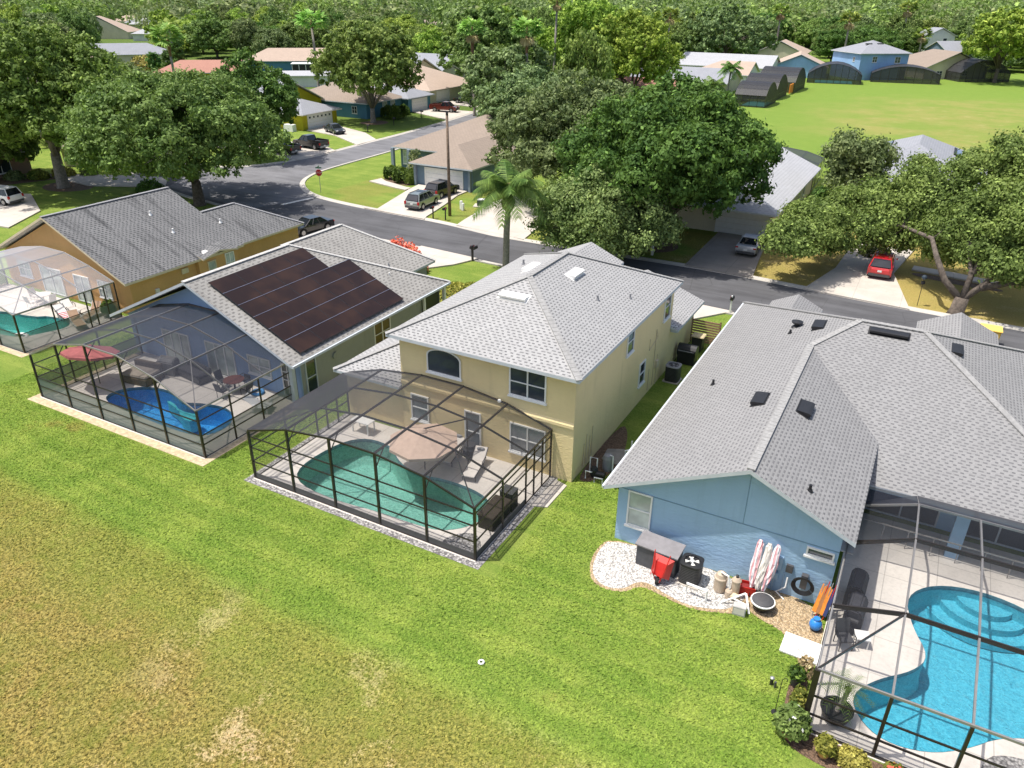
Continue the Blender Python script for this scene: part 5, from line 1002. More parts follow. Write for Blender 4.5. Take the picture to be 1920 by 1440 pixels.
FARW = [(-1060,679,14,17),(-421,1044,19,18),(-169,979,11,13),(-33,1094,13,16),(-640,625,19,14),(-741,885,19,16),(-612,684,16,13),(11,763,17,14),(95,1155,18,18),(-592,442,14,11),(-116,1172,19,13),(-889,523,16,18),(-861,586,16,18),(-503,284,13,14),(-228,914,13,18),(-518,796,16,15),(-165,1055,17,17),(-323,437,12,15),(-696,515,15,13),(-323,621,16,15),(-537,523,15,14),(-639,413,15,12),(49,865,16,16),(-390,647,19,17),(-289,370,11,11),(-781,430,12,16),(-400,699,14,15),(-249,650,15,17),(-393,919,16,13),(-944,725,21,18),(-407,853,21,17),(-745,829,20,18),(-475,441,17,14),(-786,701,14,13),(-499,520,14,13),(-683,919,22,14),(-807,590,17,17),(-73,1051,14,13),(-581,983,16,13),(-175,697,17,11),(-232,1023,12,18),(-659,463,16,17),(-324,727,19,14),(-143,919,14,17),(-975,520,13,17),(-686,378,17,14),(-106,810,15,13),(-172,631,16,15),(41,637,10,15),(-466,889,13,17),(-348,1033,14,14),(-219,1065,17,13),(-707,848,22,14),(-319,293,13,13),(-70,550,12,16),(-226,847,11,14),(-358,771,11,15),(-451,824,20,13),(-27,904,13,15),(-354,987,18,13),(-50,606,14,13),(-715,402,10,13),(30,1039,17,15),(-213,597,14,12),(-1095,653,18,16),(-287,653,15,15),(9,1090,12,14),(-405,807,14,14),(-6,1010,14,17),(-263,661,14,14),(-80,1068,16,16),(-581,428,11,15),(-488,1013,20,15),(-132,596,13,15),(-176,995,15,18),(-651,560,14,13),(34,926,17,14),(-146,405,16,15),(-587,939,22,18),(-98,503,12,11),(-233,602,14,12),(-1064,567,18,14),(-455,437,13,15),(-547,921,16,14),(-218,577,15,14),(-124,1125,19,15),(-349,915,16,17),(-243,1073,17,13),(-366,1007,18,16),(-212,1113,16,13),(-285,586,12,16),(-51,1058,20,16),(71,1272,22,15),(-154,1144,16,18),(-110,551,17,14),(-145,759,12,16),(69,926,19,15),(-875,782,20,18),(-288,985,17,16),(-554,359,12,12),(36,549,12,14),(-190,839,12,15),(72,1323,16,14),(-673,530,11,15),(-291,332,14,17),(-1092,593,18,15),(-24,1288,15,16),(75,852,13,18),(-341,873,20,18),(-1027,644,14,15),(-406,783,15,14),(-111,992,21,18),(-305,853,17,14),(-495,388,10,17),(-22,1055,13,15),(-21,949,12,14),(-758,787,12,16),(-179,582,12,14),(-467,945,21,15),(-470,617,16,17),(-560,440,12,12),(-420,242,10,16),(-651,908,21,16),(-104,673,11,13),(-429,636,13,14),(-445,452,13,13),(-35,989,14,13),(-497,641,13,16),(-536,348,10,16),(-35,816,17,17),(-636,766,17,16),(-1135,629,15,17),(-342,961,20,17),(95,1229,12,15),(-35,507,14,11),(-729,756,21,14),(47,1191,12,18),(-54,507,11,15),(-866,688,21,16),(-395,736,13,15),(-217,961,14,15),(-117,378,13,17),(-491,912,15,16),(-447,595,19,18),(-64,916,12,16),(-631,704,18,14),(-720,652,18,18),(-1163,670,18,14),(-354,795,13,14),(-997,658,17,16),(-801,792,20,13),(-436,239,15,11),(-512,413,15,16),(-496,827,12,14),(-231,1004,13,16),(-410,522,14,15),(-412,1000,19,15),(-298,905,18,15),(-235,317,15,12),(-999,567,16,15),(-704,439,13,14),(-217,634,15,13),(-83,950,19,17),(-777,811,18,14),(-613,941,17,15),(-148,514,10,11),(-356,701,16,13),(-618,427,15,14),(-330,1127,16,18),(-45,1250,17,17),(-418,669,18,13),(24,606,16,13),(-835,444,17,13),(-234,827,15,16),(-555,655,14,16),(-500,552,12,17),(5,631,14,16),(-106,879,18,16),(11,670,12,14),(-322,363,17,16),(-309,985,17,15),(-59,1227,23,17),(-359,458,12,15),(-434,385,10,13),(-906,572,12,16),(-556,380,10,17),(-900,551,13,16),(-489,683,17,14),(-188,416,14,15),(-39,476,14,11),(-298,314,13,11),(-7,1144,13,17),(-630,554,13,15),(107,1274,12,17),(-96,906,12,18),(-714,693,17,17),(-1085,708,21,15),(-144,1026,14,15),(-195,977,14,15),(-670,632,19,15),(-792,443,12,17),(-213,805,12,17),(-504,693,12,15),(-522,874,20,14),(-805,552,19,13),(19,707,12,13),(-823,748,20,13),(-128,853,12,14),(66,1297,13,13),(-26,875,16,16),(-312,1018,12,14),(-530,574,18,15),(-498,757,14,18),(-611,760,15,14),(-262,1016,17,18),(-735,544,14,17),(-154,687,15,12),(-852,565,20,18),(-734,502,17,16),(-234,381,12,16),(-108,415,12,14),(-256,484,13,13),(-243,849,15,13),(31,1082,13,17),(6,989,16,14),(-458,1033,16,14),(0,825,18,18),(-194,508,15,13),(-86,1100,20,16),(-300,390,13,14),(-730,528,13,14),(52,1237,16,16),(94,1359,12,18),(-126,834,16,13),(-402,875,12,13),(41,819,11,14),(-12,547,13,16),(38,701,11,17),(-33,743,18,12),(-10,605,13,13),(-418,620,17,13),(-211,1001,12,15),(31,501,15,14),(-93,1196,18,18),(-12,856,16,14),(-629,889,18,16),(-49,563,13,12),(-300,880,15,13),(-348,331,17,15),(-118,1233,22,17),(-660,406,10,14),(-29,620,18,14),(-559,486,12,16),(-323,571,11,12),(-516,935,13,18),(-1001,606,19,13),(-460,714,16,16),(-688,413,18,14),(-91,590,14,11),(-585,856,13,16),(-619,598,19,17),(-475,486,16,13),(-365,875,12,18),(-942,768,22,16),(-666,862,12,17),(-570,553,15,18),(-452,864,15,15),(-558,707,12,13),(-109,527,11,11),(-370,398,16,15),(79,999,15,15),(-911,770,13,13),(-373,822,20,18),(-533,704,20,14),(-767,553,16,14),(-723,589,15,15),(-322,388,14,15),(-310,655,12,15),(-332,406,13,14),(-897,480,20,15),(-125,929,18,15),(-595,617,16,16),(-589,741,13,15),(15,1017,16,14),(-971,638,15,17),(-118,696,10,14),(-1150,646,17,14),(-460,318,9,14),(42,1057,15,13),(-238,487,15,17),(-152,992,17,15),(-539,388,12,14),(-906,698,21,14),(-802,726,17,18),(-174,436,12,17),(20,744,14,12),(-465,975,19,16),(-422,908,17,14),(-560,973,16,16),(-772,763,14,17),(28,656,12,11),(-270,949,17,18),(-867,738,20,18),(-352,942,14,14),(54,944,13,18),(-51,643,11,14),(-140,958,15,16),(-513,660,15,17),(-105,719,13,15),(-46,912,15,17),(-364,1053,14,17),(34,533,11,13),(-394,967,20,14),(14,1273,20,16),(-3,1189,15,13),(-870,834,20,14),(-992,727,23,18),(-172,1117,17,14),(-14,504,11,14),(-720,560,18,14),(32,1104,18,14),(-269,768,18,14),(-537,663,12,13),(-11,901,11,17),(-427,728,15,14),(-760,421,15,15),(-85,609,15,17),(-91,1148,21,17),(-310,805,14,16),(-421,758,12,17),(-383,502,16,13),(-6,935,18,15),(-619,534,18,18),(-981,703,14,14),(-900,796,19,13),(-282,478,17,17),(-55,1022,19,15),(-247,803,16,14),(-283,633,14,17),(-392,247,12,17),(-436,789,18,16),(-109,953,17,16),(-144,1050,15,18),(-195,668,18,15),(-260,567,13,14),(-458,911,20,13),(-10,655,16,16),(-472,737,20,13),(-778,414,14,18),(-522,378,13,16),(-200,855,16,14),(-908,504,15,17),(-848,785,21,17),(-589,580,14,13),(-564,819,16,17),(-838,496,19,17),(-66,1150,12,15),(-748,439,17,14),(-211,367,15,15),(-1120,695,18,18),(-660,828,18,14),(-81,929,11,16),(-571,583,15,14),(-818,659,14,13),(-254,757,12,15),(-376,891,19,16),(-91,1174,16,18),(-283,731,14,15),(-10,685,16,12),(-115,741,14,17),(-33,681,17,14),(-1020,662,14,14),(-283,1098,19,13),(-188,385,11,14),(-450,648,14,14),(72,967,13,15),(-805,497,15,16),(-489,311,14,15),(-260,990,19,17),(-539,438,15,15),(-60,1175,18,18),(-248,709,16,14),(-479,1041,14,18),(-646,949,20,13),(-599,776,17,17),(-780,573,14,18),(-62,842,14,16),(-158,1211,19,14),(65,1053,19,16),(-634,359,14,16),(-655,427,18,14),(-279,528,11,12),(-159,600,14,17),(-61,465,16,16),(-216,863,11,16),(-574,712,14,18),(-556,875,18,16),(-556,776,19,15),(-771,685,12,15),(-338,1079,20,14),(-190,893,12,16),(-227,463,14,13),(-521,276,10,13),(85,1188,19,15),(-399,330,11,12),(-9,1037,13,14),(-7,773,13,13),(-17,571,15,12),(-1025,577,21,16),(-822,619,18,16),(-589,386,15,16),(-745,664,19,15),(-375,861,16,14),(-585,324,14,12),(-422,1070,15,13),(-480,812,18,17),(-927,672,19,18),(-489,607,14,18),(15,888,17,16),(-357,628,12,14),(8,727,18,15),(-462,762,12,14),(-195,753,18,17),(-389,351,14,11),(-788,525,19,18),(-228,550,16,16),(-697,585,19,16),(-836,718,22,14),(-851,647,21,14),(-666,682,18,14),(-10,1209,18,17),(-294,507,13,16),(-960,558,17,15),(-1067,639,22,13),(-614,735,14,13),(-214,535,16,14),(-404,369,14,12),(-1014,630,13,16),(-396,753,12,18),(-1107,612,16,16),(-199,953,13,13),(-675,599,19,13),(-692,467,13,17),(-681,482,13,15),(-476,854,15,18),(-954,669,18,18),(-170,833,11,13),(-714,900,13,17),(-1043,597,18,18),(-417,277,12,12),(-914,637,14,15),(-748,601,15,13),(-594,695,15,16),(55,672,16,16),(-273,318,9,14),(-331,541,13,16),(-139,633,17,13),(-723,472,17,16),(-365,677,12,13),(-753,527,12,14),(-374,527,14,13),(-276,602,12,13),(-324,323,13,13),(-641,512,18,17),(43,1020,20,14),(-211,1166,23,17),(-136,469,14,12),(-351,295,11,17),(-264,927,14,15),(-465,547,15,15),(-176,396,13,12),(-24,1004,14,18),(-81,668,14,11),(-636,338,15,17),(-607,467,14,15),(-22,533,9,11),(-70,433,12,13),(58,796,14,12),(-35,1134,12,18),(-398,425,11,13),(78,1130,20,16),(-195,443,11,14),(68,769,15,13),(-56,676,10,14),(-68,769,19,16),(-593,656,15,15),(-902,749,16,15),(89,1075,17,15),(-734,722,17,15),(-188,725,15,18),(-110,582,10,12),(-165,1095,14,18),(-573,656,12,14),(-726,628,15,15),(-201,1021,18,14),(-160,497,11,16),(-18,1255,13,13),(-557,528,12,14),(-562,629,14,14),(-514,622,17,18),(-797,763,15,17),(-231,732,15,15),(-760,630,18,17),(-253,907,16,18),(-458,394,10,16),(-479,558,10,16),(-366,366,15,12),(-433,480,15,14),(5,584,14,15),(-626,488,19,13),(-869,667,12,14),(-624,450,11,15),(-855,812,22,16),(-32,787,16,18),(-956,702,16,14),(-868,613,17,16),(-436,705,14,16),(-662,760,12,16),(-223,480,11,16),(-613,358,15,16),(-960,592,13,14),(19,1226,18,18),(-84,390,12,17),(-176,954,19,18),(-361,646,14,14),(-352,578,16,13),(-274,301,14,14),(-126,391,11,14),(-468,416,16,13),(-701,548,11,13),(-50,541,17,16),(-629,387,17,16),(-92,704,11,16),(-335,447,14,16),(-930,617,12,15),(-708,793,16,13),(-156,551,11,12),(18,846,18,13),(-781,833,13,14),(-375,598,12,16),(-652,538,15,14),(-260,461,10,14),(-258,311,10,17),(-524,543,17,14),(-435,416,12,17),(-433,878,17,16),(52,723,13,11),(-240,1151,20,18),(-140,1106,15,17),(-127,613,11,15),(-491,658,14,14),(-87,1243,14,14),(-250,948,13,17),(-5,713,13,17),(-194,526,10,17),(36,768,17,13),(68,1213,18,13),(69,1174,12,18),(-743,854,19,14),(-229,794,17,18),(-169,879,15,13),(-398,827,14,13),(-400,406,13,17),(-534,470,12,13),(-96,653,14,12),(-587,366,17,15),(57,1154,18,13),(50,841,19,18),(-842,762,13,17),(-610,407,18,17),(-425,976,13,16),(-338,556,10,11),(-306,533,16,14),(-122,490,14,13),(-707,485,13,17),(-510,442,17,11),(-213,391,12,15),(-13,977,14,16),(-493,952,19,14),(-81,807,18,18),(2,1252,15,17),(-688,873,18,16),(-34,1036,15,13),(-143,864,13,18),(-648,849,14,18),(-531,738,16,17),(-119,1035,17,16),(15,932,13,13),(-1001,537,17,14),(29,797,12,16),(-801,471,20,17),(-69,745,17,17),(-95,1015,17,16),(-271,709,15,16),(-603,561,12,16),(-646,593,19,16),(-233,758,15,18),(-265,744,13,14),(-346,475,13,16),(-283,832,20,16),(7,699,11,14),(-247,1040,12,14),(85,1019,16,17),(17,466,14,17),(-859,480,20,18),(-101,391,13,17),(-655,721,21,18),(-187,355,16,16),(-95,1059,12,14),(-1014,727,13,16),(-569,399,16,11),(-107,638,10,15),(-832,585,15,18),(-787,663,19,13),(-270,802,11,16),(-41,441,15,17),(-300,943,18,18),(-533,997,14,14),(-183,604,15,14),(-533,321,11,13),(-151,383,16,14),(-572,450,11,17),(-434,748,14,16),(-92,862,17,18),(-472,274,15,12),(-766,466,18,17),(-246,690,14,14),(-438,532,14,13),(-890,575,13,18),(-326,837,16,14),(-58,716,11,13),(-252,506,14,13),(-810,834,22,17),(-875,495,13,13),(-587,346,12,12),(-265,583,13,13),(-496,470,16,16),(-513,495,14,15),(-567,308,10,14),(-754,742,17,17),(-256,611,13,11),(-430,262,10,14),(54,1076,13,14),(-107,473,15,15),(-938,556,16,18),(49,992,11,17),(-341,604,13,15),(-683,656,15,17),(-119,1060,21,17),(-799,872,18,17),(-77,527,16,12),(-640,824,12,15),(-360,1094,14,17),(-821,471,11,16),(-706,617,19,15),(-456,495,11,13),(-699,762,17,13),(-144,1079,21,14),(-282,567,14,13),(-245,974,16,15),(-517,905,13,18),(-334,799,13,15),(-159,568,14,12),(-476,252,12,16),(-501,993,13,18),(-395,678,12,13),(-540,824,17,14),(-884,629,14,17),(-155,825,12,14),(50,575,15,12),(-34,932,14,14),(-287,1072,20,14),(-403,1057,15,17),(-42,417,10,14),(-268,356,14,13),(-472,528,12,16),(-312,675,17,17),(-1114,644,14,18),(-346,846,16,14),(-154,1181,20,17),(79,906,13,13),(-432,363,17,12),(-184,554,16,14),(-196,782,15,15),(-738,798,20,14),(-950,614,14,15),(-849,520,20,16),(64,823,16,17),(85,1345,14,15),(-229,446,11,15),(-388,1029,22,15),(-323,1104,15,18),(41,1170,17,14),(-604,819,13,18),(-351,662,11,17),(-158,795,14,17),(-417,580,12,18),(-181,492,12,17),(-535,288,10,13),(-157,707,10,14),(-85,628,13,13),(-308,342,12,13),(-504,581,19,18),(-738,691,19,15),(-193,480,11,14),(-190,1140,17,14),(-831,845,14,17),(-67,886,11,13),(15,1068,15,13),(-544,402,12,15),(60,747,15,12),(-13,446,11,15),(-68,588,15,16),(-187,1096,21,18),(44,1212,16,16),(8,1133,12,13),(-705,814,17,17),(-155,430,16,16),(-329,763,15,15),(-664,497,15,18),(-723,425,14,13),(-536,895,14,15),(-137,721,17,17),(-5,800,16,16),(-218,985,15,15),(-927,527,15,15),(-682,850,15,18),(-235,629,14,15),(-666,391,12,11),(-266,786,11,15),(-1028,712,19,15),(-117,772,13,14),(-261,441,16,15),(-66,640,12,16),(-279,497,12,12),(-690,799,12,16),(-1023,546,18,18),(-291,350,11,15),(-569,602,14,18),(-708,381,14,16),(-517,299,16,14),(-505,729,17,13),(-363,493,18,16),(-587,513,11,14),(-40,856,13,16),(36,979,17,15),(-70,996,20,17),(-442,570,12,17),(-1,473,11,13),(-57,1275,21,14),(-289,1033,13,17),(-124,518,13,14),(-317,640,14,15),(-539,625,17,14),(-56,657,13,11),(14,488,11,14),(-509,364,10,13),(-564,736,13,17),(-435,293,13,15),(-607,718,15,18),(-698,674,21,13),(-303,1136,14,16),(22,542,12,15),(-554,846,21,13),(-290,810,16,16),(-565,325,13,12),(-302,596,11,15),(-210,899,16,14),(-116,1197,16,15),(-1184,648,17,16),(-222,661,15,15),(-331,1060,13,18),(-1084,620,17,17),(111,1356,13,18),(-454,466,11,13),(29,582,12,12),(72,951,13,17),(-17,1078,17,15),(-317,781,16,16),(-494,790,13,13),(30,1001,14,17),(-391,480,15,13),(-741,561,12,13),(-963,744,21,13),(-525,593,12,14),(-187,1163,15,15),(-584,538,12,13),(-228,505,12,15),(-236,900,13,14),(-215,773,12,17),(-541,483,10,16),(-345,371,15,16),(-617,794,16,18),(-593,485,14,18),(-574,905,22,14),(-76,717,15,11),(-534,972,15,15),(-209,452,14,15),(-788,743,17,15),(-577,780,13,14),(-172,668,18,15),(-330,682,13,13),(-182,909,11,17),(-473,695,11,17),(-180,1037,14,14),(-202,935,12,14),(-333,1005,21,18),(-441,991,18,13),(-21,1235,20,17),(-12,1170,15,18),(-919,547,13,18),(-246,874,20,16),(-48,971,17,18),(-48,493,10,17),(42,901,13,14),(-238,575,12,13),(-390,460,11,12),(-285,678,18,14),(44,687,11,13),(-162,737,19,14),(47,1127,15,16),(-420,465,13,16),(-497,708,14,15),(-258,1088,13,13),(-261,820,15,13),(-1028,746,15,16),(-71,483,13,13),(-413,450,14,15),(-895,604,12,13),(2,1053,12,17),(-448,260,12,16),(-975,676,17,18),(-93,558,10,16),(-479,297,11,13),(-129,405,10,15),(-299,719,17,18),(-21,589,11,15),(-36,714,12,11),(-494,353,11,16),(-117,439,11,11),(-547,543,14,13),(41,880,11,17),(-539,600,12,17),(-244,534,12,13),(1,562,10,13),(-143,563,12,15),(-27,555,12,15),(-436,943,14,17),(-126,972,17,18),(-577,494,11,15),(-316,954,13,18),(-101,1124,16,14),(-331,936,17,14),(-827,530,12,18),(-66,413,14,14),(-621,833,16,18),(-695,735,17,18),(-472,593,18,17),(-390,376,9,15),(-468,657,16,13),(-206,425,12,16),(-1071,593,13,14),(-222,1132,15,15),(-490,869,15,18),(-846,739,14,18),(-592,962,15,17),(-636,924,13,15),(-878,538,12,18),(-47,832,13,14),(-808,686,18,18),(-52,424,9,14),(-445,513,12,15),(108,1338,16,15),(-349,395,15,13),(-51,581,12,15),(-247,592,12,14),(-135,654,11,12),(-380,772,17,13),(-169,471,13,15),(-459,242,10,16),(94,1108,12,16),(-22,1114,21,14),(-497,494,10,15),(-47,878,17,15),(-977,578,16,16),(-626,578,15,15),(-266,688,17,16),(-317,890,15,16),(-90,739,16,13),(-247,416,17,16),(-670,574,20,14),(-524,395,13,11),(-587,802,14,15),(-441,621,15,18),(-456,1059,16,18),(31,518,12,14),(-516,1015,14,15),(-347,826,15,13),(-390,548,17,11),(-151,532,15,16),(-408,496,12,16),(-561,991,12,14),(-1028,622,13,16),(-193,689,13,11),(-497,428,10,15),(-154,934,12,13),(-741,642,14,16),(-650,747,15,14),(-374,711,15,13),(-93,451,11,12),(-605,868,19,15),(-892,666,15,16),(-174,763,15,17),(-358,754,16,13),(-771,596,13,18),(-425,603,12,15),(-703,640,13,14),(-206,709,10,14),(-126,1014,16,14),(-49,1080,13,14),(-269,1053,20,15),(-654,881,13,16),(-141,495,10,14),(-350,351,15,16),(-190,811,19,16),(108,1307,17,16),(-616,665,13,18),(-176,376,11,12),(-759,871,13,16),(-1049,735,13,13),(-650,481,15,16),(-372,1074,20,16),(-552,299,14,16),(-440,277,9,15),(-89,467,15,15),(-826,803,21,13),(-572,693,15,15),(-551,585,12,13),(48,1308,12,13),(48,1287,20,16),(-167,856,13,14),(-245,472,11,13),(-265,858,15,17),(-257,839,11,16),(-290,545,14,11),(-912,588,12,13),(-668,776,14,17),(-64,797,12,13),(-601,843,19,16),(-372,470,16,13)]

protos = []
for i, (mt, R_, h, nm) in enumerate([(F_OAK, 7, 12, 'mid green'), (F_DARK, 7, 12, 'dark green'), (F_BRI, 7, 12, 'bright green'), (F_BLUEG, 7, 12, 'grey green'), (F_OLIVE, 7, 12, 'olive green'), (F_WOOD, 7, 12, 'fresh green')]):
    t = tree('x', (0, 0, 0), R_, h, 40+i, mt, .8, 40, 26000, .42, .3, rl=(.18, .30), low=-.55, ragged=.45); protos.append((keep(t), nm))
used = set()
for k, (x, y, r_, h) in enumerate(GROVE):
    # bright trees gather in the middle, dark ones at right, grey ones at left
    az_ = math.degrees(math.atan2(x, y)); rr = random.random()
    i = (2 if rr < .4 else (0 if rr < .7 else 5)) if -38 < az_ < -12 else ((1 if rr < .3 else 3 if rr < .5 else 0 if rr < .8 else 5) if az_ >= -12 else (0 if rr < .3 else 3 if rr < .45 else 2 if rr < .7 else 4 if rr < .82 else 1))
    p, nm = protos[i]; d = math.hypot(x, y); px = 960+1607*math.tan(math.radians(az_+28.4))
    zone = ['of the wood at far left', 'above the broad oak', 'above the round street tree', 'above the maroon pickup', 'above the dense oak', 'above the domed cages', 'above the sky blue house', 'above the brown roofed house'][int(max(0, min(7, px//240)))]
    dist = 'front' if d < 130 else 'near' if d < 170 else 'middle' if d < 220 else 'back' if d < 280 else 'rearmost'
    sz_ = ('tall' if h > 13.8 else 'low' if h < 11.2 else 'medium')+(' broad' if r_ > 7.6 else ' slim' if r_ < 6.2 else '')
    lab = f'{sz_} {nm} tree, {dist} rows {zone}'
    if i not in used: used.add(i); p.location = (x, y, 0); p['label'] = lab; p['group'] = f'{sz_} {nm} trees, {dist} rows of the wood, {zone}'; p.scale = (r_/7, r_/7, h/12); continue
    copy_tree(p, (x, y, 0), random.uniform(0, 6.28), lab, f'{sz_} {nm} trees, {dist} rows of the wood, {zone}', (r_/7, r_/7, h/12))
for i in range(6):
    if i not in used: protos[i][0].location = (-300-i*15, 330, 0); protos[i][0]['label'] = protos[i][1]+' tree at the very edge of the far wood'
bylab = {}
for o in COL.objects:
    if o.type == 'EMPTY' and 'label' in o and ' rows ' in o['label']: bylab.setdefault(o['label'], []).append(o)
for lb_, os_ in bylab.items():
    if len(os_) < 2: continue
    os_.sort(key=lambda o: math.atan2(o.location.x, o.location.y)); q_ = {2: ['left one', 'right one'], 3: ['left one', 'middle one', 'right one']}.get(len(os_)) or ['leftmost', 'second from left', 'third from left', 'fourth from left', 'fifth from left', 'sixth from left'][:len(os_)]
    for o_, w2 in zip(os_, q_+[q_[-1]]*9): o_['label'] = lb_+', '+w2
# the far wood that reads as one mass
Pl, Nl, Sl, Ml = [], [], [], []
g = np.random.default_rng(77)
for (x, y, r_, h) in FARW:
    r_ *= 1.4
    if y+abs(x) > 620: r_ *= 1.2; h += 3.0
    if math.hypot(x, y) > 900: h += 1.5
    n = int(1500 if y < 500 else 800); d = g.normal(size=(n, 3)); d /= np.linalg.norm(d, axis=1)[:, None]; d[:, 2] = np.abs(d[:, 2])
    lump = 1+.28*np.sin(d[:, :1]*5+x)*np.cos(d[:, 1:2]*4+y)+.12*np.sin(d[:, 2:]*13+x)*np.cos(d[:, :1]*12+y); k = g.uniform(.8, 1.05, (n, 1))*lump
    Pl.append(d*k*np.array([r_, r_, h*.9])+np.array([x, y, 0])); nn_ = d+g.normal(0, .55, (n, 3)); Nl.append(nn_/np.linalg.norm(nn_, axis=1)[:, None]); Sl.append(r_*.075*g.uniform(.6, 1.4, n)); Ml.append(np.full(n, g.integers(0, 4), dtype=np.int32))
me = quads_mesh('distant_wood', np.concatenate(Pl), np.concatenate(Nl), np.concatenate(Sl), [F_WOOD, F_OAK, F_BLUEG, F_OLIVE], rg=g)
me.polygons.foreach_set('material_index', np.concatenate(Ml)); o = bpy.data.objects.new('distant_wood', me); COL.objects.link(o)
tag(o, 'far off wood of countless tree crowns reaching the horizon', 'wood', kind='stuff')

# ================================================================== THE OTHER HOUSES
G1 = lambda u, w_=1.2, z=.9, h=1.3, c=2, f='y-': (f, u, w_, z, h, c)
# corner house across the street
H = thing('corner_house', 'slate blue house with brown hip roof and white garage door at the street corner', 'house', (-55, 92, 0))
b = MB(); b.box(-63.2, 85, -.2, -46.2, 102, 2.6).box(-55.2, 77.3, -.2, -47.3, 84.99, 2.6); b.build('wall', W_SLATE, H, world=True)
zc = 2.72+.40*9.1
roof(H, hiproof(-64, 84.2, -45.8, 103.4, 2.72, .40), S_BROWN, .16, FASC_B)
roof(H, [[(-55.9, 76.6, 2.73), (-46.9, 76.6, 2.73), (-51.4, 80.7, 4.6)], [(-55.9, 76.6, 2.73), (-51.4, 80.7, 4.6), (-51.4, 88.9, 4.6), (-55.9, 84.4, 2.73)], [(-46.9, 76.6, 2.73), (-46.9, 84.4, 2.73), (-51.4, 88.9, 4.6), (-51.4, 80.7, 4.6)]], S_BROWN, .16, FASC_B)
garage_door(H, 'y-', 77.3, -51.3, 5.2, 2.15); window(H, 'y-', 85, -62.3, 1.0, .5, 1.8, 1, 2, BLIND, WHITE); window(H, 'x-', -63.2, -87.0, 1.2, .7, 1.6, 1, 2, BLIND, WHITE)
for x in (-63.9, -61.3): MB().box(x-.2, 84.0, 0, x+.2, 84.4, 2.55).build('porch_column', plain('column_blue', (.22, .27, .33), .8, .06), H, world=True)
for x in (-55.3, -47.6): MB().box(x-.13, 76.95, 0, x+.17, 77.29, 2.55).build('porch_column', plain('column_blue', (.22, .27, .33), .8, .06), H, world=True)
# house behind the dense oak
H = thing('pale_roof_house', 'pale roofed tan house with white garage door half hidden by the dense oak', 'house', (-18.5, 87, 0))
gwall(H, W_CREAM, -26.9, 75.2, -12.5, 97.8, -.2, 2.62, ('y+',), .40)
zp = 2.74+.418*7.8
roof(H, [[(-11.9, 73.6, 2.74), (-11.9, 98.8, 2.74), (-19.7, 98.8, zp), (-19.7, 81.4, zp)], [(-27.5, 73.6, 2.74), (-19.7, 81.4, zp), (-19.7, 98.8, zp), (-27.5, 98.8, 2.74)], [(-27.5, 73.6, 2.74), (-11.9, 73.6, 2.74), (-19.7, 81.4, zp)]], S_PALE, .16)
garage_door(H, 'y-', 75.2, -15.3, 4.9, 2.2)
for y in (80, 86, 92): window(H, 'x+', -12.5, y, 1.0, .9, 1.3, 1, 2, GLASS)
cage('black screen cage behind the pale roofed house', [-23.5, -20.5, -17.5, -14.8, -12.6], [2.6, 3.3, 3.5, 3.2, 2.6], 98.7, 106.5, ys=(102,), side_y=(101, 104), rails=(1.1,), scr=SCRB, simple=True)
H = generic_house('grey hip roofed house with black roof collectors behind the live oak', (-2.2, 104, 0), 0, 15, 22, W_CREAM, S_GREY, 2.7, .44, 'y', (True, True), wins=[G1(-4), G1(3), ('x-', 5, 1.2, .9, 1.3, 2)], name='grey_house')
rf = kids(H)[1]
for (x, y) in ((2.9, 107.5), (3.6, 101), (-6.6, 107)):
    s_ = 1 if x > -2.2 else -1; z = 2.72+.44*(8-abs(x+2.2))+.06
    T = Matrix.Translation((x, y, z)) @ Matrix.Rotation(s_*math.atan(.44), 4, 'Y'); b = MB(T); b.box(-1.6, -2.6, 0, 1.6, 2.6, .07); b.build('solar_collector', BLACK if s_ > 0 else DGREY, rf, world=False) if False else None
    b = MB(Matrix.Translation((-(-2.2), -104, 0)) @ T); b.box(-1.5, -2.4, .02, 1.5, 2.4, .09); p = b.build('solar_collector', BLACK, rf)
    b = MB(Matrix.Translation((2.2, -104, 0)) @ T); b.box(-1.15, -2.2, .091, 1.4, 2.2, .11); b.build('collector_glass', plain('pale_blue_glass', (.16, .22, .36), .25, .1), p)
# olive house
H = thing('olive_house', 'olive yellow house with grey hip roofed garage behind the black pickups', 'house', (-106, 106, 0))
gwall(H, W_OLIVE, -122, 102.5, -104, 116, -.2, 3.0, ('x+',), .46)
b = MB(); b.box(-103.999, 100.8, -.2, -95.0, 109.2, 2.55); b.build('garage_wall', W_OLIVE, H, world=True)
zz = 3.08+.47*7.35
roof(H, [[(-103.6, 101.9, 3.08), (-103.6, 109.25, zz), (-122.6, 109.25, zz), (-122.6, 101.9, 3.08)], [(-103.6, 116.6, 3.08), (-122.6, 116.6, 3.08), (-122.6, 109.25, zz), (-103.6, 109.25, zz)]], S_GREY, .16, WHITE)
roof(H, [[(-94.0, 100.0, 2.68), (-94.0, 110, 2.68), (-98.9, 105, 4.5)], [(-94, 100, 2.68), (-98.9, 105, 4.5), (-104.5, 105, 4.5), (-104.5, 100, 2.68)], [(-94, 110, 2.68), (-104.5, 110, 2.68), (-104.5, 105, 4.5), (-98.9, 105, 4.5)]], S_GREY, .16, CUSH)
garage_door(H, 'x+', -95.0, 105.2, 6.0, 2.2, lites=True); b = MB(); b.box(-104.0, 108.9, 4.3, -103.95, 109.6, 5.3); b.build('gable_vent', WHITE, H, world=True)
b = MB(); b.box(-95.0, 109.2, 0, -94.9, 109.5, 2.5).tube([(-94.9, 100.75, 0), (-94.9, 100.75, 2.6)], .06, 6); b.build('downpipe', W_OLIVE, H, world=True)
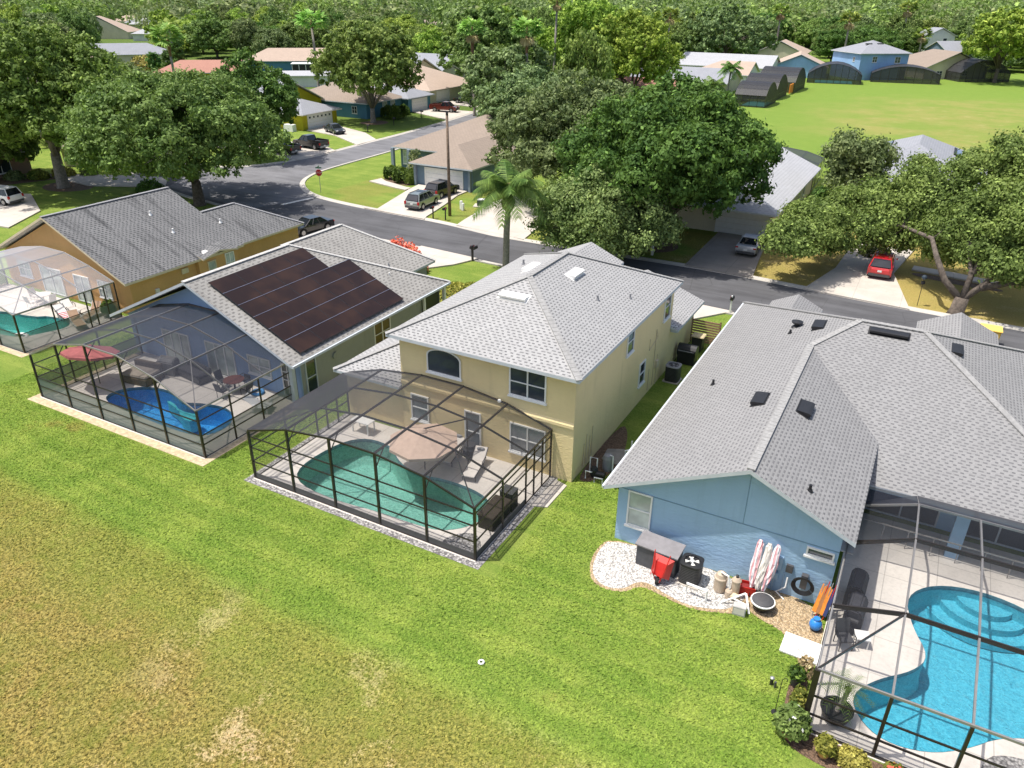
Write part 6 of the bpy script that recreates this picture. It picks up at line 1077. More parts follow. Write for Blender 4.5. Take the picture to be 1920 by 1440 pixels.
sb = MB(); sb.box(-97.6, 99.0, 0, -95.6, 99.9, 1.1); tag(sb.build('storage_cabinet', WHITE, None), 'white storage cabinet beside the olive garage wall', 'cabinet')
# teal house
H = thing('teal_house', 'teal blue house with white framed windows behind the round street tree', 'house', (-104, 125, 0))
b = MB(); b.box(-112, 117, -.2, -94.2, 128.0, 2.7).box(-106, 128.01, -.2, -92.7, 135.6, 2.6); b.build('wall', W_TEAL, H, world=True)
roof(H, hiproof(-112.6, 116.4, -93.6, 128.6, 2.78, .42, 'x', True, True), S_BROWN, .16, FASC_B); roof(H, hiproof(-106.6, 127.2, -92.0, 136.3, 2.70, .40, 'x', True, True), S_GREY, .16, FASC_B)
window(H, 'x+', -94.2, 122.5, 1.4, .8, 1.7, 1, 2, BLIND, WHITE); window(H, 'x+', -94.2, 125.0, 1.4, .8, 1.7, 1, 2, BLIND, WHITE); window(H, 'y-', 117, -97, 1.2, .8, 1.3, 2, 2, GLASS)
garage_door(H, 'x+', -92.7, 131.8, 5.0, 2.2)
# peach roofed house further along
H = thing('peach_roof_house', 'cream house with peach roof and small gable beside the maroon pickup', 'house', (-108, 152, 0))
b = MB(); b.box(-118, 141, -.2, -96.5, 160, 2.6); b.build('wall', W_CREAM, H, world=True)
roof(H, hiproof(-118.6, 140.2, -95.8, 160.6, 2.7, .40, 'x', True, True), S_TAN, .16, CUSH); garage_door(H, 'x+', -96.5, 146, 4.8, 2.2)
generic_house('grey roofed house with beige gable behind the peach roof', (-122, 176, 0), 0, 20, 15, W_CREAM, S_GREY, 3.4, .46, 'x', (False, False), name='gable_house')
generic_house('grey roofed house behind the tall shaggy fan palm', (-118, 158.5, 0), R(90), 13, 16, W_CREAM, S_GREY, 4.2, .46, 'y', (False, False), name='gable_house')
generic_house('tan roofed blue house with white roofed patio at upper left', (-176, 186, 0), R(38), 27, 13, W_TEAL, S_TAN, 2.8, .44, 'x', (True, False), wins=[G1(-8), G1(3)], name='tan_roof_house')
generic_house('small blue gabled house end behind the white roofed patio', (-160, 195, 0), R(15), 10, 10, W_SKY, S_TAN, 3.4, .5, 'y', (False, False), name='gable_house')
H = thing('patio_cover', 'white flat patio cover with dark screened openings at upper left', 'patio', (-163, 180, 0), R(36))
MB().box(-6, -2.5, 2.5, 6, 2.5, 2.7).build('cover', WHITE, H); b = MB().box(-5.6, -2.3, 0, 5.6, 2.3, 2.49).build('screened_room', BLACK, H)
for i in range(7): MB().box(-5.7+i*1.88, -2.42, 0, -5.55+i*1.88, -2.31, 2.49).build('post', WHITE, H)
generic_house('pale flat roofed building between the white patio and the olive gable', (-143, 155, 0), R(36), 17, 9, W_WHITE, S_PALE, 2.6, .15, 'x', (False, False), name='shed_building', cat='building')
generic_house('red brown roofed yellow house at upper left behind the broad leaved palm', (-170, 146, 0), R(38), 20, 11, W_OLIVE, S_RED, 2.7, .42, 'x', (True, False), wins=[G1(-3)], name='red_roof_house')
generic_house('white walled outbuilding below the red brown roof', (-152, 146, 0), R(38), 8, 5, W_WHITE, S_PALE, 2.3, .15, 'x', (False, False), name='outbuilding', cat='building')
H = generic_house('grey roofed beige house with wide gable at upper left', (-235, 175, 0), R(50), 24, 13, W_CREAM, S_GREY, 2.8, .42, 'x', (False, True), wins=[G1(-6), G1(1)], name='grey_roof_house')
generic_house('brown roofed house left of the wide beige gable', (-238, 157, 0), R(50), 15, 12, W_CREAM, S_TAN, 2.7, .42, 'x', (True, True), name='brown_roof_house')
generic_house('pale brown roofed house far off at upper left', (-365, 262, 0), R(30), 26, 17, W_CREAM, S_TAN, 3.0, .5, 'y', (False, True), name='far_house')
generic_house('grey roofed house far off beside the bright round tree', (-330, 262, 0), R(30), 18, 12, W_WHITE, S_PALE, 3.0, .45, 'x', (True, True), name='far_house')
for k, (x, y, rz_, s_, wl) in enumerate([(-470, 355, 20, S_TAN, W_WHITE), (-440, 342, 60, S_GREY, W_WHITE), (-420, 330, 35, S_PALE, W_CREAM), (-520, 410, 10, S_TAN, W_WHITE)]):
    generic_house(['tan roofed white house in the far row at upper left', 'grey roofed white house in the far row at upper left', 'pale roofed cream house nearest in the far row at upper left', 'tan roofed house farthest in the far row at upper left'][k], (x, y, 0), R(rz_), 20, 14, wl, s_, 3.2, .42, 'x', (True, False), name='far_house')
H = generic_house('white two storey building far off beyond the wood at upper middle', (-372, 572, 0), R(25), 26, 14, W_WHITE, S_PALE, 8.0, .25, 'x', (True, True), wins=[G1(-8, 2, 4.5, 2, 2), G1(0, 2, 4.5, 2, 2), G1(6, 2.4, 1, 2, 2)], name='white_building', cat='building')
generic_house('brown roofed white house in front of the far white building', (-300, 440, 0), R(40), 24, 12, W_WHITE, S_BROWN, 3.0, .4, 'x', (True, True), name='far_house')
generic_house('grey roofed long building on the horizon at upper middle', (-430, 610, 0), R(25), 44, 16, W_WHITE, S_GREY, 8, .3, 'x', (True, True), name='far_building', cat='building')
generic_house('pink roofed building on the horizon above the tall trees', (-370, 760, 0), R(25), 70, 20, W_CREAM, S_TAN, 9.5, .3, 'x', (True, True), name='far_building', cat='building')
# row behind the domed cages
generic_house('low orange brown roofed house with blue gable end behind the dense oak', (-58.5, 168.5, 0), 0, 16.5, 12, W_SKY, S_RED, 2.6, .38, 'x', (False, False), name='orange_roof_house')
generic_house('plain grey roofed long house behind the orange brown roof', (-60.5, 200, 0), 0, 25.5, 15, W_CREAM, S_GREY, 2.3, .35, 'x', (False, False), name='grey_roof_house')
generic_house('tan roofed house with white gable between the grey roofs', (-55.5, 221, 0), 0, 15, 13, W_WHITE, S_TAN, 2.6, .40, 'x', (True, False), name='tan_roof_house')
H = generic_house('very long pale grey roofed house below the dome shaped tree', (-59.5, 241.5, 0), 0, 26, 14.5, W_WHITE, S_PALE, 2.9, .38, 'x', (False, False), name='pale_roof_house')
generic_house('tan roofed house with blue gable beside the sky blue house', (-42, 254, 0), R(10), 15, 16, W_SKY, S_TAN, 2.8, .42, 'y', (False, False), name='blue_gable_house')
generic_house('tan roofed house with beige gable far up behind the blue gable', (-58, 312, 0), R(5), 17, 22, W_CREAM, S_TAN, 2.8, .45, 'y', (False, True), name='tan_roof_house')
H = generic_house('sky blue two storey house with grey hip roof at the far side of the lawn', (-23.6, 257.5, 0), R(38), 14.5, 14.5, W_SKY, S_GREY, 6.9, .38, 'x', (True, True), wins=[G1(-3, 1.4, 4.6, 1.5, 2), G1(4, 1.7, 4.4, 1.6, 2), ('x-', -4, 1.0, 4.7, 1.1, 1)], name='two_storey_house', over=.6)
rf = kids(H)[1]
for x in (-2.5, 1.0): b = MB(); b.box(x-.9, -2.5, 6.9+.38*5.2, x+.9, -1.9, 6.9+.38*5.2+.35); b.build('roof_vent', DGREY, rf)
generic_house('brown roofed cream house right of the sky blue house', (-7.5, 276, 0), R(36), 19, 22, W_CREAM, S_BROWN, 3.0, .42, 'y', (False, True), wins=[G1(-5, 1.8), G1(3, 1.8)], name='brown_roof_house')
generic_house('white two storey house behind the brown roof', (-13, 372, 0), R(35), 12, 12, W_WHITE, S_GREY, 7.4, .45, 'y', (False, True), wins=[G1(2, 1.6, 4.6, 2.0, 1)], name='white_two_storey_house')
generic_house('grey gabled house half hidden by the bright round tree', (-3.5, 352, 0), R(40), 16, 12, W_SLATE, S_GREY, 3.2, .5, 'x', (False, False), name='grey_gable_house')
# far screen cages
def dome(label, x, y, rz_, w_, L, hh, scr=SCRB, poolm=None):
    n = 8; xs_ = [-w_/2+w_*i/n for i in range(n+1)]; zs_ = [2.3+(hh-2.3)*math.sin(math.pi*i/n)**.8 for i in range(n+1)]
    t = cage(label, xs_, zs_, -L/2, L/2, loc=(x, y, 0), rz=rz_, ys=(0,), side_y=(-L/4, 0, L/4), rails=(1.1,), scr=scr, side=SCRB, world=False, simple=True, braces=False, endwall=True)
    if poolm: MB().box(-w_*.35, -L*.42, .01, w_*.35, L*.3, .12).build('pool_surface', poolm, t)
    return t
dome('nearest black domed cage on the far lawn, with aqua pool below', -37.4, 178.5, R(90), 11, 6.5, 4.6, SCRB, P_AQUA)
dome('second black domed cage on the far lawn, behind the palms', -38.6, 193.5, R(90), 12, 7.5, 5.0)
dome('third black domed cage on the far lawn, with orange curtains', -38.6, 212, R(90), 14, 9, 5.2)
b = MB(); b.box(-34.6, 201, .2, -34.4, 205, 2.2); tag(b.build('curtain', ORAF), 'orange curtain hanging between the second and third domed cages', 'curtain')
dome('wide black domed cage before the tan roofed blue gable', -29.8, 238.5, R(8), 13.5, 10, 4.9, SCRB, P_AQUA)
dome('low black domed cage before the sky blue house', -13.2, 250.5, R(8), 17, 9.5, 4.2)
dome('tall dark gabled cage beside the brown roofed house', 4.2, 266, R(30), 14, 9, 5.6)
H = thing('brown_house', 'brown walled building with white windows at the far left edge', 'house', (-104.5, 52, 0)); b = MB(); b.box(-109, 46, 0, -101.6, 58, 2.7); b.build('wall', W_BRICK, H, world=True)
roof(H, hiproof(-109.6, 45.4, -101.0, 58.6, 2.78, .4), S_BROWN); window(H, 'x+', -101.6, 54.3, 2.4, .5, 1.7, 2, 1, GLASS, WHITE)
H = generic_house('cream house hidden behind the broad oak', (-97, 68.5, 0), R(22), 13, 8, W_CREAM, S_BROWN, 2.6, .4, 'x', (True, True), garage=('y-', -1, 4.8), name='cream_house')

# ================================================================== VEHICLES  (front towards +x)
def car(kind, label, paint, loc, rz, plate=True, rack=False, group=None):
    t = thing({'suv': 'parked_suv', 'sedan': 'parked_car', 'pickup': 'pickup_truck', 'van': 'parked_van'}[kind], label, {'suv': 'suv', 'sedan': 'car', 'pickup': 'pickup truck', 'van': 'van'}[kind], loc, R(rz), group)
    D = {'suv': (4.6, 1.84, 1.02, 1.68), 'sedan': (4.7, 1.80, .93, 1.44), 'pickup': (5.7, 1.98, 1.10, 1.86), 'van': (5.0, 1.95, 1.08, 1.78)}[kind]
    L, W2, zb, zt = D[0]/2, D[1]/2, D[2], D[3]; wr = .36 if kind != 'pickup' else .41; wx = (-L+.88, L-.92)
    if kind == 'pickup': wx = (-L+1.15, L-1.0)
    def arch(x): return [(x+(wr+.07)*math.cos(a), wr+(wr+.07)*math.sin(a)) for a in [math.pi-math.pi*i/8 for i in range(9)]]
    sill = .26 if kind != 'pickup' else .36
    hood = {'suv': zb-.03, 'sedan': zb-.07, 'pickup': zb+.02, 'van': zb-.06}[kind]
    tail = zb if kind != 'sedan' else zb+.03
    prof = [(-L+.06, sill+.05)]+[(x, z) for x, z in arch(wx[0]) if z > sill]+[(x, z) for x, z in arch(wx[1]) if z > sill]+[(L-.12, sill+.02), (L, sill+.2), (L-.02, hood-.22), (L-.22, hood-.06), (L-1.25, hood+.04), (-L+.1, tail), (-L, tail-.12), (-L-.01, sill+.35), (-L+.02, sill+.2)]
    b = MB()
    if kind == 'pickup':
        prof = prof[:-5]+[(.35, hood+.04), (.35, zb-.02), (-L+.02, zb-.02), (-L, sill+.3)]
        b.extr(prof, 'y', -W2, W2); bd = b.build('body', paint, t, bevel=.035)
        b = MB(); b.box(-L+.1, -W2+.12, zb-.015, -.35, W2-.12, zb-.010); b.build('bed_floor', BLACK, t)
        b = MB(); b.box(-L+.02, -W2+.02, zb-.02, -.38, -W2+.12, zb+.28).box(-L+.02, W2-.12, zb-.02, -.38, W2-.02, zb+.28).box(-L+.02, -W2+.12, zb-.02, -L+.10, W2-.12, zb+.27); b.build('bed_side', paint, t, bevel=.02)
        bx0, bx1, rx0, rx1 = -.38, 1.75, -.15, .95
    else:
        b.extr(prof, 'y', -W2, W2); bd = b.build('body', paint, t, bevel=.05)
        bx0, bx1, rx0, rx1 = {'suv': (-L+.12, L-1.15, -L+.55, .45), 'van': (-L+.1, L-.95, -L+.45, .75), 'sedan': (-L+.75, L-1.25, -L+1.45, .30)}[kind]
    wb, wt = W2-.07, W2-.27
    def frus(b, z0, z1, f0, f1, ex=0):
        ip = lambda f: (bx0+(rx0-bx0)*f-ex, bx1+(rx1-bx1)*f+ex, wb+(wt-wb)*f+ex)
        a0, a1, aw = ip(f0); c0, c1, cw = ip(f1)
        lo = [b.V(p) for p in ((a0, -aw, z0), (a1, -aw, z0), (a1, aw, z0), (a0, aw, z0))]; hi = [b.V(p) for p in ((c0, -cw, z1), (c1, -cw, z1), (c1, cw, z1), (c0, cw, z1))]
        b.face(lo[::-1]); b.face(hi)
        for i in range(4): b.face([lo[i], lo[(i+1) % 4], hi[(i+1) % 4], hi[i]])
    b = MB(); frus(b, zb-.03, zt-.05, 0, .96); b.build('side_glass', CARGLASS, t, bevel=.03)
    b = MB(); frus(b, zt-.07, zt, .93, 1.0, .012); b.build('roof_panel', paint, t, bevel=.03)
    b = MB()
    for s in (-1, 1):
        for f in ({'pickup': (.0, .5, 1)}.get(kind, (.0, .36, .68, 1))):
            x0 = bx0+(bx1-bx0)*f; x1 = rx0+(rx1-rx0)*f; b.beam((x0, s*wb, zb-.02), (x1, s*wt, zt-.04), .07, .045)
    b.build('pillar', paint, t)
    if rack:
        b = MB()
        for s in (-1, 1): b.beam((rx0+.1, s*(wt-.06), zt+.05), (rx1-.1, s*(wt-.06), zt+.05), .05, .04)
        b.build('roof_rail', BLACK, t); b = MB(); b.box(rx0+1.0, -.35, zt+.001, rx1-.25, .35, zt+.012); b.build('sunroof', CARGLASS, t)
    for x in wx:
        for s in (-1, 1):
            y0 = s*(W2-.24); y1 = s*(W2+.005); wl = MB().tube([(x, y0, wr), (x, y1, wr)], wr, 18).build('wheel', RUBBER, t)
            MB().tube([(x, s*(W2-.02), wr), (x, s*(W2+.015), wr)], wr*.62, 14).build('rim', RIM, wl)
    for s in (-1, 1):
        b = MB(); b.box(L-.16, s*(W2-.3)-.2, hood-.30, L+.012, s*(W2-.3)+.2, hood-.14); b.build('headlight', CLEARL, t, bevel=.02)
        b = MB(); h_ = .34 if kind in ('suv', 'van', 'pickup') else .16; b.box(-L-.02, s*(W2-.12)-.13, zb-.02-h_, -L+.12, s*(W2-.12)+.125, zb-.04); b.build('taillight', REDL, t, bevel=.02)
        b = MB(); b.box(bx1-.35, s*(W2+.02), zb-.02, bx1-.18, s*(W2+.18), zb+.13) if s > 0 else b.box(bx1-.35, -W2-.18, zb-.02, bx1-.18, -W2-.02, zb+.13); b.build('mirror', paint, t, bevel=.02)
    b = MB(); b.box(-L-.05, -W2+.08, sill+.02, -L+.05, W2-.08, sill+.24); b.build('rear_bumper', DGREY if kind != 'pickup' else STEEL, t, bevel=.03)
    b = MB(); b.box(L-.05, -W2+.35, sill+.12, L+.02, W2-.35, hood-.3); b.build('grille', BLACK, t)
    if plate: b = MB(); z = zb-.28 if kind != 'pickup' else sill+.26; b.box(-L-.03, -.16, z-.08, -L-.005, .16, z+.08); b.build('licence_plate', PLATE, t)
    if kind == 'suv': b = MB(); a = rx0; b.beam((-L+.07, 0, zb+.10), (-L+.37, 0, zt-.15), W2*1.45, .03, (0, 1, 0)) if False else b.poly([(-L+.08, -W2+.2, zb+.06), (-L+.08, W2-.2, zb+.06), (-L+.44, W2-.34, zt-.14), (-L+.44, -W2+.34, zt-.14)]); b.build('rear_window', CARGLASS, t)
    return t
SIL = carpaint('silver_green', (.30, .33, .31), .5); BLK = carpaint('black', (.010, .010, .013), .1); RED = carpaint('red', (.55, .012, .02), .1); SLV = carpaint('silver', (.50, .52, .55), .5); GRY = carpaint('grey_blue', (.06, .075, .10), .4); MAR = carpaint('maroon', (.14, .025, .018), .3); WHT = carpaint('white', (.78, .78, .77), 0)
DZ = .125
car('suv', 'silver green suv on the corner house driveway, nearest the street', SIL, (-48.35, 68.5, DZ), 94, rack=True)
car('suv', 'black suv parked between the silver suv and the white garage door', BLK, (-49.35, 73.9, DZ), 88)
car('sedan', 'silver sedan on the shaded driveway beside the live oak', SLV, (-13.25, 70.3, DZ), 91)
car('suv', 'bright red suv on the pale driveway under the live oak', RED, (-2.1, 69.6, DZ), 90)
car('van', 'white van on the driveway at the far left edge', WHT, (-88.9, 46.4, DZ), 190)
car('sedan', 'black car half hidden behind the orange house garage', BLK, (-52.0, 54.6, DZ), -100)
car('pickup', 'black pickup truck on the driveway, the left one of two', BLK, (-83.4, 83.9, DZ), 175)
car('pickup', 'black pickup truck with open bed nearest the cross street', BLK, (-82.6, 89.0, DZ), 175)
car('sedan', 'dark grey sedan before the white garage door of the olive house', GRY, (-88.6, 101.4, DZ), -25)
car('pickup', 'maroon pickup truck on the driveway before the peach roofed house', MAR, (-87.2, 132.4, DZ), 8)
car('sedan', 'white car far off before the beige gabled house', WHT, (-208, 160, 0), 30)
car('sedan', 'black car half in shade on the lawn side beyond the peach roof', BLK, (-90.5, 145.5, DZ), 0)

# ================================================================== STREET THINGS
t = thing('utility_pole', 'tall brown wooden utility pole on the strip lawn beside the silver suv', 'utility pole', (-43.8, 66.9, 0))
MB().tube([(0, 0, -.2), (0, 0, 5), (0, 0, 10.1)], [.17, .15, .12], 12).build('pole', plain('pole_wood', (.17, .12, .085), .9, .3, 6), t, smooth=True); MB().box(-.09, -.09, 9.6, .09, .09, 10.4).build('pole_cap', BLACK, t)
t = thing('stop_sign', 'red octagonal stop sign on a thin post at the rounded corner lawn', 'stop sign', (-62.3, 67.9, 0), R(28))
MB().tube([(0, 0, 0), (0, 0, 2.9)], .035, 8).build('post', STEEL, t); T8 = [(.38*math.cos(a), .38*math.sin(a)) for a in [math.pi/8+math.pi/4*i for i in range(8)]]
pl = MB().extr([(x, z+2.35) for x, z in T8], 'y', -.06, -.04).build('sign_plate', STOPR, t); MB().extr([(x*1.08, z*1.08+2.35) for x, z in T8], 'y', -.039, -.03).build('sign_border', PLATE, pl)
cu = bpy.data.curves.new('lettering', 'FONT'); cu.body = 'STOP'; cu.size = .30; cu.align_x = 'CENTER'; cu.align_y = 'CENTER'; cu.extrude = .004
tx = bpy.data.objects.new('lettering', cu); COL.objects.link(tx); dg = bpy.context.evaluated_depsgraph_get(); tme = bpy.data.meshes.new_from_object(tx.evaluated_get(dg)); bpy.data.objects.remove(tx)
tme.transform(Matrix.Translation((0, -.066, 2.35)) @ Matrix.Rotation(R(90), 4, 'X')); tme.materials.clear(); tme.materials.append(PLATE); tx = bpy.data.objects.new('lettering', tme); COL.objects.link(tx); tx.parent = pl
for a, z in ((0, 2.85), (90, 3.0)): MB(Matrix.Rotation(R(a), 4, 'Z')).box(-.34, -.012, z, .34, .012, z+.14).build('street_name_blade', plain('sign_green', (.02, .16, .08), .5), t)
def mailbox(label, x, y, rz, white=False, twin=False):
    m_ = WHITE if white else BLACK; t = thing('mailbox', label, 'mailbox', (x, y, 0), R(rz)); MB().box(-.05, -.05, 0, .05, .05, 1.1 if not white else 1.45).build('post', m_, t)
    for dx in ((-.16, .16) if twin else (0,)):
        b = MB(); b.extr([(dx-.11, 1.1), (dx+.11, 1.1), (dx+.11, 1.24), (dx+.07, 1.33), (dx, 1.35), (dx-.07, 1.33), (dx-.11, 1.24)], 'y', -.42, .12); b.build('box', BLACK, t)
        MB().box(dx+.115, -.2, 1.2, dx+.125, -.02, 1.34).build('flag', REDP, t)
    if twin: MB().box(-.2, -.04, 1.04, .2, .04, 1.098).build('arm', m_, t); MB().box(.09, -.04, 0, .14, .04, 1.04).build('post', m_, t)
    return t
mailbox('twin black mailboxes on two thin posts beside the street, before the low bushy oak', -33.8, 55.1, 180, twin=True)
mailbox('black mailbox at the driveway edge, left one before the utility pole', -44.7, 65.1, 0); mailbox('black mailbox with its box turned left, closest before the utility pole', -43.3, 65.3, 0)
mailbox('white posted mailbox by the driveway of the yellow house', -10.9, 53.9, 180, True); mailbox('black mailbox in the middle of the round green tree lawn', -84.6, 105.0, 90); mailbox('black mailbox on the lawn right of the round green street tree', -85.6, 113.6, 90)
mailbox('black mailbox in a small bush before the maroon pickup', -86.6, 123.5, 90)
b = MB(); b.box(-.09, -.09, 0, .09, .09, 1.0).lathe([(.02, 1.0), (.12, 1.02), (.02, 1.14)], n=4); t = b.build('marker_post', WHITE); t.location = (-20.7, 64.7, 0); tag(t, 'short white marker post before the dense oak trunk', 'post')
t = thing('yard_lantern', 'thin black lawn lantern on a stake beside the red suv driveway', 'garden lantern', (1.15, 62.8, 0)); MB().tube([(0, 0, 0), (0, 0, 2.1)], .025, 6).build('stake', BLACK, t); MB().ball((0, 0, 2.25), .2, 10, 7).build('globe', GLASS, t); MB().cyl(0, 0, 1.75, 1.95, .15, 10).build('basket', BLACK, t)
t = thing('utility_box', 'dark green transformer on a pale slab in the strip lawn', 'utility box', (-43.0, 72.2, 0), R(20)); MB().box(-.9, -.7, 0, .9, .7, .1).build('slab', CONC, t); MB().box(-.5, -.4, .101, .5, .4, .7).build('cabinet', plain('dark_green_steel', (.04, .07, .05), .5), t, bevel=.03); MB().box(-.45, -.35, .701, .45, .35, .78).build('lid', WHITE, t)
for k, (x, y) in enumerate(((-44.2, 69.8), (-43.8, 69.5))): t = MB().box(x-.14, y-.12, 0, x+.14, y+.12, .95-.15*k).build('utility_pedestal', WPLAST, bevel=.03); tag(t, ['taller grey white pedestal behind the utility pole', 'shorter grey white pedestal right behind the utility pole'][k], 'utility pedestal')
t = thing('storage_bin', 'yellow wheeled bin on the street edge beyond the blue house roof', 'bin', (5.75, 57.0, 0)); b = MB(); b.extr([(-.5, .08), (.5, .08), (.6, 1.2), (-.6, 1.2)], 'y', -.55, .55); b.build('body', plain('yellow_plastic', (.75, .48, .08), .5), t, bevel=.05); MB().box(-.66, -.6, 1.2, .66, .62, 1.28).build('lid', plain('yellow_plastic_lid', (.85, .58, .14), .5), t, bevel=.03)
# planting across the street
shrub('clipped round hedge left of the white garage door, nearer the driveway', (-57.0, 77.6, 0), 1.5, 1.2, 1.5, F_HEDGE, 6500, .16, True, 'hedge', 'hedge', 3)
shrub('clipped round hedge left of the white garage door, farther left', (-59.4, 78.6, 0), 1.3, 1.1, 1.45, F_HEDGE, 5500, .16, True, 'hedge', 'hedge', 4)
shrub('spindly bush growing before the slate blue porch', (-57.8, 80.8, 0), 1.3, 1.0, 3.4, F_OLIVE, 700, .22, seed=5)
shrub('dark rounded bush beside the trunk of the round street tree', (-90.5, 120.2, 0), 2.0, 1.8, 2.3, F_HEDGE, 3500, .24, True, seed=6)
shrub('dark bush by the garage of the teal house', (-92.2, 125.6, 0), 1.3, 1.2, 1.7, F_DARK, 2000, .24, seed=7)
shrub('pink flowering bushes along the front of the solar roofed house', (-38.4, 50.7, 0), 2.6, 1.0, 2.3, F_RED, 2600, .17, seed=8, cat='flowering bush')
shrub('green leaves below the pink flowering bushes', (-38.2, 50.2, 0), 2.9, 1.0, 1.7, F_OAK, 2600, .16, seed=9)
shrub('pale flowering ground bushes between the solar house and the yellow house', (-31.0, 46.6, 0), 2.4, 2.6, .75, F_GOLD, 3800, .12, seed=10)
shrub('light green bush behind the pale flowering ground bushes', (-29.0, 48.6, 0), 2.0, 1.8, .7, F_BUSH, 3000, .14, seed=11)
shrub('dark clipped hedge block beside the pale roofed house', (-9.0, 88.6, 0), 1.9, 1.2, 2.8, F_DARK, 5000, .2, True, 'hedge', 'hedge', 12)
shrub('light green clipped bush right of the dark hedge block', (-6.2, 87.6, 0), 1.0, 1.0, 2.4, F_BUSH, 2600, .18, True, 'hedge', 'hedge', 13)
for k, (x, y, s_, m_, lb) in enumerate([(-97.5, 56.2, 1.2, F_BUSH, 'yellow green bush in the bed at far left, nearest the white van'), (-96.0, 58.6, 1.3, F_GOLD, 'golden bush in the middle of the bed at far left'), (-93.8, 60.6, 1.0, F_OLIVE, 'dull bush at the right end of the bed at far left'), (-99.5, 54.4, 1.1, F_OLIVE, 'low bush beneath the window of the brown building'), (-79.8, 58.5, 1.5, F_DARK, 'dark bush below the edge of the broad oak crown'), (-202, 155, 5.0, F_GOLD, 'rounded yellow green bush before the wide beige gable'), (-3.0, 74.5, 1.2, F_OLIVE, 'bush under the live oak left of the red suv')]):
    shrub(lb, (x, y, 0), s_*1.2, s_, s_*.9, m_, 1600, .16*max(1, s_*.6), seed=20+k)
for k, (x, y, h) in enumerate([(-192, 150, 6.5), (-185, 149, 8.0), (-178.5, 147, 11.0)]):
    tree(['slender dark cypress left of three before the beige gable', 'slender dark cypress in the middle of three before the beige gable', 'tallest slender dark cypress before the beige gable'][k], (x, y, 0), 1.3, h, 60+k, F_DARK, .3, 16, 2600, .45, .15, rl=(.5, .7))
tree('bright bamboo like round tree in front of the far white house', (-262, 212, 0), 7.5, 15.5, 66, F_BRI, .5, 26, 9000, .7, .4)
tree('weeping grey tree with pale drooping twigs behind the tan roof', (-185, 208, 0), 5.5, 9.5, 67, F_BLUEG, .5, 20, 5000, .5, .3)

# ================================================================== THINGS AROUND THE BLUE HOUSE
t = thing('deck_box', 'grey deck storage box with sloping lid against the blue wall', 'storage box', (-6.35, 24.55, 0), R(-4)); MB().box(-.85, -.38, 0, .85, .40, 1.0).build('body', plain('box_grey_dark', (.075, .078, .085), .7), t, bevel=.02); b = MB(); b.extr([(-.44, 1.0), (.44, 1.14), (.44, 1.19), (-.44, 1.06)], 'x', -.92, .92); b.build('lid', plain('box_grey_lid', (.21, .20, .21), .7), t)
t = thing('wheelbarrow', 'red wheelbarrow standing on its nose against the grey deck box', 'wheelbarrow', (-6.0, 23.6, 0), R(-8))
b = MB(); o_ = [(-.38, .10, .25), (.38, .10, .25), (.42, .38, 1.05), (-.42, .38, 1.05)]; i_ = [(-.20, -.14, .42), (.20, -.14, .42), (.26, .10, .95), (-.26, .10, .95)]
b.poly(i_)
for k in range(4): b.poly([o_[k], o_[(k+1) % 4], i_[(k+1) % 4], i_[k]])
b.build('tray', REDP, t, bevel=.01)
for s in (-1, 1): b = MB(); b.tube([(s*.08, -.12, .12), (s*.22, -.20, .6), (s*.30, -.02, 1.15), (s*.33, .10, 1.45)], .022, 7); b.build('handle', REDP, t); b = MB(); b.tube([(s*.2, -.16, .55), (s*.2, -.42, .62), (s*.24, -.2, .95)], .015, 6); b.build('leg', REDP, t)
w_ = MB(); w_.tube([(-.05, -.1, .17), (.05, -.1, .17)], .17, 16); w_ = w_.build('wheel', RUBBER, t); MB().tube([(-.06, -.1, .17), (.06, -.1, .17)], .07, 10).build('rim', WHITE, w_)
def condenser(label, loc, w_=.75, h=.95, top=BLACK, body=BLACK, fan=WPLAST):
    t = thing('air_conditioner', label, 'air conditioner', loc); r = w_/2
    sq = [(r*np.sign(math.cos(a))*abs(math.cos(a))**.45, r*np.sign(math.sin(a))*abs(math.sin(a))**.45) for a in [math.pi*2*i/20 for i in range(20)]]
    MB().box(-r-.06, -r-.06, 0, r+.06, r+.06, .06).build('pad', CONC, t); b = MB(); b.prism(sq, .061, h-.06); b.build('cabinet', body, t)
    b = MB()
    for k in range(10):
        z = .14+k*(h-.3)/9
        b.prism([(x*1.015, y*1.015) for x, y in sq], z, z+.02)
    b.build('louvre', DGREY, t)
    b = MB(); n = 20; A = [b.V((x*1.04, y*1.04, h-.055)) for x, y in sq]; B = [b.V((x*1.04, y*1.04, h)) for x, y in sq]; C_ = [b.V((r*.78*math.cos(a), r*.78*math.sin(a), h+.02)) for a in [math.pi*2*i/20 for i in range(20)]]; D_ = [b.V((r*.75*math.cos(a), r*.75*math.sin(a), h-.05)) for a in [math.pi*2*i/20 for i in range(20)]]
    for P, Q in ((A, B), (B, C_), (C_, D_)):
        for i in range(n): b.face([P[i], P[(i+1) % n], Q[(i+1) % n], Q[i]])
    b.build('top_cover', top, t)
    b = MB()
    for k in range(4): a = k*math.pi/2+.4; b.poly([(.04*math.cos(a), .04*math.sin(a), h-.025), (r*.68*math.cos(a-.35), r*.68*math.sin(a-.35), h-.03), (r*.70*math.cos(a+.35), r*.70*math.sin(a+.35), h-.018)])
    b.cyl(0, 0, h-.05, h, .09, 12); b.build('fan', fan, t)
    b = MB()
    for k in range(12): a = k*math.pi/6; b.tube([(.08*math.cos(a), .08*math.sin(a), h+.025), (r*.78*math.cos(a), r*.78*math.sin(a), h+.022)], .005, 4)
    b.build('fan_guard', DGREY, t); return t
condenser('black air conditioner with white fan blades between the deck box and pool filter', (-4.95, 24.35, 0), .82, 1.0)
def pvc(label, pts, r=.045): b = MB(); b.tube(pts, r, 8); return tag(b.build('pvc_pipe', WPLAST, smooth=False), label, 'pipe')
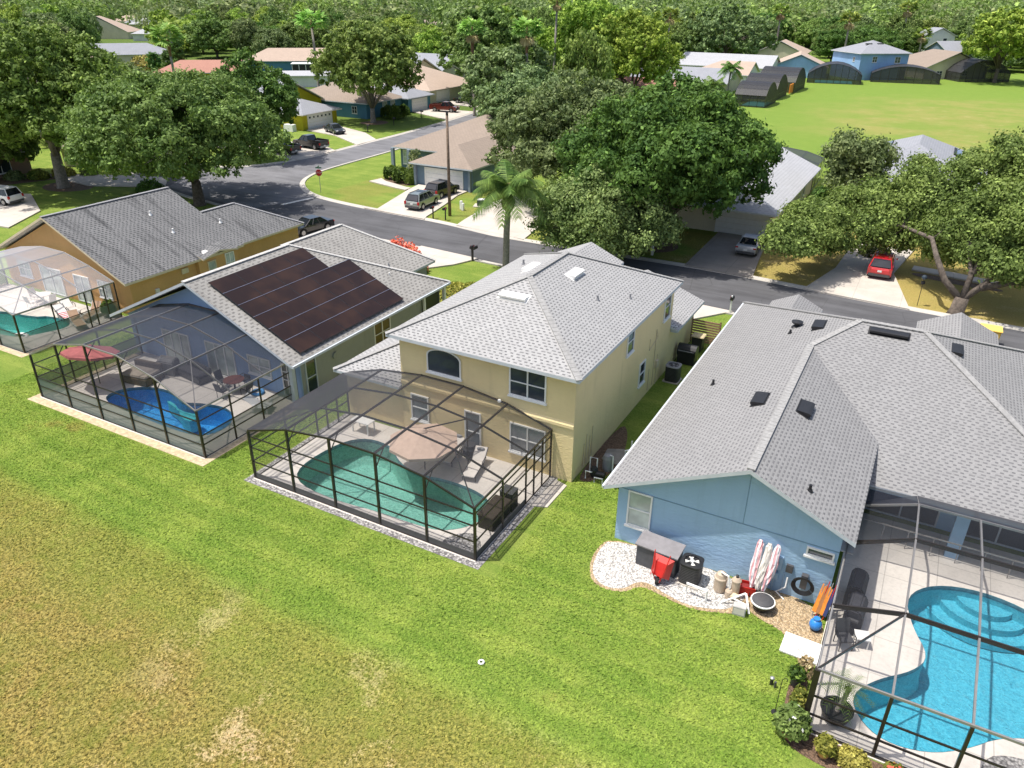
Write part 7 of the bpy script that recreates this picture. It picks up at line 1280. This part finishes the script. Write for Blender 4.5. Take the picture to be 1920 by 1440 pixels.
pvc('white pvc pipe loop in front of the black air conditioner', [(-4.85, 23.55, 0), (-4.85, 23.55, .5), (-4.05, 23.5, .5), (-4.05, 23.5, .02)], .055)
t = thing('pool_filter', 'tan pool filter tank and pump beside the blue wall', 'pool filter', (-3.75, 24.35, 0)); MB().lathe([(.2, 0), (.24, .1), (.24, .6), (.26, .62), (.26, .68), (.22, .72), (.18, .86), (.06, .95)], 0, 0, 18).build('tank', TEALP, t); MB().lathe([(.12, 0), (.15, .1), (.15, .35), (.1, .42)], .42, -.25, 14).build('pump_basket', TEALP, t); MB().tube([(.42, -.25, .2), (.85, -.3, .2)], .13, 12).build('motor', BEIGE, t); MB().tube([(0, 0, .9), (.0, -.12, 1.02), (.3, -.2, 1.0), (.42, -.25, .45)], .035, 8).build('pipe', WPLAST, t)
t = thing('pool_filter', 'smaller tan cartridge cylinder right beside the pool filter tank', 'pool filter', (-3.15, 24.3, 0)); MB().lathe([(.15, 0), (.17, .1), (.17, .75), (.19, .78), (.19, .83), (.10, .95)], 0, 0, 16).build('tank', TEALP, t); MB().lathe([(.05, .95), (.06, 1.05), (.02, 1.08)], 0, 0, 10).build('gauge', BLACK, t)
t = thing('plastic_crate', 'red plastic crate on the rocks against the blue wall', 'crate', (-2.75, 24.75, 0), R(10)); b = MB(); b.box(-.3, -.22, 0, .3, -.19, .42).box(-.3, .19, 0, .3, .22, .42).box(-.3, -.19, 0, -.27, .19, .42).box(.27, -.19, 0, .3, .19, .42).box(-.27, -.19, 0, .27, .19, .04); b.build('shell', REDP, t); MB().box(-.26, -.18, .05, .26, .18, .3).build('contents', plain('dark_red_contents', (.2, .02, .02), .8), t)
for k, (x, y, tx_, m_) in enumerate([(-2.62, 24.5, -.05, PSTR), (-2.42, 24.45, .12, CUSH), (-2.22, 24.5, .25, PSTR)]):
    t = thing('folded_umbrella', ['pink striped folded beach umbrella, left of three leaning on the blue wall', 'white grey folded umbrella, middle of three leaning on the blue wall', 'pink striped folded umbrella, right of three leaning on the blue wall'][k], 'umbrella', (x, y, 0))
    d = Vector((tx_, .72, 2.3)); P_ = [d*f for f in (.18, .3, .55, .8, .95, 1.0)]; b = MB(); b.tube([d*f+Vector((.02*math.sin(f*9+k), 0, 0)) for f in (.2, .28, .4, .55, .7, .85, .95, 1.0)], [.05, .09, .13, .15, .145, .12, .10, .05], 16); [b.v.__setitem__(i, b.v[i]+Vector((.035*math.sin(i*2.4+k), .035*math.cos(i*1.7), .02*math.sin(i)))) for i in range(len(b.v))]; b.build('canopy', m_, t); MB().tube([(0, 0, 0), tuple(d*.2)], .022, 6).build('pole', BLACK, t)
t = thing('work_stool', 'folded white plastic frame lying on the rocks before the red crate', 'frame', (-3.0, 23.75, 0)); b = MB(); b.beam((-.5, -.1, .05), (.3, .35, .5), .07, .05).beam((.3, .35, .5), (.6, -.2, .05), .07, .05).beam((-.1, .12, .25), (.5, 0, .25), .06, .04); b.build('frame', WPLAST, t)
t = thing('valve_box', 'pale grey square box standing before the black round lid', 'box', (-2.75, 23.45, 0), R(5)); MB().box(-.24, -.16, 0, .24, .16, .42).build('body', plain('pale_grey_box', (.45, .44, .42), .8), t, bevel=.015); MB().box(-.2, -.165, .08, .2, -.161, .34).build('panel', CUSH, t)
t = thing('fire_pit', 'round black lidded kettle with pale rim beside the folded umbrellas', 'kettle', (-2.05, 24.1, 0)); MB().lathe([(.2, .02), (.38, .26), (.42, .42)], 0, 0, 24).build('bowl', BLACK, t); MB().lathe([(.46, .41), (.46, .45), (.41, .46)], 0, 0, 24).build('rim', WPLAST, t); MB().lathe([(.42, .455), (.38, .50), (.2, .54), (.03, .55)], 0, 0, 24).build('lid', DGREY, t)
t = thing('meter_box', 'blue painted electric meter box on the blue wall', 'meter box', (-1.95, 25.3, 0)); mb_ = plain('meter_blue', (.34, .48, .62), .6, .05); MB().box(-.22, -.05, 1.15, .22, .1, 1.75).box(-.14, -.06, .65, .14, .1, .98).build('cabinet', mb_, t, bevel=.015); MB().tube([(0, .06, 0), (0, .06, .65)], .03, 8).build('conduit', mb_, t); MB().tube([(.0, -.05, 1.5), (0, -.12, 1.5)], .1, 14).build('meter_dial', GLASS, t); MB().tube([(.35, .07, 0), (.35, .07, 1.0)], .025, 8).build('conduit', mb_, t)
b = MB(); b.box(-1.58, 25.28, 1.15, -1.32, 25.4, 1.5); tag(b.build('junction_box', DGREY, bevel=.01), 'small dark junction box right of the blue meter box', 'junction box')
t = thing('garden_hose', 'black coiled garden hose hanging on the blue wall', 'garden hose', (-.85, 25.2, 0)); b = MB()
for k in range(5): rr = .29+.03*k; b.tube([(rr*math.cos(a), -.03*k*.6, .85+rr*math.sin(a)) for a in [2*math.pi*i/24 for i in range(25)]], .02, 6, cap=False)
b.build('coil', BLACK, t); MB().box(-.12, -.02, .7, .12, .19, 1.3).build('hanger', DGREY, t); pvc('thin white pipes running down the blue wall left of the hose', [(-1.45, 25.3, .9), (-1.45, 25.2, .5), (-1.75, 25.15, .2), (-1.4, 25.05, .02)], .03)
t = thing('folded_chair', 'orange folded beach chairs leaning in the corner by the cage', 'folded chairs', (-.02, 24.75, 0), R(-12))
for k, m_ in enumerate((ORAF, plain('brown_fabric', (.36, .16, .06), .9), ORAF, plain('navy_fabric', (.03, .04, .12), .9))): b = MB(); x = -.25+k*.13; b.poly([(x-.05, -.1, .25), (x+.1, -.12, .22), (x+.16, .28, 1.25), (x+.03, .3, 1.35)]); b.build('seat_fabric', m_, t); MB().tube([(x, -.12, 0), (x+.05, .1, .7), (x+.1, .35, 1.5)], .018, 6).build('leg', REDP if k % 2 else STEEL, t)
t = thing('propane_tank', 'bright blue round gas bottle beside the cage corner', 'gas bottle', (-.08, 24.0, 0)); MB().ball((0, 0, .26), .23, 16, 10, (1, 1, 1.08)).build('tank', BLUEP, t, smooth=True); MB().lathe([(.12, .46), (.12, .56), (.09, .56)], 0, 0, 14).build('collar', BLUEP, t); MB().lathe([(.16, 0), (.16, .06)], 0, 0, 14).build('foot_ring', DGREY, t)
t = thing('splash_board', 'white flat board lying on the grass beside the cage', 'board', (-.35, 22.75, 0), R(-2)); MB().box(-.65, -.52, .03, .68, .52, .09).build('panel', WPLAST, t); b = MB(); b.tube([(-.1, -.12, .094), (.0, -.2, .094), (.12, -.16, .094), (.2, -.28, .094)], .012, 5).tube([(-.15, .05, .094), (-.05, -.02, .094), (.02, -.1, .094)], .01, 5); b.build('stain_twig', WOOD, t)
t = thing('path_light', 'stubby black solar light standing in the grass', 'garden light', (-.95, 20.6, 0)); MB().cyl(0, 0, 0, .3, .055, 10).build('body', BLACK, t); MB().lathe([(.075, .3), (.075, .34), (.03, .37)], 0, 0, 12).build('cap', STEEL, t); MB().cyl(.13, -.06, 0, .26, .04, 10).build('body', DGREY, t)
t = thing('shepherd_hook', 'thin black shepherd hook pole in the grass by the potted plants', 'plant hook', (-.6, 19.5, 0)); MB().tube([(0, 0, 0), (0, 0, 1.5), (.06, 0, 1.62), (.14, 0, 1.6), (.16, 0, 1.52)], .014, 6).build('pole', BLACK, t); MB().cyl(0, 0, 0, .03, .12, 12).build('base', BLACK, t)
potted('potted white flowering shrub in a wide red clay pot at the cage corner', (-.02, 18.85, 0), .34, .42, TERRA, .55, .75, F_OAK, 31, WPLAST, 1300, .11)
potted('plant in an orange clay pot beside the golden bush', (1.05, 18.6, 0), .22, .34, plain('orange_clay', (.60, .32, .10), .8), .32, .5, F_BUSH, 32, None, 500, .10)
shrub('golden green bush outside the cage front', (1.85, 18.75, 0), .52, .42, .5, F_GOLD, 2300, .075, seed=33)
potted('red flowered plant in a dark pot outside the cage front', (3.0, 18.55, 0), .22, .28, BLACK, .36, .5, F_BUSH, 34, F_RED, 600, .10)
shrub('small yellow green plant right of the red flowers', (3.75, 18.7, 0), .32, .3, .36, F_BUSH, 600, .08, seed=35); shrub('dark ground plant in the mulch before the cage', (2.2, 17.6, 0), .3, .3, .2, F_HEDGE, 400, .08, seed=36)
potted('succulent in a square dark planter at the outer cage corner', (-.25, 21.0, 0), .18, .45, DGREY, .3, .35, F_HEDGE, 37, None, 420, .10)
shrub('tall grassy plant growing along the cage side', (-.02, 20.2, 0), .26, .6, .6, F_BUSH, 900, .09, seed=38); shrub('dry twiggy stems beside the white board', (-.05, 21.7, 0), .3, .4, .7, F_DRY, 260, .10, seed=39)
b = MB(); b.box(2.62, 18.05, .02, 2.86, 18.25, .12); tag(b.build('landscape_stone', WPLAST, bevel=.04), 'small pale stone in the mulch before the cage front', 'stone')
# inside the right cage
t = thing('potted_palm', 'spiky pygmy palm in a big black round pot inside the cage corner', 'potted palm', (1.15, 20.15, .03)); MB().lathe([(.26, 0), (.42, .2), (.48, .46), (.52, .50), (.44, .50), (.4, .42)], 0, 0, 22).build('pot', BLACK, t); MB().tube([(0, 0, .3), (.1, .06, .8), (.18, .15, 1.35)], [.09, .08, .07], 10).build('trunk', PALMB, t)
random.seed(3); b = MB()
for i in range(24):
    a = i*2.4; el = 1.1-1.5*(i/24); L_ = .85; pts = [Vector((.18, .15, 1.35))+Vector((math.cos(a)*L_*f*math.cos(el), math.sin(a)*L_*f*math.cos(el), L_*f*math.sin(el)-.35*f*f)) for f in (0, .33, .66, 1)]
    for p_, q_ in zip(pts, pts[1:]):
        for s_ in (-1, 1):
            for k in range(4): m_ = p_.lerp(q_, k/4); sd_ = Vector((-math.sin(a), math.cos(a), -.35))*s_*.17; b.poly([m_, m_+(q_-p_)*.09, m_+sd_+(q_-p_)*.5])
b.build('frond', F_OAK, t, recalc=False)
DECKZ = .03
def blackgrill(label, x, y, rz, w_=1.3, d=.7, h=1.15, mt=None):
    t = thing('covered_grill', label, 'grill', (x, y, DECKZ), R(rz)); b = MB(); b.extr([(-d/2, 0), (d/2, 0), (d/2*.94, h*.8), (d*.30, h), (-d*.22, h*.98), (-d/2*.94, h*.78)], 'x', -w_/2, w_/2); b.build('cover', mt or plain('grill_cover', (.035, .036, .045), .75, .2, 4), t, bevel=.05); MB().box(-w_/2-.12, -d*.3, h*.62, -w_/2-.005, d*.3, h*.70).build('side_shelf', DGREY, t); return t
blackgrill('black covered grill against the blue wall inside the cage, rear one', 1.0, 26.3, 88); blackgrill('black covered grill inside the cage, front one', 1.1, 24.9, 86, 1.2)
def chair(label, x, y, rz, m_=None, fr=None):
    t = thing('patio_chair', label, 'chair', (x, y, DECKZ), R(rz)); m_ = m_ or DGREY; fr = fr or BLACK; MB().box(-.26, -.26, .40, .26, .26, .46).build('seat', m_, t, bevel=.02); b = MB(); b.extr([(.22, .44), (.28, .44), (.42, .98), (.36, 1.0)], 'x', -.26, .26); b.build('backrest', m_, t, bevel=.015)
    for sx in (-1, 1):
        for sy in (-1, 1): MB().tube([(sx*.24, sy*.24, 0), (sx*.24, sy*.22, .42)], .018, 6).build('leg', fr, t)
        MB().tube([(sx*.28, -.25, .42), (sx*.28, -.25, .64), (sx*.28, .28, .66)], .018, 6).build('armrest', fr, t)
    return t
chair('dark grey wicker tub chair inside the right cage', .95, 23.6, 30); t = thing('side_table', 'small white square table beside the wicker tub chair', 'table', (1.5, 24.0, DECKZ), R(15)); MB().box(-.25, -.25, .42, .25, .25, .46).build('table_top', WPLAST, t)
for sx in (-1, 1):
    for sy in (-1, 1): MB().box(sx*.2-.02, sy*.2-.02, 0, sx*.2+.02, sy*.2+.02, .419).build('leg', WPLAST, t)

# ================================================================== THINGS AROUND THE YELLOW HOUSE
condenser('black air conditioner with round fan against the yellow side wall', (-11.2, 41.3, 0), .85, 1.05, MGREY, BLACK, MGREY)
t = thing('covered_grill', 'black covered barrel shaped grill behind the side air conditioner', 'grill', (-11.2, 44.2, 0)); MB().box(-.55, -.4, 0, .55, .4, .75).build('cart', BLACK, t, bevel=.04); b = MB(); b.tube([(-.6, 0, .85), (.6, 0, .85)], .42, 14); b.build('lid', BLACK, t); MB().tube([(-.5, -.46, .95), (.5, -.46, .95)], .02, 6).build('handle', STEEL, t)
t = thing('wheeled_bin', 'dark wheeled bin with beige lid beside the slatted fence', 'bin', (-11.15, 46.4, 0)); b = MB(); b.extr([(-.3, .05), (.3, .05), (.36, 1.02), (-.36, 1.02)], 'y', -.36, .36); b.build('body', plain('bin_dark', (.03, .028, .025), .6), t, bevel=.03); MB().box(-.42, -.42, 1.02, .42, .44, 1.10).build('lid', plain('bin_lid_beige', (.50, .42, .26), .6), t, bevel=.03); MB().tube([(-.3, .38, .12), (.3, .38, .12)], .12, 12).build('wheel', RUBBER, t)
t = thing('slatted_fence', 'brown slatted privacy fence panel screening the side bins', 'fence', (-11.1, 47.6, 0)); MB().box(-.95, -.05, 0, -.85, .05, 1.75).build('post', WOOD, t); MB().box(.95, -.05, 0, 1.05, .05, 1.75).build('post', WOOD, t)
for k in range(9): MB().box(-.95, -.085, .12+k*.18, 1.05, -.055, .25+k*.18).build('slat', WOODL, t)
t = thing('pool_pump', 'black pool pump with white pipes at the rear corner of the yellow house', 'pool pump', (-11.25, 29.3, 0)); MB().lathe([(.14, 0), (.18, .1), (.18, .45), (.13, .55)], 0, 0, 14).build('strainer', BLACK, t); MB().tube([(.1, 0, .22), (.55, .05, .22)], .15, 12).build('motor', BLACK, t)
for k, q in enumerate(([(-.3, -.35, 0), (-.3, -.35, .45), (-.05, -.35, .45), (-.05, -.1, .3)], [(.2, -.45, .0), (.2, -.45, .28), (.6, -.4, .28), (.6, -.4, 0)], [(-.35, .3, 0), (-.35, .3, .85), (.0, .35, .85), (0, .35, .1)])): MB().tube(q, .035, 7).build('pipe', WPLAST, t)
t = thing('filter_tank', 'dark grey pool filter tank beside the black pump', 'pool filter', (-10.9, 30.15, 0)); MB().lathe([(.22, 0), (.25, .15), (.25, .7), (.2, .88), (.05, .95)], 0, 0, 16).build('tank', MGREY, t); MB().tube([(.05, 0, .9), (.3, -.1, .95), (.35, -.2, .1)], .03, 7).build('pipe', WPLAST, t)
pvc('white pvc pipe arch at the edge of the dark bed beside the blue eave', [(-10.4, 31.2, 0), (-10.4, 31.2, .7), (-10.05, 31.6, .7), (-10.05, 31.6, 0)]); pvc('short upright white pipe behind the pipe arch', [(-10.35, 32.0, 0), (-10.35, 32.0, .85)])
b = MB(); b.prism([(-11.5, 30.9), (-10.6, 30.7), (-10.3, 31.6), (-10.8, 32.3), (-11.6, 31.9)], 0, .09); tag(b.build('stone_slab', plain('slab_grey', (.26, .24, .22), .9, .2), bevel=.02), 'flat grey stone slab in the shaded bed beside the yellow wall', 'slab')
# umbrella, loungers, etc. in the yellow cage
def parasol(label, x, y, r, h, m_, tilt=0, n=8, drop=.5, z0=DECKZ, rz=0):
    t = thing('patio_umbrella', label, 'umbrella', (x, y, z0), R(rz)); T = Matrix.Translation((0, 0, h)) @ Matrix.Rotation(R(tilt), 4, 'X')
    b = MB(T); top = b.V((0, 0, 0)); rg_ = [b.V((r*math.cos(a), r*math.sin(a), -drop)) for a in [2*math.pi*i/n+.2 for i in range(n)]]; lo = [b.V((r*1.005*math.cos(a), r*1.005*math.sin(a), -drop-.14)) for a in [2*math.pi*i/n+.2 for i in range(n)]]
    for i in range(n): b.face([top, rg_[i], rg_[(i+1) % n]]); b.face([rg_[i], lo[i], lo[(i+1) % n], rg_[(i+1) % n]])
    cn = b.build('canopy', m_, t, recalc=False)
    b = MB(T)
    for i in range(n): a = 2*math.pi*i/n+.2; b.tube([(0, 0, -.03), (r*math.cos(a), r*math.sin(a), -drop-.02)], .012, 5)
    b.build('rib', BRONZE, t); b = MB(T); b.lathe([(.22, -.05), (.12, .06), (.02, .10)], n=12); b.build('finial', m_, t); MB().tube([(0, 0, 0), (0, 0, h-.02)], .03, 8).build('pole', BRONZE, t); return t
t = parasol('large beige octagonal patio umbrella beside the teal pool', -18.75, 25.75, 1.75, 2.25, TAN, 0, 8, .60)
MB().tube([(1.5, 1.6, 0), (1.5, 1.6, 2.5)], .035, 8).build('mast', BRONZE, t); MB().beam((1.5, 1.6, 2.5), (0, 0, 2.32), .05, .05).build('arm', BRONZE, t)
def lounger(label, x, y, rz, m_=None, fr=None, back=35, pillow=True, towel=None):
    t = thing('sun_lounger', label, 'sun lounger', (x, y, DECKZ), R(rz)); m_ = m_ or CUSH; fr = fr or BLACK; bk = R(back)
    MB().box(-.32, -1.1, .30, .32, .35, .35).build('seat', m_, t, bevel=.012); b = MB(Matrix.Translation((0, .35, .33)) @ Matrix.Rotation(bk, 4, 'X')); b.box(-.32, .0, -.025, .32, .80, .025); b.build('backrest', m_, t, bevel=.012)
    for s in (-1, 1):
        b = MB(); b.tube([(s*.34, -1.1, .32), (s*.34, .35, .32), (s*.34, .35+.8*math.cos(bk), .33+.8*math.sin(bk))], .022, 6); b.build('side_rail', fr, t); MB().tube([(s*.36, -.1, .34), (s*.38, .0, .55), (s*.38, .45, .58), (s*.36, .6, .4)], .02, 6).build('armrest', fr, t)
        for y_ in (-.95, .3): MB().tube([(s*.33, y_, 0), (s*.33, y_, .31)], .02, 6).build('leg', fr, t)
    if pillow: b = MB(Matrix.Translation((0, .35+.62*math.cos(bk), .38+.62*math.sin(bk)))); b.ball((0, 0, 0), .2, 12, 8, (1.1, .55, .4)); b.build('pillow', MGREY, t, smooth=True)
    if towel: MB().box(-.33, -1.05, .352, .33, .3, .37).build('towel', towel, t)
    return t
lounger('white reclining lounger with grey pillow nearest the pool corner', -16.55, 26.9, 12); lounger('white reclining lounger with grey pillow behind the umbrella edge', -18.2, 27.45, 10)
t = thing('planter', 'dark round urn between the two white loungers', 'planter', (-17.4, 27.75, DECKZ)); MB().lathe([(.2, 0), (.33, .3), (.36, .55), (.26, .72), (.30, .78)], 0, 0, 16).build('pot', plain('dark_urn', (.05, .05, .055), .5), t)
t = thing('deck_box', 'long black deck box inside the cage near the right corner', 'storage box', (-13.75, 23.9, DECKZ), R(0)); MB().box(-.38, -.8, 0, .38, .8, .66).build('body', plain('dark_brown_box', (.030, .022, .018), .7), t, bevel=.02); b = MB(); b.box(-.42, -.84, .66, .42, .84, .74); b.build('lid', plain('dark_brown_lid', (.045, .032, .025), .6), t, bevel=.02)
MBt = thing('tall_cabinet', 'black upright box standing behind the long deck box', 'cabinet', (-13.65, 25.05, DECKZ)); MB().box(-.32, -.3, 0, .32, .3, .95).build('body', BLACK, MBt, bevel=.02); MB().box(-.33, -.31, .951, .33, .31, .98).build('lid', DGREY, MBt)
t = thing('rock_border', 'white garden table beside the house wall under the cage', 'table', (-23.7, 27.2, DECKZ)); MB().box(-.6, -.35, .68, .6, .35, .72).build('table_top', WPLAST, t)
for sx in (-1, 1):
    for sy in (-1, 1): MB().box(sx*.5-.03, sy*.28-.03, 0, sx*.5+.03, sy*.28+.03, .679).build('leg', WPLAST, t)
t.name = 'garden_table'
# solar house lanai
parasol('red rose cantilever umbrella tilted at the left end of the dark cage', -40.9, 23.9, 1.55, 2.45, PINKC, -12, 8, .35)
t = thing('daybed', 'brown boxy outdoor daybed below the rose umbrella', 'daybed', (-39.1, 25.5, DECKZ), R(8)); MB().box(-1.0, -.75, 0, 1.0, .75, .45).build('base', plain('brown_wicker', (.12, .09, .065), .8, .3, 12), t, bevel=.03); MB().box(-.95, -.7, .45, .95, .7, .6).build('cushion', plain('taupe_cushion', (.30, .26, .22), .9), t, bevel=.05); MB().box(-1.0, .5, .45, 1.0, .75, .95).build('backrest', plain('brown_wicker', (.12, .09, .065)), t, bevel=.03)
blackgrill('silver grey hooded grill on the pale deck of the dark cage', -38.4, 26.9, 10, 1.2, .7, 1.1, plain('steel_hood', (.28, .27, .26), .4, .2, metal=.5))
t = thing('sofa_set', 'dark curved outdoor sofa behind the deep blue pool', 'sofa', (-36.6, 27.2, DECKZ), R(-8)); MB().box(-1.2, -.45, 0, 1.2, .45, .42).build('base', DGREY, t, bevel=.04); MB().box(-1.2, .28, .42, 1.2, .48, .85).build('backrest', DGREY, t, bevel=.05); MB().box(-1.15, -.42, .421, 1.15, .26, .54).build('cushion', plain('charcoal_cushion', (.06, .06, .07), .9), t, bevel=.04)
t = thing('dining_table', 'red brown patio dining table under the lanai edge', 'table', (-33.2, 27.2, DECKZ), R(-10)); MB().cyl(0, 0, .70, .74, .6, 20).build('table_top', plain('table_red_brown', (.16, .05, .035), .4), t); MB().cyl(0, 0, 0, .70, .06, 10).build('leg', BLACK, t)
for k, (dx, dy, rz) in enumerate(((-.95, 0, 90), (.95, 0, -90), (0, -.9, 180), (0, .75, 0))): chair('dark patio chair at the %s side of the red brown table' % ('left', 'right', 'pool', 'wall')[k], -33.2+dx, 27.2+dy, rz)
t = thing('adirondack_chair', 'white slatted adirondack lounge chair near the cage corner', 'chair', (-30.1, 26.2, DECKZ), R(115))
for k in range(7): b = MB(Matrix.Translation((0, .1, .33)) @ Matrix.Rotation(R(38), 4, 'X')); b.box(-.36+k*.105, 0, -.015, -.28+k*.105, .95, .015); b.build('back_slat', WHITE, t)
MB().box(-.36, -.55, .30, .36, .1, .34).build('seat', WHITE, t)
for s in (-1, 1): MB().box(s*.40-.05, -.5, .52, s*.40+.05, .35, .55).build('armrest', WHITE, t); MB().box(s*.40-.03, -.5, 0, s*.40+.03, -.42, .519).build('leg', WHITE, t); MB().box(s*.37-.02, .3, 0, s*.37+.02, .38, .3).build('leg', WHITE, t)
t = thing('float_ring', 'light blue inflatable ring lying on the shaded deck', 'pool toy', (-31.8, 27.6, DECKZ)); b = MB()
b.tube([(.3*math.cos(a), .3*math.sin(a), .09) for a in [2*math.pi*i/18 for i in range(19)]], .09, 8, cap=False); b.build('ring', plain('toy_blue', (.10, .30, .60), .4), t)
# orange house lanai
lounger('white sling lounger with towel at the left in the orange cage', -52.9, 30.2, 75, WPLAST, BLACK, 30, False, CUSH); lounger('lounger covered with a red and white striped towel', -52.3, 29.3, 75, WPLAST, BLACK, 30, False, STRIPE)
lounger('tan sling lounger raised upright beside the cage door', -50.6, 30.3, 20, TANS, WPLAST, 55, False); lounger('tan sling lounger lying low behind the cage door', -50.2, 28.9, 70, TANS, WPLAST, 40, False)
t = thing('dining_table', 'pale round dining table under the orange house wall', 'table', (-56.2, 30.3, DECKZ)); MB().cyl(0, 0, .70, .74, .6, 20).build('table_top', CUSH, t); MB().cyl(0, 0, 0, .70, .06, 10).build('leg', WPLAST, t)
for k, (dx, dy, rz) in enumerate(((-.95, 0, 90), (.95, 0, -90), (0, -.9, 180))): chair('pale patio chair at the %s side of the round table' % ('left', 'right', 'pool')[k], -56.2+dx, 30.3+dy, rz, CUSH, WPLAST)
b = MB(); b.tube([(-.6, -.2, .0), (-.2, .1, .05), (.3, .1, .05), (.7, -.2, 0)], .13, 10); t = b.build('pool_float', WPLAST, smooth=True); t.location = (-51.9, 26.0, -.05); tag(t, 'white curved pool float at the near edge of the aqua pool', 'pool toy')
b = MB(); b.box(-49.6, 31.0, .03, -49.2, 31.4, .5); t = potted('leafy potted plants in the back corner of the orange cage', (-49.8, 31.1, DECKZ), .25, .4, DGREY, .5, .8, F_HEDGE, 41, None, 700, .14)

# ================================================================== LAWN BLADES near the camera
g = np.random.default_rng(5); N_ = 380000
X_ = g.uniform(-46, 2, N_); Y_ = 6+26*g.random(N_)**1.15
ok = (Y_ > 5.5)
for (x0, y0, x1, y1) in [(-26.0, 20.55, -11.9, 60), (-42.9, 20.5, -28.4, 60), (-63.3, 23.7, -47.9, 60), (-8.7, 25.3, 12, 60), (.2, 17.4, 12, 60)]: ok &= ~((X_ > x0) & (X_ < x1) & (Y_ > y0) & (Y_ < y1))
def inpoly(px, py, poly):
    r = np.zeros(len(px), bool); n = len(poly)
    for i in range(n):
        (x0, y0), (x1, y1) = poly[i], poly[(i+1) % n]
        c = ((y0 > py) != (y1 > py)) & (px < (x1-x0)*(py-y0)/(y1-y0+1e-12)+x0); r ^= c
    return r
for o in [o for o in COL.objects if o.type == 'MESH' and o.name.split('.')[0] in ('gravel_bed', 'mulch_bed', 'sandy_edge')]:
    vs = [(v.co.x, v.co.y) for v in o.data.vertices]
    if max(v[1] for v in vs) > 60: continue
    ok &= ~inpoly(X_, Y_, vs)
X_, Y_ = X_[ok], Y_[ok]; n = len(X_)
# thin out and shorten in the dry swale, clump a little
dry = np.clip((15.0-Y_+.28*np.maximum(0, -14-X_)*0)/3.5, 0, 1); kp = g.random(n) > dry*.35; X_, Y_, dry = X_[kp], Y_[kp], dry[kp]; n = len(X_)
nr = np.stack([g.normal(0, .45, n), g.normal(0, .45, n), np.full(n, .9)], 1); nr /= np.linalg.norm(nr, axis=1)[:, None]
sz = g.uniform(.04, .085, n)*(1-.2*dry)
me = quads_mesh('lawn_blades', np.stack([X_, Y_, g.uniform(.005, .03, n)], 1), nr, sz, BLADE, aspect=1.9, rg=g); o = bpy.data.objects.new('lawn_blades', me); COL.objects.link(o); tag(o, 'short mown grass of the open back lawn', 'grass', kind='stuff')
t = MB().tube([(-10.1+.09*math.cos(a), 16.6+.09*math.sin(a), .05) for a in [2*math.pi*i/14 for i in range(15)]], .035, 6, cap=False).build('sprinkler_ring', WPLAST); tag(t, 'small white ring lying in the open lawn before the cages', 'ring')
